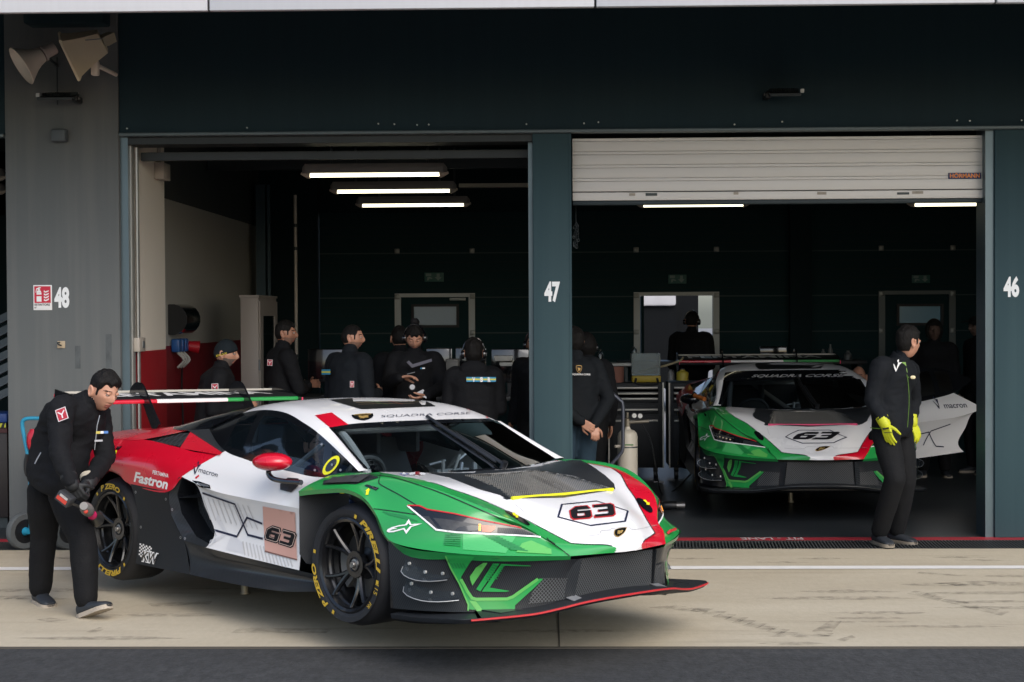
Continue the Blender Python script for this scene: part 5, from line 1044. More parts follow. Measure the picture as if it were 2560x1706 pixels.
def hair_mesh(c, B, sc, style):
    mb = MB(); nu, nv = 80, 60; c = np.array(c); V = []; keep = []
    for i in range(nv+1):
        th = math.pi*i/nv
        for j in range(nu):
            ph = 2*math.pi*j/nu; x, y, z = math.sin(th)*math.sin(ph), math.sin(th)*math.cos(ph), math.cos(th); X, Y, Z = x*.076, y*.097, z*.118
            if Z < 0: k = -Z/.118; X *= 1-.30*k**1.5; Y = Y*(1-.42*k**1.3) if Y < 0 else Y
            t = {'short': .011, 'crew': .0045, 'full': .019, 'long': .026, 'bald': .001, 'beanie': .016}[style]
            if style in ('short', 'full'): t *= 1+.55*mno.noise(Vector((X*55, Y*55, Z*20)))+.35*max(0, z)
            t *= (.30+.70*min(1, max(0, (Z-.015)/.05))) if style in ('short', 'full') else 1
            n = np.array((x, y*.9, z)); p = np.array((X, Y, Z))+n*t; V.append(p)
            lim = {'short': .052, 'crew': .060, 'full': .058, 'long': .055, 'bald': .2, 'beanie': .030}[style]
            front = lim+.006*math.cos(ph*9)*(style in ('short', 'full')); side = .020 if style != 'long' else -.1; back = {'short': -.060, 'crew': -.055, 'full': -.075, 'long': -.118, 'bald': .2, 'beanie': -.03}[style]
            cphi = math.cos(ph); hl = front if cphi > .62 else (side+(front-side)*max(0, (cphi-.36)/.26)**1.5 if cphi > .36 else (-.022 if (cphi > .20 and style in ('short', 'full', 'crew')) else side) if cphi > -.12 else back+(side-back)*max(0, (cphi+.42)/.30) if cphi > -.42 else back)
            if style == 'beanie': hl = -.010+.040*cphi
            keep.append(Z > hl-.02); kk = min(1, max(0, (Z-hl)/.016)); kk = kk*kk*(3-2*kk); V[-1] = np.array((X, Y, Z))+n*(t*kk-.006*(1-kk))
    fs = [(i*nu+j, i*nu+(j+1) % nu, (i+1)*nu+(j+1) % nu, (i+1)*nu+j) for i in range(nv) for j in range(nu)]
    fs = [f for f in fs if sum(keep[k] for k in f) >= 2]; V = (np.array(V)*sc) @ B.T+c
    used = sorted({k for f in fs for k in f}); mp = {k: i for i, k in enumerate(used)}; mb.add([V[k] for k in used], [tuple(mp[k] for k in f) for f in fs]); return mb
def hand_mesh(w, d, pn, side=1, curl=.5, sc=1.0, thumb=.6, spread=.10):
    """palm, four unequal bent fingers and a thumb; d = wrist-to-knuckle direction, pn = palm-facing normal"""
    d = np.array(d, float); d /= np.linalg.norm(d); n = np.array(pn, float); n -= d*(n @ d); n /= np.linalg.norm(n); a = np.cross(d, n)*side; w = np.array(w, float); mb = MB()
    for k, off in enumerate((-.030, -.010, .010, .029)): capsule(mb, [w+d*.01*sc+a*off*.75*sc, w+d*.05*sc+a*off*.95*sc, w+d*(.088-.006*abs(k-1.2))*sc+a*off*sc], [.013*sc, .0135*sc, .0115*sc], 8)
    for k, (off, L) in enumerate(zip((-.030, -.010, .010, .029), (.070, .079, .075, .060))):
        p = w+d*(.088-.006*abs(k-1.2))*sc+a*off*sc; dd = d+a*spread*(k-1.5)*.6; pts = [p]; ang = 0
        for q, fr in enumerate((.45, .32, .23)): ang += curl*(.75, .95, .6)[q]; dirn = dd*math.cos(ang)+n*math.sin(ang); pts.append(pts[-1]+dirn*L*fr*sc)
        capsule(mb, pts, [.0102*sc, .0095*sc, .0088*sc, .0075*sc], 8)
    p = w+d*.026*sc-a*.030*sc+n*.006*sc; t1 = -a*.72+d*.60+n*thumb*.5; t1 /= np.linalg.norm(t1); t2 = -a*.25+d*.8+n*thumb*.9; t2 /= np.linalg.norm(t2); capsule(mb, [p, p+t1*.038*sc, p+t1*.038*sc+t2*.032*sc, p+t1*.036*sc+t2*.058*sc], [.015*sc, .0115*sc, .0105*sc, .008*sc], 8)
    return mb
def person(label, J, fwd, hup=(0, 0, 1), hfwd=None, hair='short', beard=0, top=None, legs=None, hands=None, glv=None, vox=.014, sc=1.0, cup=None, bulk=1.0, skinm=None, wr=.006, shoes=True, hat=None, dim=False, headset=False, group=None, soles=None):
    """J: joints in metres (world). returns the root empty"""
    J = {k: np.atleast_1d(np.array(v, float)) for k, v in J.items()}; base = (J['pel'][0], J['pel'][1], 0.0)
    root = thing('person', label, 'person', base, group); fwd = np.array(fwd, float); fwd /= np.linalg.norm(fwd); b = bulk*1.06
    sl, sr, hl, hr = J['sl'], J['sr'], J['hl'], J['hr']; mb = MB(); ax_s = (sl-sr)/np.linalg.norm(sl-sr); ax_h = (hl-hr)/np.linalg.norm(hl-hr)
    sp = J['neck']-J['pel']; L = np.linalg.norm(sp); bend = J.get('spine', (J['neck']+J['pel'])/2)
    cl = smooth_curve([J['pel']-sp/L*.06, J['pel']+sp*.10, bend*1.0, J['pel']+sp*.74+(bend-(J['neck']+J['pel'])/2)*.6, J['neck']-sp/L*.045, J['neck']+sp/L*.03], 3)
    ws_ = np.interp(np.linspace(0, 1, len(cl)), [0, .15, .42, .68, .86, .95, 1], [.155, .180, .172, .198, .175, .105, .07])*b*sc; ds = np.interp(np.linspace(0, 1, len(cl)), [0, .15, .42, .68, .86, .95, 1], [.115, .135, .125, .140, .105, .08, .065])*b*sc
    rings = []
    for i, p in enumerate(cl):
        t = i/(len(cl)-1); a = ax_h*(1-t)+ax_s*t; a /= np.linalg.norm(a); tg = cl[min(i+1, len(cl)-1)]-cl[max(i-1, 0)]; tg /= np.linalg.norm(tg); a -= tg*(a @ tg); a /= np.linalg.norm(a); q = np.cross(tg, a)
        rings.append([p+a*ws_[i]*math.copysign(abs(math.cos(k))**.85, math.cos(k))+q*ds[i]*math.copysign(abs(math.sin(k))**.85, math.sin(k)) for k in np.linspace(0, 2*math.pi, 21)[:-1]])
    mb.ring(rings)
    segs = []
    for s in ('l', 'r'):
        S, E, W_, H_, K, A, T = (J[k+s] for k in ('s', 'e', 'w', 'h', 'k', 'a', 't')); inn = S+(J['neck']-S)*.35
        capsule(mb, [inn, S, S+(E-S)*.5, E], [.066*b*sc, .078*b*sc, .066*b*sc, .056*b*sc]); capsule(mb, [E, E+(W_-E)*.4, W_], [.056*b*sc, .053*b*sc, .041*b*sc])
        capsule(mb, [H_, H_+(K-H_)*.45, K], [.100*b*sc, .098*b*sc, .078*b*sc]); capsule(mb, [K, K+(A-K)*.35, A+(K-A)*.06], [.078*b*sc, .077*b*sc, .066*b*sc])
        segs += [(S, E, 0, .07), (E, W_, 0, .05), (H_, K, 1, .09), (K, A, 1, .07)]
    up_ = J['head']-J['neck']; capsule(mb, [J['neck']-up_*.05, J['neck']+up_*.5, J['head']-up_*.15], [.066*sc, .059*sc, .056*sc])
    nb = J['neck']; V, Fs, N = remesh(mb, vox)
    D = np.stack([seg_dist(V, a, c)-r_ for a, c, m_, r_ in segs]+[seg_dist(V, J['pel']+sp*.06, J['neck']-sp*.05)-.13, seg_dist(V, J['neck']+up_*.30, J['head'])-.05], 1); lab = np.array([m_ for *_, m_, r_ in segs]+[0, 2])[D.argmin(1)]
    hem = J['pel']+sp*.02; lab = np.where((lab != 2) & (((V-hem) @ (sp/L)) < -.035) & (D[:, [2, 3, 6, 7]].min(1) < D[:, [0, 1, 4, 5]].min(1)), 1, lab)
    lab = np.where((lab == 2) & (((V-J['neck']) @ (up_/np.linalg.norm(up_))) < .055*sc), 0, lab)
    # creases in the cloth
    if wr > 0:
        for i in range(len(V)):
            if lab[i] != 2:
                p = V[i]; w1 = mno.noise(Vector((p[0]*9, p[1]*9, p[2]*15))); w2 = mno.noise(Vector((p[0]*22+5, p[1]*22, p[2]*38))); k_ = .45 if lab[i] == 1 else .8; w1 = mno.noise(Vector((p[0]*7, p[1]*7, p[2]*(5 if lab[i] == 1 else 12)))) if lab[i] == 1 else w1; V[i] = p+N[i]*k_*(wr*(1-2*abs(w1))+wr*.4*w2)
    out = MB(); out.v = [tuple(v) for v in V]; out.f = Fs; out.mi = [int(np.bincount(lab[list(f)]).argmax()) for f in Fs]
    # head
    hf = np.array(hfwd if hfwd is not None else fwd, float); hv, hfs, hmi, B = head_mesh(J['head'], hf, hup, sc*1.0, beard); out.add(hv, [tuple(f) for f in hfs]); out.mi[-len(hfs):] = hmi
    # hands
    for s in ('l', 'r'):
        hd = (hands or {}).get(s)
        if hd is None: d = J['w'+s]-J['e'+s]; hd = dict(d=d/np.linalg.norm(d), n=-(J['s'+s]-(sl+sr)/2), curl=.35)
        hm = hand_mesh(J['w'+s]+np.array(hd['d'])/np.linalg.norm(hd['d'])*.012, hd['d'], hd['n'], hd.get('side', 1 if s == 'l' else -1), hd.get('curl', .4), sc*(1.08 if glv else 1), hd.get('thumb', .6), hd.get('spread', .1)); hV, hF, _ = remesh(hm, .0055, 2); out.add(hV, hF, 9 if glv else 2)
        if glv: c0 = MB(); capsule(c0, [J['w'+s]-(J['w'+s]-J['e'+s])*.22, J['w'+s]+np.array(hd['d'])/np.linalg.norm(hd['d'])*.02], [.050*sc, .044*sc], 14); out.add(c0.v, c0.f, 9)
        # shoes
        A, T = J['a'+s], J['t'+s]; fd = T-A; fd[2] = J.get('toe'+s, np.zeros(1))[0] if ('toe'+s) in J else 0.0; fd /= np.linalg.norm(fd); upv = np.array(J.get('fu'+s, (0, 0, 1)), float); upv -= fd*(upv @ fd); upv /= np.linalg.norm(upv); sd = np.cross(fd, upv); FL = .185*sc
        rg = []; rs = []
        for t, wd, hh in ((-.075, .022, .05), (-.065, .034, .075), (-.03, .039, .088), (.02, .040, .078), (.07, .045, .060), (.12, .048, .048), (.16, .042, .038), (.185, .025, .026)):
            cc = A+fd*t*sc-upv*.075*sc; rg.append([cc+(sd*wd*sc*math.copysign(abs(math.cos(k))**.7, math.cos(k)))+upv*(hh*sc*(.5+.5*math.sin(k))) for k in np.linspace(0, 2*math.pi, 17)[:-1]]); rs.append([cc+sd*wd*1.1*sc*a+upv*(hb-.012)*sc for a, hb in ((-1, 0), (1, 0), (1.0, .026), (-1.0, .026))])
        out.ring(rg, 3); out.ring(rs, 4)
    mats = list(bmat_)+[hairm]; mats[0] = top or navyc; mats[1] = legs or trous; mats[2] = skinm or skin; mats[6] = beardm if beard == 2 else stub; mats[9] = glv or glove
    if soles: mats[4] = soles
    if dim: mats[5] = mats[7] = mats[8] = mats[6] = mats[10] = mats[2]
    bo = build('body', out, mats, root, base, ang=60, fix=False)
    # collar
    cm = MB(); uu = up_/np.linalg.norm(up_); a0 = np.cross(uu, fwd); a0 /= np.linalg.norm(a0); f0 = np.cross(a0, uu); rr = []
    for h, k in ((-.02, 1.18), (.02, 1.08), (.055, 1.02), (.06, .95), (.02, .93)): rr.append([J['neck']+uu*(h*sc-.012*math.sin(t)*1)+(a0*math.cos(t)*.070+f0*math.sin(t)*.072)*k*sc for t in np.linspace(0, 2*math.pi, 25)[:-1]])
    cm.ring(rr, 0, cap=False); build('collar', cm, mats[0], root, base)
    if hair and hair != 'bald' : build('hair', hair_mesh(J['head'], B, sc, hair), hat or hairm, root, base, ang=80)
    if headset:
        hs = MB(); band = [J['head']+B @ np.array((math.sin(t)*.097, -.012, math.cos(t)*.137))*sc for t in np.linspace(-1.55, 1.55, 17)]; hs.tube(band, .009, 8); h_o = build('headset', hs, gblack, root, base)
        for sgn in (-1, 1):
            m = MB(); c1 = J['head']+B @ np.array((sgn*.082, -.012, -.008))*sc; c2 = J['head']+B @ np.array((sgn*.112, -.012, -.008))*sc; m.tube([c1, c1+(c2-c1)*.5, c1+(c2-c1)*.9, c2], [.040*sc, .042*sc, .036*sc, .022*sc], 16); ec = build('ear_cup', m, gblack, h_o, base)
            m = MB(); m.tube([c2+(c2-c1)*.03, c2+(c2-c1)*.1], [.017*sc, .015*sc], 12); build('cap_disc', m, silver, ec, base)
    root['_base'] = base; del root['_base']; return root, J, B, base
def stand(u, vtop, Y, ang, H=1.78, arms='down', lean=0.0, bow=0.0, hang=None, dx=0.0, stoop=0.0):
    """upright joints: head top seen at pixel (u, vtop) at depth Y; ang = facing (0 = away, 90 = right, 180 = to the camera)"""
    topw = onY(u, vtop, Y); zt = topw[2]; a = math.radians(ang); f = np.array((math.sin(a), math.cos(a), 0)); r = np.array((math.cos(a), -math.sin(a), 0)); k = H/1.78; z0 = 0.0
    drop = zt-H; P = lambda x, y, z: np.array((topw[0], topw[1], 0))+r*x*k+f*y*k+np.array((0, 0, z*k+drop*min(1, max(0, (z-.45)/1.0)) if z > .45 else z*k))
    J = dict(head=P(0, .02+stoop, 1.655), neck=P(0, -.01+stoop*.8, 1.50), pel=P(0, -.03, .98), spine=P(0, -.035+stoop*.35, 1.24), sl=P(-.185, -.02+stoop*.7, 1.44), sr=P(.185, -.02+stoop*.7, 1.44), hl=P(-.095, -.02, .93), hr=P(.095, -.02, .93), kl=P(-.11, .02, .51), kr=P(.11, .03, .51), al=P(-.12, -.03, .085), ar=P(.12, -.02, .085), tl=P(-.15, .14, .03), tr=P(.15, .14, .03))
    if arms == 'down': J.update(el=P(-.25, -.05, 1.14), er=P(.25, -.05, 1.14), wl=P(-.26, .03, .90), wr=P(.26, .03, .90))
    elif arms == 'front': J.update(el=P(-.24, -.02, 1.14), er=P(.24, -.02, 1.14), wl=P(-.10, .24, 1.10), wr=P(.08, .26, 1.16))
    elif arms == 'back': J.update(el=P(-.27, -.12, 1.15), er=P(.27, -.12, 1.15), wl=P(-.05, -.22, .97), wr=P(.07, -.225, .94))
    elif arms == 'cross': J.update(el=P(-.25, .06, 1.16), er=P(.25, .06, 1.16), wl=P(.08, .22, 1.20), wr=P(-.08, .25, 1.16))
    return J, f, r
def patch_on(root, base, name, c, n, up, w, h, rings, mats, off=.004):
    """cloth badge of flat layers at point c with normal n; rings: list of (outline in unit square, slot)"""
    n = np.array(n, float); n /= np.linalg.norm(n); u = np.array(up, float); u -= n*(u @ n); u /= np.linalg.norm(u); r = np.cross(u, n); mb = MB()
    for k, (ring, mi) in enumerate(rings): mb.add([np.array(c)+r*(a-.5)*w+u*(b_-.5)*h+n*(off+.0009*k) for a, b_ in ring], [tuple(range(len(ring)))], mi)
    return build(name, mb, mats, root, base, smooth=False, fix=False), r, u, n
SQ = [(0, 0), (1, 0), (1, 1), (0, 1)]; SQI = [(.08, .06), (.92, .06), (.92, .94), (.08, .94)]
YMARK = [(.44, .18), (.56, .18), (.56, .45), (.85, .72), (.78, .80), (.50, .56), (.22, .80), (.15, .72), (.44, .45)]
badge_m = [mat('badge_white', (.65, .63, .64), .6, var=0), mat('badge_red', (.40, .02, .04), .6, var=0)]
def badge(root, base, c, n, up, w=.075, h=.085): return patch_on(root, base, 'sleeve_badge', c, n, up, w, h, [(SQ, 0), (SQI, 1), (YMARK, 0)], badge_m)
H_ = lambda x, y: (x/2.306, 900+y/2.306)
def j(u, v, Y): return onY(u, v, Y)
def jh(x, y, Y): return onY(*H_(x, y), Y)
# --- the wheel man
J = dict(head=jh(598, 185, 9.72), neck=jh(478, 262, 9.74), pel=jh(300, 700, 9.72), spine=jh(360, 470, 9.76), sr=jh(352, 285, 9.55), sl=jh(560, 312, 9.98), er=jh(345, 545, 9.36), wr=jh(408, 705, 9.27), el=jh(610, 560, 9.86), wl=jh(508, 705, 9.55),
         hr=jh(258, 745, 9.82), hl=jh(375, 765, 9.68), kr=jh(252, 1010, 9.90), ar=jh(232, 1335, 9.92), tr=jh(312, 1412, 9.72), kl=jh(480, 1040, 9.56), al=jh(500, 1395, 9.46), tl=jh(640, 1415, 9.36), toel=.075, ful=(-.25, .30, .9), fur=(0, 0, 1))
J['ar'][2] = .088; J['tr'][2] = .035
P1, J, B, bs = person('dark haired man in black fleece and gloves stooping at the rear wheel with a wrench', J, (.8, -.25, -.3), hup=(.30, -.12, .9), hfwd=(.80, -.58, -.36), hair='full', beard=0, vox=.012, sc=1.05, glv=glove, bulk=.98, wr=.010,
    hands=dict(r=dict(d=jh(480, 825, 9.30)-jh(408, 705, 9.27), n=(.1, .95, -.1), curl=.95, thumb=.9, side=-1), l=dict(d=jh(505, 800, 9.45)-jh(508, 705, 9.55), n=(-.3, -.5, -.3), curl=.7)))
badge(P1, bs, jh(358, 314, 9.405), (-.15, -1, .15), (-.35, 0, .95), .072, .078)
patch_on(P1, bs, 'chest_lettering', jh(585, 415, 9.60), (.45, -.85, -.1), (0, 0, 1), .075, .020, [([(0, .1), (.34, .1), (.34, .9), (0, .9)], 0), ([(.36, .1), (.62, .1), (.62, .9), (.36, .9)], 1), ([(.64, .1), (1, .1), (1, .9), (.64, .9)], 2)], [mat('patch_yellow', (.55, .45, .10), .6, var=0), vinylw, mat('patch_blue', (.08, .2, .5), .6, var=0)], .02)
patch_on(P1, bs, 'chest_lettering', jh(565, 463, 9.58), (.45, -.85, -.1), (0, 0, 1), .05, .012, [(SQ, 0)], [mat('patch_grey', (.4, .4, .42), .6, var=0)], .02)
m = MB(); m.tube([jh(502, 668, 9.60), jh(512, 706, 9.56)], .047, 14); build('watch', m, mat('pale_watch', (.42, .38, .30), .35, var=.1), P1, bs)
m = MB(); m.tube([jh(575, 320, 9.60), jh(560, 380, 9.575), jh(545, 520, 9.56)], .003, 6); build('zip', m, silver, P1, bs)
m = MB(); m.tube(smooth_curve([jh(235, 535, 9.60), jh(215, 570, 9.57), jh(200, 600, 9.56)], 4), .004, 6); build('belt_chain', m, silver, P1, bs)
# impact wrench held in his right hand
wr_ = thing('impact_wrench', 'grey cordless impact wrench with pink sleeve held to the rear wheel', 'power tool', tuple(jh(480, 850, 9.6))); ob = tuple(jh(480, 850, 9.6))
a, c = jh(492, 852, 9.30), jh(598, 968, 9.88); ax = (c-a)/np.linalg.norm(c-a); L = np.linalg.norm(c-a)
build('motor_housing', MB().tube([a-ax*.05, a, a+ax*.05, a+ax*.11, a+ax*.13], [.025, .036, .040, .036, .024], 18), mat('tool_grey', (.19, .18, .17), .4, var=.1), wr_, ob)
build('socket_sleeve', MB().tube([a+ax*.14, a+ax*.15, a+ax*.225, a+ax*.23], [.020, .024, .030, .026], 16), mat('pink_sleeve', (.62, .02, .13), .5, var=.05), wr_, ob)
build('collar_ring', MB().tube([a+ax*.125, a+ax*.142], [.024, .024], 16), steel, wr_, ob)
build('socket', MB().tube([a+ax*.23, a+ax*.25, a+ax*.285, a+ax*.33, a+ax*.35], [.026, .028, .032, .050, .052], 22), mat('socket_steel', (.12, .12, .115), .35, metal=.8), wr_, ob)
m = MB(); m.tube([a+ax*.351, a+ax*.353], [.045, .045], 22); build('socket_mouth', m, gblack, wr_, ob)
hb = jh(380, 795, 9.22); m = MB(); m.tube([a, (a+hb)/2, hb], [.024, .022, .024], 10); build('handle', m, gblack, wr_, ob)
bt = MB(); bt.box((-.05, -.035, -.04), (.05, .035, .03), bev=.008); R3 = Matrix.Translation(Vector(hb)) @ Matrix.Rotation(math.radians(-12), 4, 'Z') @ Matrix.Rotation(math.radians(35), 4, 'Y'); bt.xf(R3); bo = build('battery', bt, mat('battery_black', (.03, .032, .035), .5, var=.1), wr_, ob)
bl_ = MB(); bl_.add([(-.040, -.0362, -.025), (.035, -.0362, -.025), (.035, -.0362, .0), (-.040, -.0362, .0)], [(0, 1, 2, 3)], 0); bl_.add([(-.03, -.0362, .002), (.03, -.0362, .002), (.03, -.0362, .018), (-.03, -.0362, .018)], [(0, 1, 2, 3)], 1); bl_.xf(R3); build('battery_label', bl_, [mat('tool_red', (.5, .05, .03), .5, var=0), mat('label_grey', (.4, .38, .36), .5, var=.5, vs=200)], bo, ob, smooth=False)
m = MB(); m.sphere(tuple(a+ax*.0+np.array((.012, -.03, -.02))), .015, 10); build('trigger', m, MATS['tool_red'], wr_, ob)
# --- the man with yellow gloves
K2 = lambda x, y, Y: onY(1680+x/2.53, 780+y/2.53, Y)
J = dict(head=K2(1493, 196, 12.32), neck=K2(1432, 318, 12.36), pel=K2(1390, 735, 12.36), spine=K2(1385, 520, 12.36), sr=K2(1318, 352, 12.22), sl=K2(1500, 372, 12.56), er=K2(1262, 555, 12.22), wr=K2(1345, 700, 12.12), el=K2(1530, 560, 12.66), wl=K2(1512, 690, 12.56),
         hr=K2(1345, 770, 12.28), hl=K2(1440, 775, 12.46), kr=K2(1412, 1050, 12.10), ar=K2(1310, 1385, 12.34), tr=K2(1385, 1475, 12.16), kl=K2(1480, 1060, 12.42), al=K2(1420, 1400, 12.55), tl=K2(1545, 1468, 12.40))
for k, z in (('ar', .105), ('al', .088), ('tr', .04), ('tl', .035)): J[k][2] = z
P2, J, B, bs = person('man in charcoal jacket and yellow gloves walking out of the right garage', J, (.75, -.5, 0), hup=(-.06, 0, 1), hfwd=(.88, .46, -.06), hair='full', top=char, legs=cloth('charcoal_trousers', (.0055, .006, .0072)), vox=.013, sc=1.03, glv=yglove, bulk=.98, wr=.008, soles=mat('worn_sole', (.22, .19, .15), .7, var=.2, vs=30),
    hands=dict(r=dict(d=(.22, -.15, -1), n=(.7, .6, .1), curl=.28), l=dict(d=(.45, -.25, -1), n=(-.5, .6, .1), curl=.4)))
m = MB()
for pth in ([K2(1462, 320, 12.26), K2(1490, 420, 12.20), K2(1500, 560, 12.17), K2(1490, 730, 12.17)], [K2(1475, 322, 12.28), K2(1498, 420, 12.22)]): m.tube(smooth_curve(pth, 5), .0018, 6)
build('zip_piping', m, mat('lime_piping', (.12, .26, .02), .5, var=0), P2, bs)
m = MB(); m.tube(smooth_curve([K2(1255, 733, 12.28), K2(1300, 738, 12.19), K2(1390, 738, 12.15)], 4), .004, 6); build('hem_piping', m, MATS['lime_piping'], P2, bs)
m = MB(); m.add([K2(1452, 318, 12.24), K2(1478, 318, 12.24), K2(1490, 385, 12.215), K2(1480, 390, 12.215)], [(0, 1, 2, 3)]); build('shirt_front', m, MATS['lime_piping'], P2, bs, smooth=False)
m = MB(); c0 = K2(1400, 380, 12.15); rr_ = np.array((.80, -.0, 0)); 
for r_ in MACV: m.add([c0+np.array((a_*.075*.9, .0, -0.0+b_*.095*.8)) for a_, b_ in [(1-q[0], q[1]) if False else q for q in r_]], [tuple(range(len(r_)))])
build('chest_logo', m, vinylw, P2, bs, smooth=False); m = MB(); m.sphere(tuple(K2(1524, 414, 12.22)), (.022, .008, .016), 10); build('chest_light', m, mat('cream_tab', (.75, .65, .40), .4, var=0), P2, bs)
for gx, gy, Y in ((1350, 718, 12.055),):
    m = MB(); m.add([K2(gx-20, gy+18, Y), K2(gx+20, gy+12, Y), K2(gx+24, gy+22, Y), K2(gx-16, gy+29, Y)], [(0, 1, 2, 3)]); m.add([K2(gx-8, gy+45, Y), K2(gx+60, gy+40, Y), K2(gx+62, gy+44, Y), K2(gx-6, gy+50, Y)], [(0, 1, 2, 3)]); build('glove_print', m, gblack, P2, bs, smooth=False)
# --- crew inside the left garage
def crew(label, u, vt, Y, ang, H, hfang=None, pitch=0.0, **k):
    arms = k.pop('arms', 'down'); stoop = k.pop('stoop', 0.0); Jx = k.pop('J', {}); J, f, r = stand(u, vt, Y, ang, H, arms, stoop=stoop); J.update(Jx); a = math.radians(hfang if hfang is not None else ang); hf = (math.sin(a)*math.cos(pitch), math.cos(a)*math.cos(pitch), math.sin(pitch)); hu = (-math.sin(a)*math.sin(pitch), -math.cos(a)*math.sin(pitch), math.cos(pitch))
    return (*person(label, J, f, hup=hu, hfwd=hf, **k), f, r)
P3, J3, B3, b3, f3, r3 = crew('bearded man in a black beanie with yellow lettering in profile behind the wing', 534, 852, 13.35, 75, 1.72, 88, -.10, stoop=.09, hair='beanie', hat=cloth('knit_beanie', (.008, .013, .017)), beard=2, arms='front', vox=.016, bulk=1.08)
badge(P3, b3, J3['sr']+np.array((-.02, -.098, -.075)), (-.15, -1, .1), (-.06, 0, 1), .062, .07)
m = MB(); word(m, 'RITMO OLTRE', onY(541, 893, 13.24), np.array((.96, -.0, .26)), np.array((-.2, 0, .97)), width=.098, height=.017, bold=.02); build('beanie_lettering', m, mat('yellow_thread', (.55, .42, .03), .7, var=0), P3, b3, smooth=False)
P4, J4, B4, b4, f4, r4 = crew('tall man in black with red sleeve badge beside the grey cabinet', 708, 800, 14.1, 62, 1.85, 84, -.02, hair='short', beard=1, arms='cross', vox=.016, skinm=skin2)
badge(P4, b4, onY(675, 907, 13.90), (-.1, -1, .05), (.04, 0, 1), .048, .056)
P5, J5, B5, b5, f5, r5 = crew('man with cropped fair hair in black padded jacket seen from behind', 876, 810, 13.7, 40, 1.83, 86, -.03, hair='crew', beard=1, arms='front', vox=.016, top=cloth('navy_padded_jacket', (.006, .0085, .012)), bulk=1.05)
tag(b5 and P5.children[1] if False else P5, None)
badge(P5, b5, onY(880, 961, 13.49), (.1, -1, .05), (.02, 0, 1), .036, .056)
vs_m = [mat('vsr_blue', (.03, .24, .42), .6, var=0), mat('vsr_yellow', (.60, .55, .06), .6, var=0), vinylw]
def stripes(root, base, u0, v0, u1, v1, Y0, Y1, text=None):
    A, Bq = onY(u0, v1, Y0), onY(u1, v1, Y1); h = (v1-v0)/3800*Y0; mb = MB(); d = Bq-A; n_ = np.array((0, -.004, 0))
    for k, mi_ in ((0, 0), (1, 1), (2, 0)): mb.add([A+np.array((0, 0, h*k/3)), A+d+np.array((0, 0, h*k/3)), A+d+np.array((0, 0, h*(k+1)/3)), A+np.array((0, 0, h*(k+1)/3))], [(0, 1, 2, 3)], mi_)
    if text:
        for ch, t in zip(text, (.20, .46, .72)): word(mb, ch, A+d*t+n_+np.array((0, 0, h*.05)), d/np.linalg.norm(d), (0, 0, 1), width=np.linalg.norm(d)*.10, height=h*.85, bold=.06, mi=2)
    build('team_stripe', mb, vs_m, root, base, smooth=False, fix=False)
stripes(P5, b5, 804, 924, 826, 937, 13.62, 13.52)
P6, J6, B6, b6, f6, r6 = crew('dark haired person facing away behind the man writing', 999, 815, 14.75, -12, 1.80, hair='short', vox=.02, arms='front', top=darkc)
P7, J7, B7, b7, f7, r7 = crew('bearded man with headset and pompom hat writing on a slip of paper', 1036, 812, 13.95, 172, 1.76, 176, -.50, hair='short', beard=1, headset=True, arms='front', vox=.015, bulk=1.06, J=dict(wr=onY(1000, 945, 13.62), er=onY(972, 955, 13.85), wl=onY(1068, 988, 13.62), el=onY(1110, 968, 13.88)), hands=dict(r=dict(d=(.9, -.1, .12), n=(.1, -.2, -.9), curl=.45), l=dict(d=(-.75, -.1, -.25), n=(.1, .2, .9), curl=.5)))
m = MB(); m.sphere(tuple(J7['head']+np.array((0, .03, .145))), .042, 14)
for i, v in enumerate(m.v): m.v[i] = tuple(np.array(v)+rng.uniform(-.004, .004, 3))
build('pompom', m, cloth('dark_wool', (.012, .011, .012)), P7, b7); m = MB(); m.add([onY(1016, 906, 13.72), onY(1030, 920, 13.73), onY(1080, 904, 13.73), onY(1079, 897, 13.73), onY(1032, 911, 13.73), onY(1022, 902, 13.72)], [(0, 1, 2, 3, 4, 5)]); build('reflective_trim', m, mat('reflective_grey', (.10, .10, .13), .5, var=0), P7, b7, smooth=False)
patch_on(P7, b7, 'chest_lettering', onY(1057, 921, 13.70), (0, -1, 0), (0, 0, 1), .04, .014, [([(0, 0), (.25, 0), (.25, 1), (0, 1)], 0), ([(.4, .1), (1, .1), (1, .9), (.4, .9)], 1)], [vs_m[0], vinylw])
pp = thing('paper_slip', 'small white sheet of paper in the writing man\'s hand', 'paper', tuple(onY(1054, 985, 13.58))); m = MB(); m.prism([onY(1040, 983, 13.58), onY(1066, 997, 13.57), onY(1067, 987, 13.60), onY(1058, 974, 13.63)], (0, 0, .0015)); build('sheet', m, mat('paper', (.62, .63, .66), .8, var=.05), pp, tuple(onY(1054, 985, 13.58)))
sw = thing('stopwatch', 'round silver stopwatch hanging below the writing man\'s hand', 'stopwatch', tuple(onY(1031, 968, 13.6))); ob = tuple(onY(1031, 968, 13.6)); m = MB(); m.cyl(np.array(ob)+(0, .008, 0), np.array(ob)+(0, -.008, 0), .030, 20); build('case', m, gblack, sw, ob); m = MB(); m.cyl(np.array(ob)+(0, -.009, 0), np.array(ob)+(0, -.0105, 0), .023, 20); build('dial', m, mat('watch_dial', (.5, .5, .52), .4, var=.1), sw, ob)
pn = thing('pen', 'thin dark pen between the writing man\'s fingers', 'pen', tuple(onY(1035, 932, 13.55))); m = MB(); m.tube([onY(1018, 936, 13.54), onY(1037, 931, 13.52)], .004, 8); build('barrel', m, silver, pn, tuple(onY(1035, 932, 13.55)))
P8, J8, B8, b8, f8, r8 = crew('person with curly dark hair and headset, striped team lettering across the back', 1184, 850, 13.3, -4, 1.69, hair='full', headset=True, arms='front', vox=.015, bulk=1.08, top=darkc)
stripes(P8, b8, 1166, 943, 1240, 955, 13.10, 13.10, 'VSR')
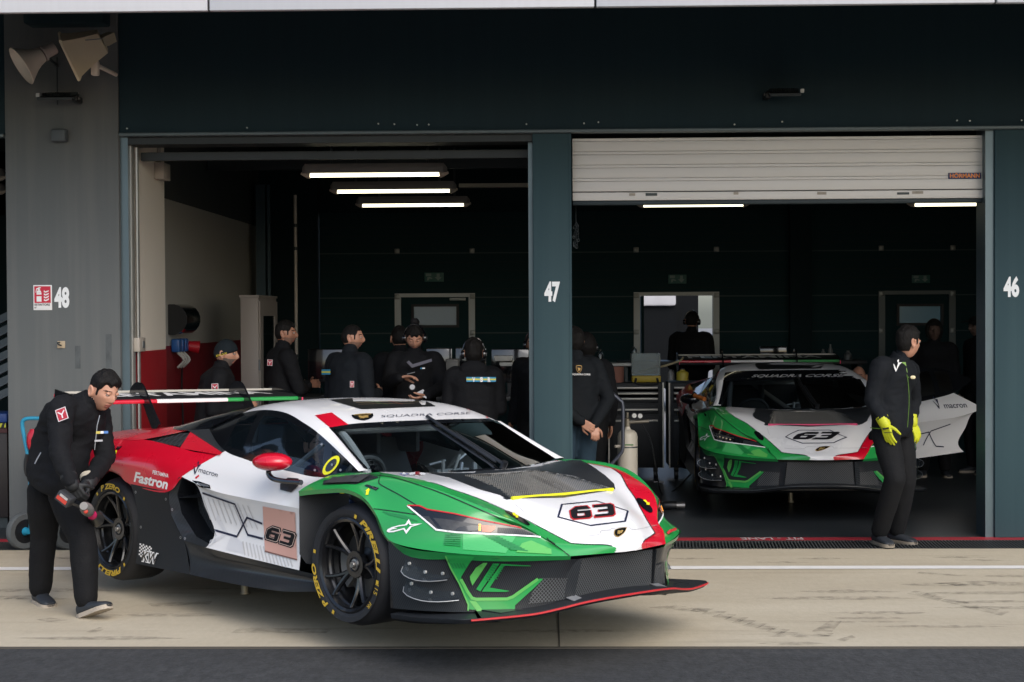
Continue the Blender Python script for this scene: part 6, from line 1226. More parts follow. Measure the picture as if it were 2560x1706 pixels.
m = MB(); m.sphere(tuple(J8['neck']+np.array((0, -.07, .0))), (.13, .055, .09), 16); build('hood', m, darkc, P8, b8)
P9, J9, B9, b9, f9, r9 = crew('person with headset half hidden behind the pillar numbered 47', 1340, 828, 14.3, 210, 1.76, 190, -.05, hair='short', headset=True, beard=1, vox=.02, top=darkc, skinm=skin2)
P10, J10, B10, b10, f10, r10 = crew('man in dark jacket and jeans with hands clasped behind his back', 1437, 821, 13.35, -25, 1.78, -40, 0, hair='full', arms='back', legs=jeans, vox=.015, top=cloth('squadra_jacket', (.0055, .0075, .010)), hands=dict(l=dict(d=(.75, -.1, -.5), n=(-.2, .6, .2), curl=.9), r=dict(d=(.1, -.2, -.9), n=(-.2, .9, .2), curl=.75)))
m = MB(); A = onY(1431, 938, 13.10)
word(m, 'SQUADRA CORSE', A, (1, .06, -.02), (0, 0, 1), width=.155, height=.014, bold=.02); build('jacket_lettering', m, vinylw, P10, b10, smooth=False)
m = MB(); o_ = onY(1440, 933, 13.10)
for ring_, k, mi_ in ((CREST, 1.0, 1), (CREST, .84, 0), (BULL, 1.0, 1)): m.add([o_+np.array(((.5+(a_-.5)*k)*.052, -.0006*(1+(k < 1)+(ring_ is BULL)*2), (.5+(b_-.5)*k)*.066)) for a_, b_ in ring_], [tuple(range(len(ring_)))], mi_)
build('jacket_crest', m, [gblack, mat('gold_thread', (.45, .27, .08), .6, var=0)], P10, b10, smooth=False)
P11, *_ = crew('dark haired person with headset standing close behind the man with clasped hands', 1466, 836, 14.3, -15, 1.70, hair='long', headset=True, vox=.02, top=darkc)
# --- crew at the back of the right garage
P12, *_ = crew('black silhouette of a person with headset in the bright open doorway', 1729, 778, 19.6, 20, 1.90, hair='short', headset=True, arms='front', vox=.02, top=darkc, bulk=1.15)
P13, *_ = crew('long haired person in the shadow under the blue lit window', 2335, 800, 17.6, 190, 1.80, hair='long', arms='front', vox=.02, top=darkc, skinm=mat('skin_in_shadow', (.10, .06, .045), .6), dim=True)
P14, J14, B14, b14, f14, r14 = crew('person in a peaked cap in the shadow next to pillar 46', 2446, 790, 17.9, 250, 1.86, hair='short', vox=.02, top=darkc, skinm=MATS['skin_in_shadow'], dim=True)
m = MB(); h = J14['head']; m.sphere(tuple(h+np.array((0, 0, .06))), (.098, .108, .075), 16); m.add([h+np.array(q) for q in ((-.08, -.07, .07), (-.17, -.06, .055), (-.18, .03, .055), (-.09, .07, .07), (-.08, -.07, .08), (-.17, -.06, .062), (-.18, .03, .062), (-.09, .07, .08))], [(0, 1, 2, 3), (4, 7, 6, 5), (0, 4, 5, 1), (1, 5, 6, 2), (2, 6, 7, 3)]); build('cap', m, darkc, P14, b14)
P15, *_ = crew('balding man bending down behind the roof of the parked car', 2150, 920, 16.6, 200, 1.42, hair=None, beard=1, vox=.02, top=darkc, skinm=skin2, stoop=.12)
# --- driver strapped in the front car
M1 = CAR1; cw = lambda x, y, z: np.array(M1 @ Vector((x, y, z)))
J = dict(head=cw(-1.12, -.36, .60), neck=cw(-1.17, -.36, .44), pel=cw(-1.02, -.36, .06), spine=cw(-1.14, -.36, .26), sl=cw(-1.15, -.18, .40), sr=cw(-1.15, -.54, .40), el=cw(-.93, -.12, .24), er=cw(-.93, -.60, .24), wl=cw(-.68, -.26, .43), wr=cw(-.68, -.47, .43), hl=cw(-.98, -.26, .05), hr=cw(-.98, -.46, .05), kl=cw(-.58, -.24, .20), kr=cw(-.58, -.48, .20), al=cw(-.30, -.26, .02), ar=cw(-.30, -.46, .02), tl=cw(-.22, -.26, .08), tr=cw(-.22, -.46, .08))
fd = np.array(M1.to_3x3() @ Vector((1, 0, 0))); PD, JD, BD, bd = person('driver seated behind the wheel of the front race car, dim through the windscreen', J, fd, hair='short', vox=.018, top=mat('race_suit_blue', (.03, .06, .16), .7, var=.2), legs=MATS['race_suit_blue'], glv=glove, hfwd=fd+np.array((-.2, -.3, 0)))
m = MB(); m.tube(smooth_curve([cw(-1.08, -.26, .42), cw(-.98, -.28, .30), cw(-.95, -.30, .12)], 4), .018, 6).tube(smooth_curve([cw(-1.08, -.46, .42), cw(-.98, -.44, .30), cw(-.95, -.42, .12)], 4), .018, 6); build('harness', m, yel, PD, bd)
# ================================================================== things on the walls and in the garages
def T_(name, label, cat, loc, group=None): o = thing(name, label, cat, tuple(loc), group); o_b = tuple(map(float, loc)); return o, o_b
cream_p = mat('cream_plastic', (.68, .58, .41), .5, var=.08, vs=6, bump=.03); cream2 = mat('pale_plastic', (.66, .60, .52), .45, var=.08, vs=6); dkmet = mat('dark_metal', (.035, .045, .05), .45, metal=.4, var=.15); gmet = mat('grey_metal', (.16, .18, .19), .45, metal=.4)
FY = F-.03
# box horn loudspeaker
c = onY(205, 135, F-.42); o, b = T_('horn_speaker', 'big square cream horn loudspeaker tilted down on the top of pillar 48', 'loudspeaker', (c[0], F-.03, c[2]))
Y1 = F-.55; fr = [onY(149, 84, Y1-.06), onY(152, 104, Y1-.30), onY(197, 199, Y1-.24), onY(203, 178, Y1+.06)]
bk = [onY(243, 74, Y1+.22), onY(243, 85, Y1-.02), onY(270, 133, Y1+.02), onY(270, 122, Y1+.30)]
ctr = sum(fr)/4; m = MB(); rg = []
for t in np.linspace(0, 1, 8):
    q = 1-(1-t)**1.15; rg.append([a+(d-a)*t+((ctr+(sum(bk)/4-ctr)*t)-(a+(d-a)*t))*(.05*math.sin(math.pi*t)) for a, d in zip(fr, bk)])
# rounded square bell: subdivide each side
def sub(r, k=5): return [r[i]+(r[(i+1) % 4]-r[i])*s/k for i in range(4) for s in range(k)]
m.ring([sub(r) for r in rg], 0, cap=False); m.add(sub(rg[-1]), [tuple(range(20))], 0)
build('bell', m, cream_p, o, b, ang=50)
lip = sub([p+(p-ctr)*.02 for p in fr]); m = MB(); m.tube(lip, .014, 6, closed=True); build('rim', m, cream_p, o, b)
inn = [sub([ctr+(p-ctr)*k+(sum(bk)/4-ctr)*d_ for p in fr]) for k, d_ in ((.96, .0), (.55, .45), (.3, .5))]; m = MB(); m.ring(inn, 0, cap=False); m.add(inn[-1], [tuple(range(20))], 0); build('throat', m, mat('cream_inside', (.36, .33, .26), .6), o, b)
e = sum(bk)/4; d_ = (e-ctr)/np.linalg.norm(e-ctr); m = MB(); m.tube([e-d_*.02, e+d_*.01, e+d_*.11, e+d_*.115], [.05, .06, .055, .045], 4); build('driver', m, mat('olive_driver', (.30, .27, .19), .5), o, b)
m = MB(); q = onY(238, 168, Y1); m.box(q+(-.03, -.03, -.07), q+(.03, .03, .05), bev=.012).tube([q+(0, 0, .02), (q[0]+.02, F-.03, q[2]+.02)], .018, 8); build('bracket', m, cream2, o, b)
m = MB(); m.tube(smooth_curve([onY(170, 94, Y1-.1), onY(205, 101, Y1-.12), onY(255, 97, Y1-.05)], 5), .004, 6); build('cable', m, gmet, o, b)
# round trumpet loudspeaker
c = onY(75, 160, F-.3); o, b = T_('trumpet_speaker', 'round pale trumpet loudspeaker pointing down left beside the square one', 'loudspeaker', (c[0], F-.03, c[2]))
A, Bp = onY(52, 166, F-.36), onY(121, 128, F-.25); ax = (Bp-A)/np.linalg.norm(Bp-A); L = np.linalg.norm(Bp-A); q0 = Vector(ax).to_track_quat('Z', 'Y'); m = MB()
m.lathe([(.165, .0), (.168, .004), (.135, .05), (.10, .10), (.076, .15), (.062, .20), (.058, L-.06)], 28).lathe([(.16, .002), (.12, .05), (.08, .1), (.05, .16), (.0, .18)], 28); m.v = [tuple(Vector(A)+q0 @ Vector(v)) for v in m.v]; build('bell', m, cream2, o, b)
m = MB(); m.lathe([(.0, L-.055), (.066, L-.055), (.066, L-.035), (.052, L-.03), (.054, L+.05), (.05, L+.06), (0, L+.06)], 20); m.v = [tuple(Vector(A)+q0 @ Vector(v)) for v in m.v]; build('driver', m, mat('rose_grey', (.42, .37, .34), .5), o, b)
m = MB(); q = onY(126, 150, F-.2); m.tube(smooth_curve([q+(-.03, 0, .04), q+(0, .02, .0), q+(.005, .16, -.03)], 4), .012, 8).tube([(q[0], F-.03, q[2]+.05), (q[0], F-.03, q[2]-.35)], .006, 6); build('bracket', m, dkmet, o, b)
# floodlights
def flood(u0, u1, v0, v1, lab, Yw, flip):
    a, d = onY(u0, v1, Yw-.22), onY(u1, v0, Yw-.22); o, b = T_('floodlight', lab, 'floodlight', ((a[0]+d[0])/2, Yw, (a[2]+d[2])/2), 'floodlights on the garage front'); w = d[0]-a[0]; h = d[2]-a[2]
    m = MB(); m.add([(a[0], Yw-.30, a[2]+h*.35), (d[0]-w*.0, Yw-.30, a[2]+h*.35), (d[0]-w*.04, Yw-.06, a[2]+h*.98), (a[0]+w*.04, Yw-.06, a[2]+h*.98), (a[0]+w*.02, Yw-.29, a[2]+h*.12), (d[0]-w*.02, Yw-.29, a[2]+h*.12), (d[0]-w*.1, Yw-.05, a[2]+h*.55), (a[0]+w*.1, Yw-.05, a[2]+h*.55)], [(0, 1, 2, 3), (4, 7, 6, 5), (0, 4, 5, 1), (1, 5, 6, 2), (2, 6, 7, 3), (3, 7, 4, 0)]); build('body', m, dkmet, o, b)
    m = MB()
    for k in range(13): x = a[0]+w*(.1+.8*k/12); m.add([(x, Yw-.27, a[2]+h*.52), (x, Yw-.08, a[2]+h*.92), (x, Yw-.08, a[2]+h*1.12), (x, Yw-.25, a[2]+h*.82), (x+.008, Yw-.27, a[2]+h*.52), (x+.008, Yw-.08, a[2]+h*.92), (x+.008, Yw-.08, a[2]+h*1.12), (x+.008, Yw-.25, a[2]+h*.82)], [(0, 1, 2, 3), (4, 7, 6, 5), (3, 2, 6, 7), (0, 3, 7, 4)])
    build('fins', m, dkmet, o, b, smooth=False)
    x = d[0]-w*.08 if flip else a[0]+w*.04; m = MB(); m.box((x-.03, Yw-.16, a[2]+h*.2), (x+.02, Yw, a[2]+h*.75), bev=.01); build('bracket', m, black, o, b); m = MB(); m.cyl((x-.035, Yw-.12, a[2]+h*.55), (x+.03, Yw-.12, a[2]+h*.55), .014, 10); build('bolt', m, steel, o, b)
    x = a[0]-.002 if flip else d[0]-.01; m = MB(); m.box((x, Yw-.305, a[2]+h*.4), (x+.03, Yw-.28, a[2]+h*.72)); build('end_plate', m, silver, o, b)
flood(99, 188, 228, 258, 'flat black floodlight on pillar 48 under the loudspeakers', F-.03, True); flood(1922, 2000, 218, 248, 'flat grey floodlight alone on the dark lintel above the white shutter', F-.012, False)
a, d = onY(62, 62, F-.2), onY(262, 30, F-.2); build('cable_trunk', MB().box((a[0], F-.25, a[2]), (d[0], F-.032, 4.6), bev=.02), wl_teal, bl, OB)
# small wall box, sign, hook plate
def wallbox(name, lab, cat, u0, u1, v0, v1, th, m_, Y=FY, bev=.01):
    a, d = onY(u0, v1, Y), onY(u1, v0, Y); o, b = T_(name, lab, cat, ((a[0]+d[0])/2, Y, (a[2]+d[2])/2)); build('housing', MB().box((a[0], Y-th, a[2]), (d[0], Y+.002, d[2]), bev=bev), m_, o, b); return o, b, a, d
o, b, a, d = wallbox('junction_box', 'small square grey blue box on pillar 48 below the floodlight', 'junction box', 135, 172, 325, 357, .09, mat('painted_box', (.07, .085, .095), .5, var=.1), bev=.016); m = MB(); m.box((a[0]+.01, FY-.097, a[2]+.01), (d[0]-.01, FY-.09, d[2]-.01), bev=.003); build('lid', m, MATS['painted_box'], o, b)
o, b, a, d = wallbox('extinguisher_sign', 'white and red fire extinguisher sign reading ESTINTORE on pillar 48', 'sign', 84, 130, 713, 776, .006, vinylw, bev=.004)
Ys = FY-.0075; rx0, rx1 = a[0]+.010, d[0]-.010; rz0, rz1 = a[2]+.062*.98, d[2]-.010; build('red_field', MB().box((rx0, Ys, rz0), (rx1, FY-.005, rz1)), mat('sign_red', (.52, .012, .04), .45, var=.03), o, b)
W_, H2 = rx1-rx0, rz1-rz0; Q = lambda pts: [(rx0+x*W_, Ys-.001, rz0+z*H2) for x, z in pts]; m = MB()
m.add(Q([(.14, .08), (.44, .08), (.44, .60), (.14, .60)]), [(0, 1, 2, 3)]); m.add(Q([(.14, .61), (.44, .61), (.40, .72), (.34, .76), (.24, .76), (.18, .72)]), [tuple(range(6))]); m.add(Q([(.22, .77), (.36, .77), (.36, .84), (.22, .84)]), [(0, 1, 2, 3)]); m.add(Q([(.08, .62), (.12, .62), (.16, .82), (.34, .86), (.42, .92), (.30, .95), (.12, .86)]), [tuple(range(7))])
for k in range(4): z = .12+k*.17; m.add(Q([(.58, z+.02), (.70, z-.02), (.88, z+.06), (.90, z+.18-.02*k), (.78, z+.09), (.66, z+.06), (.60, z+.14)]), [tuple(range(7))])
build('pictogram', m, vinylw, o, b, smooth=False); m = MB(); word(m, 'ESTINTORE', (a[0]+.012, Ys-.001, a[2]+.038), (1, 0, 0), (0, 0, 1), width=(d[0]-a[0])*.82, height=.017, bold=.02); word(m, 'N°', (a[0]+.012, Ys-.001, a[2]+.014), (1, 0, 0), (0, 0, 1), width=.018, height=.014, bold=.02); build('lettering', m, gblack, o, b, smooth=False)
m = MB(); m.add([(rx0+.14*W_, Ys-.002, rz0+.40*H2), (rx0+.44*W_, Ys-.002, rz0+.40*H2), (rx0+.44*W_, Ys-.002, rz0+.5*H2), (rx0+.14*W_, Ys-.002, rz0+.5*H2)], [(0, 1, 2, 3)]); build('band', m, MATS['sign_red'], o, b, smooth=False)
o, b, a, d = wallbox('wall_hook', 'small beige wall plate with a steel hook on pillar 48', 'hook', 144, 163, 853, 871, .008, mat('beige_plate', (.42, .33, .22), .5, var=.2, vs=30), bev=.003); x, z = a[0]+.02, d[2]-.01; m = MB(); m.tube(smooth_curve([(x, FY-.005, z), (x+.0, FY-.06, z-.005), (x+.012, FY-.065, z-.02), (x+.02, FY-.03, z-.025)], 4), .006, 8); build('hook', m, dkmet, o, b)
# worn marks on pillar 48 stay in its paint: two old adhesive strips
for u0, u1, v0, v1 in ((188, 201, 865, 922), (265, 279, 836, 920)):
    a, d = onY(u0, v1, F-.032), onY(u1, v0, F-.032); build('adhesive_mark', MB().add([(a[0], F-.0325, a[2]), (d[0], F-.0325, a[2]), (d[0], F-.0325, d[2]), (a[0], F-.0325, d[2])], [(0, 1, 2, 3)]), mat('adhesive_residue', (.075, .085, .088), .7, var=.6, vs=25, stretch=(1, 1, .4)), P48, OB, smooth=False)
# fluorescent lamps
tube_e = mat('fluorescent_tube', (.9, .85, .6), .3, emit=(1, .93, .66), es=1.7, var=0); lampb = mat('lamp_body', (.16, .155, .145), .5)
def lamp(u0, u1, v, Y, lab, drop=True):
    a, d = onY(u0, v, Y), onY(u1, v, Y); z = a[2]; o, b = T_('ceiling_lamp', lab, 'ceiling lamp', ((a[0]+d[0])/2, Y, 3.2), 'fluorescent lamps hanging in the garages')
    m = MB(); m.ring([[(x, Y+y*s, z+.01+dz*s) for y, dz in ((-.06, .0), (.06, 0), (.065, .05), (.05, .085), (-.05, .085), (-.065, .05))] for x, s in ((a[0]-.02, .6), (a[0]+.01, 1), (d[0]-.01, 1), (d[0]+.02, .6))]); build('housing', m, lampb, o, b)
    m = MB(); m.tube([(a[0]-.035, Y, z+.012), (a[0]+.02, Y, z-.005), (a[0]+.05, Y, z-.008)], [.012, .028, .032], 12).tube([(d[0]+.035, Y, z+.012), (d[0]-.02, Y, z-.005), (d[0]-.05, Y, z-.008)], [.012, .028, .032], 12); build('end_cap', m, mat('lamp_cap', (.45, .40, .33), .4), o, b)
    m = MB(); m.cyl((a[0]+.05, Y, z-.008), (d[0]-.05, Y, z-.006), .019, 12); build('tube', m, tube_e, o, b)
    for x in (a[0]+.25, d[0]-.16): m = MB(); m.cyl((x, Y, z+.08), (x, Y, 4.16), .012, 8); build('hanger', m, dkmet, o, b)
lamp(762, 1112, 437, 14.1, 'nearest and widest of the three lit fluorescent lamps in the left garage'); lamp(832, 1136, 478, 16.3, 'middle lit fluorescent lamp of the three in the left garage'); lamp(896, 1170, 513, 18.1, 'lowest and farthest lit fluorescent lamp in the left garage')
lamp(1598, 1868, 513, 18.2, 'lit fluorescent lamp just under the white shutter, left one'); lamp(2275, 2540, 511, 18.2, 'lit fluorescent lamp under the white shutter at its right end'); lamp(-180, 9, 446, 16.3, 'lit fluorescent lamp end at the far left edge, upper one'); lamp(-150, 9, 481, 18.1, 'lit fluorescent lamp end at the far left edge, lower one')
# ceiling beams and pipes
m = MB(); m.box((-3.85, 14.9, 3.75), (6.3, 15.05, 3.95)).box((-3.85, 17.2, 3.55), (6.3, 17.3, 3.68)); build('ceiling_beam', m, dkmet, bl, OB)
m = MB(); m.box((-3.0, 13.35, 3.70), (.0, 13.45, 3.76)); build('door_track', m, gmet, bl, OB); m = MB(); q0, q1 = onY(1148, 466, 19.6), onY(1330, 466, 19.6); m.box((q0[0], 19.55, q0[2]-.02), (q1[0], 19.65, q0[2]+.03)); build('ceiling_reflection', m, mat('reflection_pale', (.42, .40, .34), .4, metal=.4), bl, OB)  # the last pale bar stands in for a reflection strip on the ceiling
o, b = T_('conduit_pipe', 'thin pale vertical pipe by the back corner of the left garage', 'pipe', onY(738, 870, 18.6)*(1, 1, 0)); q = onY(738, 488, 18.6); m = MB(); m.cyl((q[0], 18.6, .9), (q[0], 18.6, q[2]), .020, 10); build('pipe', m, mat('pale_pipe', (.50, .46, .40), .5), o, b); m = MB(); z2 = onY(738, 622, 18.6)[2]
for z in (z2, 1.4, 3.0): m.cyl((q[0], 18.6, z-.02), (q[0], 18.6, z+.02), .026, 10)
build('clamp', m, dkmet, o, b)
m = MB(); q = onY(655, 600, 19.8); m.box((q[0]-.06, 19.7, 0), (q[0]+.06, 20.0, 3.6)); m.box((q[0]+.08, 19.75, 0), (q[0]+.12, 19.8, 3.6)); build('steel_column', m, mat('blue_steel', (.05, .085, .11), .4, metal=.4), bl, OB)
# cabinet, wall sockets, box on the pilaster
xa, xb = onY(601, 800, 16.4)[0], onY(646, 800, 16.4)[0]; zt_ = onY(620, 744, 16.4)[2]; o, b = T_('steel_cabinet', 'tall pale grey steel cabinet with a narrow glass door in the left garage', 'cabinet', ((xa+xb)/2, 16.9, 0)); cabm = mat('cabinet_grey', (.34, .30, .27), .5, var=.05)
build('carcass', MB().box((xa, 16.4, 0), (xb, 17.5, zt_), bev=.008).box((xa-.01, 16.39, zt_), (xb+.01, 17.51, zt_+.025)), cabm, o, b); dr = MB(); dr.box((xb+.002, 16.43, .05), (xb+.016, 16.60, zt_-.04)).box((xb+.002, 17.3, .05), (xb+.016, 17.47, zt_-.04)).box((xb+.002, 16.6, zt_-.2), (xb+.016, 17.3, zt_-.04)).box((xb+.002, 16.6, .05), (xb+.016, 17.3, .7)); dd = build('door', dr, cabm, o, b); build('pane', MB().box((xb+.004, 16.6, .7), (xb+.008, 17.3, zt_-.2)), sdglass, dd, b)
m = MB()
for z in (.55, 1.3): m.cyl((xb+.004, 16.41, z), (xb+.004, 16.41, z+.12), .012, 8)
build('hinge', m, gmet, dd, b)
xw = XW+.01; yy = 15.55; zz = lambda v: onX(430, v, xw)[2]; z0_, z1_ = 1.64, 2.02
o, b = T_('socket_panel', 'black distribution box with blue and red power sockets on the grey side wall', 'socket box', (xw, 15.8, 1.8)); m = MB(); m.ring([[(xw, y, z), (xw+.14*k, y, z)] for y, z, k in ((15.6, 1.7, 1), (15.6, 2.02, 1))], loop=False, cap=False); m = MB(); m.tube([(xw+.03, 15.55, 1.86), (xw+.03, 16.15, 1.86)], .16, 20); build('hose_drum', m, gblack, o, b)
for k in range(3): m = MB(); m.box((xw, 15.62+k*.15, 1.52), (xw+.09, 15.74+k*.15, 1.66), bev=.02); build('socket', m, mat('socket_blue', (.02, .10, .32), .45), o, b)
m = MB(); m.tube([(xw+.04, 16.12, 1.58), (xw+.17, 16.16, 1.56)], [.05, .07], 14); build('plug', m, mat('plug_red', (.45, .01, .02), .45), o, b); m = MB(); m.tube(smooth_curve([(xw+.06, 15.9, 1.5), (xw+.03, 15.95, 1.2), (xw+.05, 15.9, .6), (xw+.04, 15.7, .1)], 6), .010, 6); build('cable', m, black, o, b)
m = MB()
for k in range(3): m.tube(smooth_curve([(xw+.06, 15.66+k*.12, 1.52), (xw+.12, 15.68+k*.12, 1.44), (xw+.05, 15.7+k*.12, 1.36)], 5), .014, 6)
build('loose_lead', m, mat('white_lead', (.45, .45, .42), .5), o, b)
q = onX(394, 430, xp+.002); o, b = T_('wall_box', 'pale grey electrical box with conduit high on the lit door pilaster', 'electrical box', q); m = MB(); m.box((xp, q[1]-.12, q[2]-.075), (xp+.09, q[1]+.12, q[2]+.075), bev=.008); build('housing', m, mat('pale_box', (.40, .36, .31), .5), o, b); m = MB(); m.cyl((xp+.02, q[1]-.02, q[2]+.07), (xp+.02, q[1]-.02, 4.14), .016, 8); build('conduit', m, mat('conduit_grey', (.30, .28, .25), .5), o, b)
q = onX(343, 862, xp+.002); o, b = T_('door_switch', 'small pale switch box on the pilaster just above the red paint', 'switch', q); m = MB(); m.box((xp, q[1]-.10, q[2]-.06), (xp+.05, q[1]+.10, q[2]+.06), bev=.006); build('housing', m, MATS['pale_box'], o, b); m = MB(); m.box((xp+.05, q[1]-.01, q[2]-.03), (xp+.056, q[1]+.05, q[2]+.03), bev=.002); build('key', m, gmet, o, b)
# exit signs
for i, (u0, u1, v0, v1, lab) in enumerate(((1061, 1109, 682, 705, 'dim green emergency exit sign above the closed door in the left garage'), (1671, 1716, 687, 710, 'dim green emergency exit sign above the open bright doorway'), (2280, 2325, 688, 708, 'very dim green emergency exit sign above the blue lit window'))):
    a, d = onY(u0, v1, BACK-.02), onY(u1, v0, BACK-.02); o, b = T_('exit_sign', lab, 'exit sign', ((a[0]+d[0])/2, BACK-.02, (a[2]+d[2])/2), 'exit signs over the back doors'); build('plate', MB().box((a[0], BACK-.022, a[2]), (d[0], BACK-.006, d[2]), bev=.003), mat('exit_green', (.02, .10, .085), .5), o, b)
    w, h = d[0]-a[0], d[2]-a[2]; Z = lambda pts: [(a[0]+x*w, BACK-.0235, a[2]+z*h) for x, z in pts]; m = MB(); m.add(Z([(.08, .62), (.36, .62), (.36, .92), (.08, .92)]), [(0, 1, 2, 3)]); m.add(Z([(.14, .15), (.22, .15), (.26, .36), (.40, .30), (.42, .40), (.28, .55), (.16, .52)]), [tuple(range(7))]); m.add(Z([(.72, .12), (.90, .5), (.80, .5), (.80, .9), (.64, .9), (.64, .5), (.54, .5)]), [tuple(range(7))]); build('pictogram', m, mat('exit_white', (.13, .20, .19), .5, var=0), o, b, smooth=False)
# monitors and boxes on the benches behind the crew
o, b = T_('work_bench', 'long dark workbench behind the crew in the left garage', 'workbench', (-1.2, 16.6, 0)); bz0 = 1.02
build('bench_top', MB().box((-3.0, 16.2, bz0-.05), (.4, 17.0, bz0), bev=.01), mat('bench_dark', (.03, .032, .034), .5), o, b)
for x in (-2.95, -1.3, .3): build('leg', MB().box((x, 16.25, 0), (x+.06, 16.95, bz0-.05)), dkmet, o, b)
for u0, u1, v0, lab in ((770, 890, 872, 'black monitor behind the man with cropped hair'), (1065, 1130, 870, 'black monitor to the right of the writing man'), (1138, 1215, 869, 'black monitor behind the person with curly hair'), (1228, 1322, 872, 'black monitor left of pillar 47')):
    a, d = onY(u0, 900, 16.4), onY(u1, v0, 16.4); o, b = T_('monitor', lab, 'monitor', ((a[0]+d[0])/2, 16.4, bz0), 'monitors on the dark bench'); build('screen', MB().box((a[0], 16.38, bz0+.14), (d[0], 16.43, d[2]), bev=.012), gblack, o, b); build('stand', MB().box(((a[0]+d[0])/2-.03, 16.42, bz0), ((a[0]+d[0])/2+.03, 16.46, bz0+.2)).box(((a[0]+d[0])/2-.12, 16.34, bz0), ((a[0]+d[0])/2+.12, 16.54, bz0+.012)), black, o, b)
def crate(name, lab, cat, u0, u1, v0, v1, Y, dep, m_, extra=None):
    a, d = onY(u0, v1, Y), onY(u1, v0, Y); o, b = T_(name, lab, cat, ((a[0]+d[0])/2, Y+dep/2, a[2])); build('body', MB().box((a[0], Y, a[2]), (d[0], Y+dep, d[2]), bev=.008), m_, o, b); build('lid', MB().box((a[0]-.006, Y-.006, d[2]-.012), (d[0]+.006, Y+dep, d[2]+.012), bev=.004), m_, o, b); return o, b, a, d
pal = mat('pale_carton', (.42, .41, .38), .6, var=.1)
crate('paper_box', 'small white box on the bench right of the person with curly hair', 'box', 1236, 1280, 893, 903, 15.9, .2, pal); crate('tray', 'pale flat tray below the white box left of pillar 47', 'tray', 1250, 1282, 910, 916, 15.6, .2, pal); crate('grey_case', 'grey case with rounded top right of the writing man', 'case', 1115, 1145, 902, 938, 15.4, .3, mat('case_grey', (.19, .185, .17), .6, var=.1))
# tool chests and clutter in the right garage
K1 = lambda x, y, Y: onY(1380+x/3.267, 780+y/3.267, Y)
hand_l = mat('drawer_handle', (.50, .48, .43), .4, metal=.3); chm = mat('chest_black', (.008, .010, .012), .6)
for (x0, x1, lab, ys) in ((468, 905, 'black tool chest with pale drawer handles behind the gas cylinder', (622, 668, 712, 800, 890)), (962, 1330, 'black tool chest with pale drawer handles behind the left side of the parked car', (620, 665, 710, 800, 890))):
    a, d = K1(x0, 1070, 17.3), K1(x1, 578, 17.3); o, b = T_('tool_chest', lab, 'tool chest', ((a[0]+d[0])/2, 17.6, 0), 'black tool chests along the back'); zb = .14
    build('carcass', MB().box((a[0], 17.3, zb), (d[0], 17.9, d[2]), bev=.01), chm, o, b); zs = [K1(x0, y, 17.3)[2] for y in ys]+[zb+.02]; zp = d[2]-.01
    for i, z in enumerate(zs[:-1]):
        lo = zs[i+1]+.03 if i < len(zs)-2 else zb+.03
        dw = build('drawer', MB().box((a[0]+.04, 17.285, z-.045 if i < 4 else lo), (d[0]-.05, 17.301, z+.05), bev=.004), chm, o, b); build('handle', MB().box((a[0]+.05, 17.268, z-.011), (d[0]-.06, 17.286, z+.011), bev=.004), hand_l, dw, b)
    for x in (a[0]-.012, d[0]-.006): build('corner_rail', MB().box((x, 17.28, zb), (x+.016, 17.30, d[2])), hand_l, o, b)
    for x in (a[0]+.08, d[0]-.08): m = MB(); m.cyl((x-.02, 17.4, .062), (x+.02, 17.4, .062), .06, 14); m.box((x-.025, 17.37, .09), (x+.025, 17.43, zb)); build('castor', m, black, o, b)
ctop = K1(600, 578, 17.3)[2]
m_ = MB(); a, d = K1(360, 445, 17.35), K1(650, 420, 17.35); o, b = T_('shelf_board', 'pale shelf board in front of the grey back door of the right garage', 'shelf', ((a[0]+d[0])/2, 17.6, a[2])); m_.box((a[0], 17.35, a[2]), (d[0], 17.8, d[2]), bev=.006); build('board', m_, mat('pale_laminate', (.36, .37, .36), .5), o, b)
for x in (a[0]+.05, d[0]-.05): build('post', MB().box((x-.015, 17.5, ctop), (x+.015, 17.53, a[2])), dkmet, o, b)
a, d = K1(655, 570, 17.32), K1(890, 522, 17.32); o, b = T_('yellow_case', 'yellow and black tool case on the tool chest', 'tool case', ((a[0]+d[0])/2, 17.5, ctop)); build('shell', MB().box((a[0], 17.32, ctop), (d[0], 17.62, d[2]), bev=.012), mat('case_yellow', (.42, .30, .02), .5), o, b); m = MB(); xm = (a[0]+d[0])/2; m.tube(smooth_curve([(xm-.12, 17.31, d[2]-.03), (xm-.11, 17.28, d[2]-.09), (xm+.11, 17.28, d[2]-.09), (xm+.12, 17.31, d[2]-.03)], 5), .013, 8); build('handle', m, black, o, b)
a2, d2 = K1(650, 520, 17.34), K1(885, 342, 17.34); o, b = T_('clear_box', 'tall clear plastic box standing on the yellow case', 'plastic box', ((a2[0]+d2[0])/2, 17.5, d[2])); m = MB(); x0, x1, z0_, z1_ = a2[0], d2[0], d[2]+.002, d2[2]; m.box((x0, 17.34, z0_), (x1, 17.345, z1_)).box((x0, 17.6, z0_), (x1, 17.605, z1_)).box((x0, 17.345, z0_), (x0+.005, 17.6, z1_)).box((x1-.005, 17.345, z0_), (x1, 17.6, z1_)).box((x0+.006, 17.346, z0_), (x1-.006, 17.599, z0_+.004)); build('walls', m, glassmat('cloudy_plastic', (.25, .30, .30), .28, .3), o, b); m = MB(); m.tube(smooth_curve([(x0+.1, 17.45, z0_+.05), (x0+.35, 17.4, z0_+.10), (x0+.55, 17.45, z0_+.16), (x0+.6, 17.5, z0_+.2)], 6), .012, 6); build('coiled_hose', m, mat('beige_hose', (.38, .32, .2), .5), o, b)
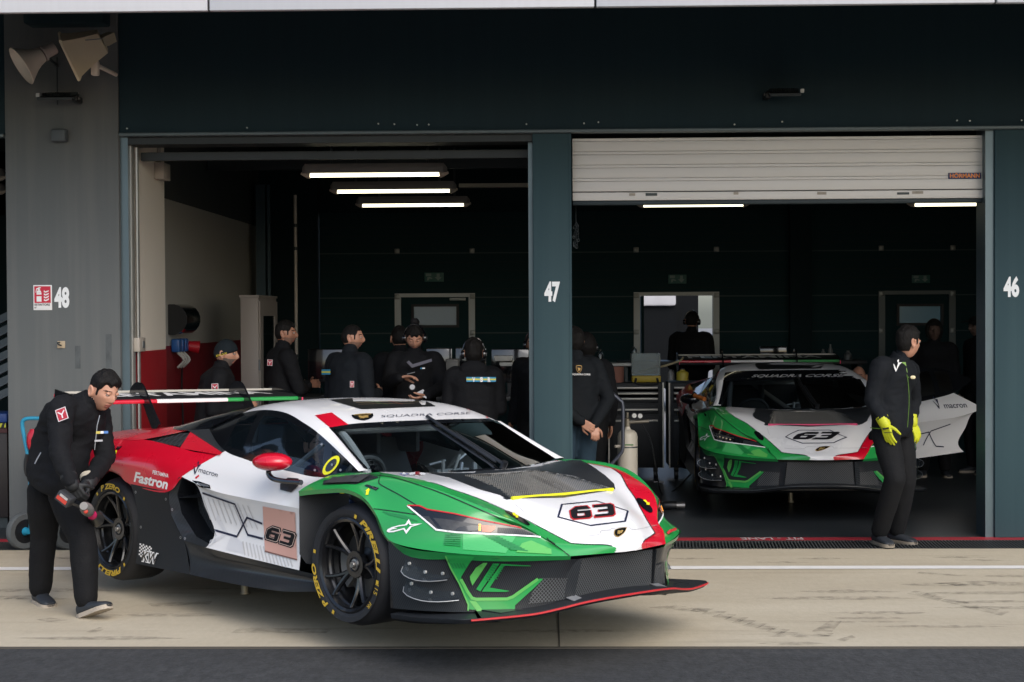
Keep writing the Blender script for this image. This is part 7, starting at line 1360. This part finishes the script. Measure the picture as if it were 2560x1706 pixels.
def bottle(name, lab, cat, x, y0, y1, r, Y, m_, cap=None):
    a, d = K1(x, y0, Y), K1(x, y1, Y); o, b = T_(name, lab, cat, a); h = d[2]-a[2]; m = MB(); m.lathe([(0, 0), (r, 0), (r, h*.62), (r*.9, h*.72), (r*.38, h*.86), (r*.36, h*.95)], 16, origin=tuple(a)); build('bottle', m, m_, o, b); m = MB(); m.lathe([(r*.42, h*.92), (r*.42, h), (0, h)], 12, origin=tuple(a)); build('cap', m, cap or black, o, b)
bottle('water_bottle', 'clear water bottle standing at the left end of the shelf board', 'bottle', 393, 420, 305, .035, 17.5, clear); bottle('water_bottle', 'clear water bottle behind the plastic box', 'bottle', 668, 345, 285, .035, 17.55, clear); bottle('spray_bottle', 'green spray bottle on the tool chest next to the red roll', 'bottle', 430, 575, 465, .045, 17.45, mat('green_bottle', (.02, .16, .09), .35)); bottle('yellow_can', 'yellow can on the second tool chest', 'can', 1066, 560, 465, .07, 17.45, mat('can_yellow', (.45, .36, .04), .45)); bottle('small_bottle', 'small dark bottle with white label between the tool chests', 'bottle', 968, 560, 470, .035, 17.4, mat('label_bottle', (.2, .2, .2), .4, var=.6, vs=20))
a = K1(506, 575, 17.42); o, b = T_('paper_roll', 'reddish brown paper roll on the tool chest', 'paper roll', a); m = MB(); h = K1(506, 447, 17.42)[2]-a[2]; m.lathe([(.03, 0), (.115, 0), (.115, h), (.03, h), (.03, 0)], 20, origin=tuple(a)); build('roll', m, mat('brown_paper', (.26, .115, .085), .8), o, b); m = MB(); m.lathe([(.029, 0), (.029, h*1.002), (.022, h*1.002), (.022, 0)], 14, origin=tuple(a)); build('core', m, pal, o, b)
# gas cylinder on its trolley
Yg = 14.25; a, d = K1(618, 1330, Yg), K1(618, 962, Yg); r = abs(K1(702, 1100, Yg)[0]-K1(538, 1100, Yg)[0])/2; o, b = T_('gas_cylinder', 'cream gas cylinder with two gauges strapped to a trolley beside the pillar', 'gas cylinder', (a[0], Yg, .12)); zt_ = d[2]; m = MB(); m.lathe([(0, .12), (r*.95, .12), (r, .15), (r, zt_-r*.7), (r*.92, zt_-r*.35), (r*.7, zt_-r*.1), (r*.38, zt_), (r*.25, zt_+.02), (r*.22, zt_+.05)], 28, origin=(a[0], Yg, 0)); build('bottle', m, mat('cylinder_cream', (.50, .46, .38), .4, var=.08), o, b); m = MB(); m.lathe([(.026, zt_+.03), (.026, zt_+.10), (.012, zt_+.11), (.012, zt_+.16)], 14, origin=(a[0], Yg, 0)); m.cyl((a[0], Yg, zt_+.07), (a[0]+.20, Yg-.03, zt_+.08), .016, 10); build('valve', m, mat('brass_dull', (.25, .22, .17), .4, metal=.6), o, b)
for x, y in ((672, 848), (720, 850)): q = K1(x, y, Yg-.06); m = MB(); m.cyl(q+(0, .02, 0), q+(0, -.005, 0), .026, 16); g = build('gauge', m, black, o, b); m = MB(); m.cyl(q+(0, -.006, 0), q+(0, -.0075, 0), .021, 16); build('dial', m, mat('dial_white', (.55, .55, .52), .4, var=.2, vs=60), g, b)
m = MB(); z5 = K1(618, 1085, Yg)[2]; m.add([(a[0]-.05, Yg-r*1.003, z5), (a[0]+.05, Yg-r*1.003, z5), (a[0]+.05, Yg-r*1.003, z5+.012), (a[0]-.05, Yg-r*1.003, z5+.012)], [(0, 1, 2, 3)], 0); build('label', m, mat('label_green', (.04, .16, .03), .5), o, b); m = MB(); z5 = K1(618, 1102, Yg)[2]; m.lathe([(r*1.01, z5-.006), (r*1.03, z5), (r*1.01, z5+.006)], 24, origin=(a[0], Yg, 0)); build('strap', m, dkmet, o, b)
o, b = T_('cylinder_trolley', 'bent grey steel tube trolley carrying the gas cylinder', 'trolley', (a[0], Yg+.1, 0)); m = MB(); st = mat('trolley_steel', (.10, .11, .14), .35, metal=.6)
m.tube(smooth_curve([K1(405, 612, Yg-.15), K1(470, 650, Yg-.15), K1(548, 715, Yg-.15), K1(578, 760, Yg-.15), K1(580, 940, Yg-.15), K1(578, 1110, Yg-.15), K1(555, 1165, Yg-.15), K1(480, 1250, Yg-.15)], 6), .017, 10); build('handle', m, st, o, b); m = MB(); m.box((a[0]-.18, Yg-.15, .06), (a[0]+.18, Yg+.2, .115)); build('foot_plate', m, st, o, b)
for s in (-1, 1): m = MB(); m.tube([(a[0]+s*.2, Yg+.15, .1), (a[0]+s*.25, Yg+.15, .1)], .1, 18); build('wheel', m, rub, o, b)
q = K1(540, 1100, Yg-.15); m = MB(); m.tube([q+(-.03, 0, 0), q+(.06, .05, 0)], .014, 8); build('clamp', m, MATS['pale_box'], o, b)
m = MB(); pth = smooth_curve([K1(730, 910, Yg), K1(790, 1010, Yg), K1(825, 1130, Yg), K1(850, 1280, Yg-.05), onZ(1655, 1235, .012), onZ(1690, 1222, .012), onZ(1730, 1180, .012)], 6); m.tube(pth, .007, 6); o, b = T_('air_hose', 'thin black air hose running from the gauges down to the garage floor', 'hose', (float(pth[-1][0]), float(pth[-1][1]), 0)); build('hose', m, black, o, b)
m = MB(); q = onZ(1648, 1205, .03); m.cyl(q+(-.06, 0, 0), q+(.05, -.02, 0), .012, 10); build('fitting', m, steel, o, b)
q = onZ(1696, 1264, .045); o, b = T_('wheel_gun', 'black wheel gun with bright socket lying on the garage floor behind the front car', 'power tool', q*(1, 1, 0)); m = MB(); m.tube([q+(-.16, 0, 0), q+(-.13, 0, 0), q+(-.02, 0, 0)], [.03, .045, .04], 14); m.tube([q+(-.1, 0, 0), q+(-.12, .14, -.02)], .022, 8); build('body', m, black, o, b); m = MB(); m.tube([q+(-.02, 0, 0), q+(.06, 0, 0)], [.030, .036], 14); build('socket', m, steel, o, b)
# bench at the back of the right garage
o, b = T_('back_bench', 'dark bench along the back wall behind the parked car', 'workbench', (2.3, 19.4, 0)); z3 = onY(1930, 902, 19.2)[2]; build('bench_top', MB().box((.9, 19.1, z3-.05), (4.0, 19.7, z3), bev=.01), MATS['bench_dark'], o, b)
for x in (.95, 2.4, 3.9): build('leg', MB().box((x, 19.2, 0), (x+.06, 19.6, z3-.05)), dkmet, o, b)
a, d = onY(1900, 897, 19.2), onY(1968, 866, 19.2); o, b = T_('monitor', 'black monitor on the back bench above the parked car', 'monitor', ((a[0]+d[0])/2, 19.2, z3)); build('screen', MB().box((a[0], 19.2, z3+.03), (d[0], 19.24, d[2]), bev=.008), gblack, o, b); build('stand', MB().box((a[0]+.1, 19.2, z3), (d[0]-.1, 19.35, z3+.03)), black, o, b)
for k, (u, h, r, lab) in enumerate(((2058, .14, .035, 'leftmost grey bottle on the back bench'), (2076, .20, .03, 'taller grey bottle on the back bench'), (2120, .12, .05, 'low dark jar on the back bench'))):
    q = onY(u, 902, 19.3); q[2] = z3; o, b = T_('small_bottle', lab, 'bottle', q); m = MB(); m.lathe([(0, 0), (r, 0), (r, h*.6), (r*.4, h*.85), (r*.4, h), (0, h)], 14, origin=tuple(q)); build('bottle', m, mat('shadow_plastic', (.10, .11, .11), .4), o, b)
a, d = onY(1745, 884, 19.0), onY(1835, 880, 19.0); o, b = T_('paper_stack', 'pale stack of papers on the bench in the doorway', 'papers', ((a[0]+d[0])/2, 19.3, z3)); m = MB(); m.box((a[0], 19.15, z3+.002), (d[0], 19.4, z3+.03)); build('sheets', m, MATS['paper'], o, b)
# wheeled fire extinguisher behind the wheel man
K3 = lambda x, y, Y: onY(x/4.356, 1040+y/4.356, Y)
o, b = T_('wheeled_extinguisher', 'red wheeled fire extinguisher on a blue tube trolley in front of pillar 48', 'fire extinguisher', K3(480, 1400, 12.3)*(1, 1, 0)); bluem = mat('blue_tube', (.015, .22, .36), .4, var=.15, vs=12); Ye = 12.25; xc = K3(560, 1200, Ye)[0]
m = MB(); m.lathe([(0, .16), (.10, .17), (.13, .22), (.13, .78), (.11, .86), (.05, .93), (.03, .97)], 24, origin=(xc, Ye+.05, 0)); build('cylinder', m, mat('extinguisher_red', (.42, .006, .02), .35, coat=.4), o, b)
m = MB(); m.tube(smooth_curve([K3(330, 760, Ye), K3(320, 520, Ye), K3(268, 250, Ye), K3(243, 100, Ye), K3(258, 48, Ye), K3(320, 28, Ye), K3(480, 28, Ye), K3(760, 28, Ye), K3(860, 28, Ye), K3(895, 60, Ye), K3(900, 150, Ye), K3(800, 520, Ye), K3(770, 760, Ye)], 5), .016, 10); m.tube([K3(320, 1230, Ye), K3(780, 1250, Ye)], .018, 10).tube([K3(330, 760, Ye), K3(330, 1240, Ye)], .015, 8).tube([K3(770, 760, Ye), K3(720, 1240, Ye)], .015, 8); build('frame', m, bluem, o, b)
for x in (255, 735):
    q = K3(x, 1255, Ye); m = MB(); r_ = q[2]-.004 if True else .15; R3 = Matrix.Translation(Vector(q)) @ Matrix.Rotation(math.radians(-38), 4, 'Z'); m.lathe([(r_*.66, -.03), (r_*.95, -.034), (r_, -.02), (r_, .02), (r_*.95, .034), (r_*.66, .03)], 28, axis='x'); m.xf(R3); w = build('wheel', m, mat('dusty_rubber', (.075, .085, .09), .8, var=.15, vs=25), o, b); m = MB(); m.lathe([(0, -.02), (r_*.66, -.022), (r_*.66, .022), (0, .02)], 24, axis='x'); m.xf(R3); build('hub', m, black, w, b); m = MB(); m.tube([R3 @ Vector((.03, 0, 0)), R3 @ Vector((.075, 0, 0))], [.035, .02], 12); build('hub_cap', m, bluem, w, b)
m = MB(); m.sphere(tuple(K3(380, 270, Ye-.02)), (.07, .05, .11), 12); build('hose_reel', m, MATS['extinguisher_red'], o, b); m = MB(); m.tube(smooth_curve([K3(300, 420, Ye-.05), K3(280, 520, Ye-.05), K3(295, 640, Ye-.05), K3(360, 640, Ye-.05)], 5), .018, 8); build('hose', m, black, o, b); m = MB(); q = onY(145, 989, Ye); m.cyl((xc, Ye, .95), q, .014, 8); m.box(q+(-.03, -.02, -.015), q+(.03, .02, .015), bev=.006); build('valve', m, MATS['extinguisher_red'], o, b)
# equipment cart behind the rear wing
q = onY(565, 968, 14.6); o, b = T_('equipment_cart', 'cart with a bent steel handle half hidden behind the rear wing', 'cart', (q[0], 14.7, 0)); m = MB(); m.tube(smooth_curve([onY(548, 963, 14.6), onY(572, 964, 14.6), onY(588, 975, 14.6), onY(592, 1000, 14.6), onY(592, 1130, 14.6)], 5), .022, 10); build('handle', m, mat('bronze_tube', (.16, .15, .13), .3, metal=.8), o, b); m = MB(); m.box((q[0]-.3, 14.55, .15), (q[0]+.35, 15.0, .55), bev=.02); build('box', m, black, o, b)
for x in (-.22, .27): m = MB(); m.cyl((q[0]+x-.02, 14.65, .075), (q[0]+x+.02, 14.65, .075), .075, 14); build('castor', m, rub, o, b)
# pull chain by pillar 47
q = onY(1440, 560, F+.32); o, b = T_('pull_chain', 'bunched dark chain hanging beside pillar 47 under the shutter', 'chain', q); m = MB()
for k in range(34): p = q+np.array((rng.uniform(-.02, .02), rng.uniform(-.02, .02), -.006*k-.0)); m.tube([p+np.array((.012*math.cos(t), .005, .014*math.sin(t))) if k % 2 else p+np.array((.004, .012*math.cos(t), .014*math.sin(t))) for t in np.linspace(0, 6.28, 9)[:-1]], .0035, 5, closed=True)
m.tube([q+(0, 0, .3), q], .003, 5); build('links', m, dkmet, o, b)
# neighbour garage at the far left edge
q = onY(8, 1052, 13.6); o, b = T_('blue_crate', 'blue crate with yellow and black stripes at the far left edge', 'crate', (q[0], 13.7, .95)); a, d = onY(-70, 1058, 13.5), onY(17, 1034, 13.5); build('body', MB().box((a[0], 13.5, a[2]), (d[0], 13.9, d[2]), bev=.015), mat('crate_blue', (.01, .05, .22), .5), o, b); zz0, zz1 = onY(8, 1070, 13.5)[2], a[2]; build('base', MB().box((a[0], 13.49, zz0), (d[0], 13.9, zz1)), black, o, b); m = MB()
for k in range(9): x = d[0]-.005-k*.045; m.add([(x, 13.487, zz0+.004), (x-.02, 13.487, zz0+.004), (x-.005, 13.487, zz1-.002), (x+.015 if k else x, 13.487, zz1-.002)], [(0, 1, 2, 3)])
build('stripe', m, mat('hazard_yellow', (.55, .55, .04), .5), o, b, smooth=False)
a = onY(-90, 1080, 13.45); o, b = T_('dark_cabinet', 'dark red cabinet under the blue crate at the far left edge', 'cabinet', (a[0]+.2, 13.7, 0)); x1 = onY(17, 1080, 13.45)[0]; build('carcass', MB().box((a[0], 13.46, .1), (x1, 13.95, zz0-.012), bev=.01), mat('maroon_black', (.012, .008, .009), .5), o, b); build('top', MB().box((a[0], 13.44, zz0-.04), (x1+.005, 13.96, zz0-.002)), mat('maroon_top', (.06, .012, .014), .5), o, b); build('plinth', MB().box((a[0]+.02, 13.5, .003), (x1-.02, 13.9, .1)), dkmet, o, b)
q = onY(5, 900, 14.2); o, b = T_('wrapped_panel', 'grey plastic wrapped panel leaning at the far left edge', 'panel', (q[0]-.2, 14.4, 0)); m = MB()
for k in range(7): z = .9+k*.12; m.ring([[(q[0]-.5, 14.3+.02*k, z), (q[0]+.02, 14.3, z+.25), (q[0]+.02, 14.32, z+.33), (q[0]-.5, 14.32+.02*k, z+.1)], [(q[0]-.5, 14.4, z), (q[0]+.02, 14.4, z+.25), (q[0]+.02, 14.4, z+.33), (q[0]-.5, 14.4, z+.1)]])
build('folds', m, mat('grey_wrap', (.07, .085, .09), .45, var=.5), o, b)
# paddock behind the open door
o, b = T_('paddock_trailer', 'dark trailer with a white roof band seen through the open back door', 'trailer', (.2, 30, 0)); xt1 = onY(1742, 800, 30)[0]; zt0 = onY(1640, 766, 30)[2]; build('body', MB().box((-11, 29.5, .5), (onY(1686, 800, 30)[0], 33, zt0)).box((onY(1686, 800, 30)[0], 29.7, .3), (xt1, 33, 4.4)), mat('trailer_dark', (.006, .007, .008), .8, spec=.1), o, b); build('roof_band', MB().box((-11, 29.4, zt0), (onY(1684, 800, 30)[0], 33, onY(1640, 744, 30)[2]+.6), bev=.05), mat('trailer_white', (.5, .5, .52), .5, var=.1), o, b)
for x in (-8, -6.7, -2): m = MB(); m.cyl((x, 29.45, .5), (x, 29.8, .5), .5, 20); build('wheel', m, rub, o, b)
# ================================================================== light
W = bpy.data.worlds.new('World'); SC.world = W; W.use_nodes = True; t = W.node_tree
sk = t.nodes.new('ShaderNodeTexSky'); sk.sky_type = 'NISHITA'; sk.sun_disc = False; sk.sun_elevation = math.radians(42); sk.sun_rotation = math.radians(152); sk.air_density = 1.0; sk.dust_density = 2.5; sk.ozone_density = 1.0
lnk(t, sk.outputs[0], t.nodes['Background'].inputs[0]); t.nodes['Background'].inputs[1].default_value = 0.13
sl = bpy.data.lights.new('sun', 'SUN'); sl.energy = 0.9; sl.angle = math.radians(50); sl.color = (1, .97, .93); so = bpy.data.objects.new('sun', sl); COL.objects.link(so)
d = Vector((-math.sin(math.radians(200))*0-.0+.40, -.70, .62)).normalized(); so.rotation_euler = d.to_track_quat('Z', 'Y').to_euler()
SC.view_settings.view_transform = 'Standard'; SC.view_settings.look = 'None'; SC.view_settings.exposure = 0.95; SC.view_settings.gamma = 1.0
SC.render.film_transparent = False
SC.cycles.max_bounces = 7; SC.cycles.transparent_max_bounces = 16; SC.cycles.use_denoising = True
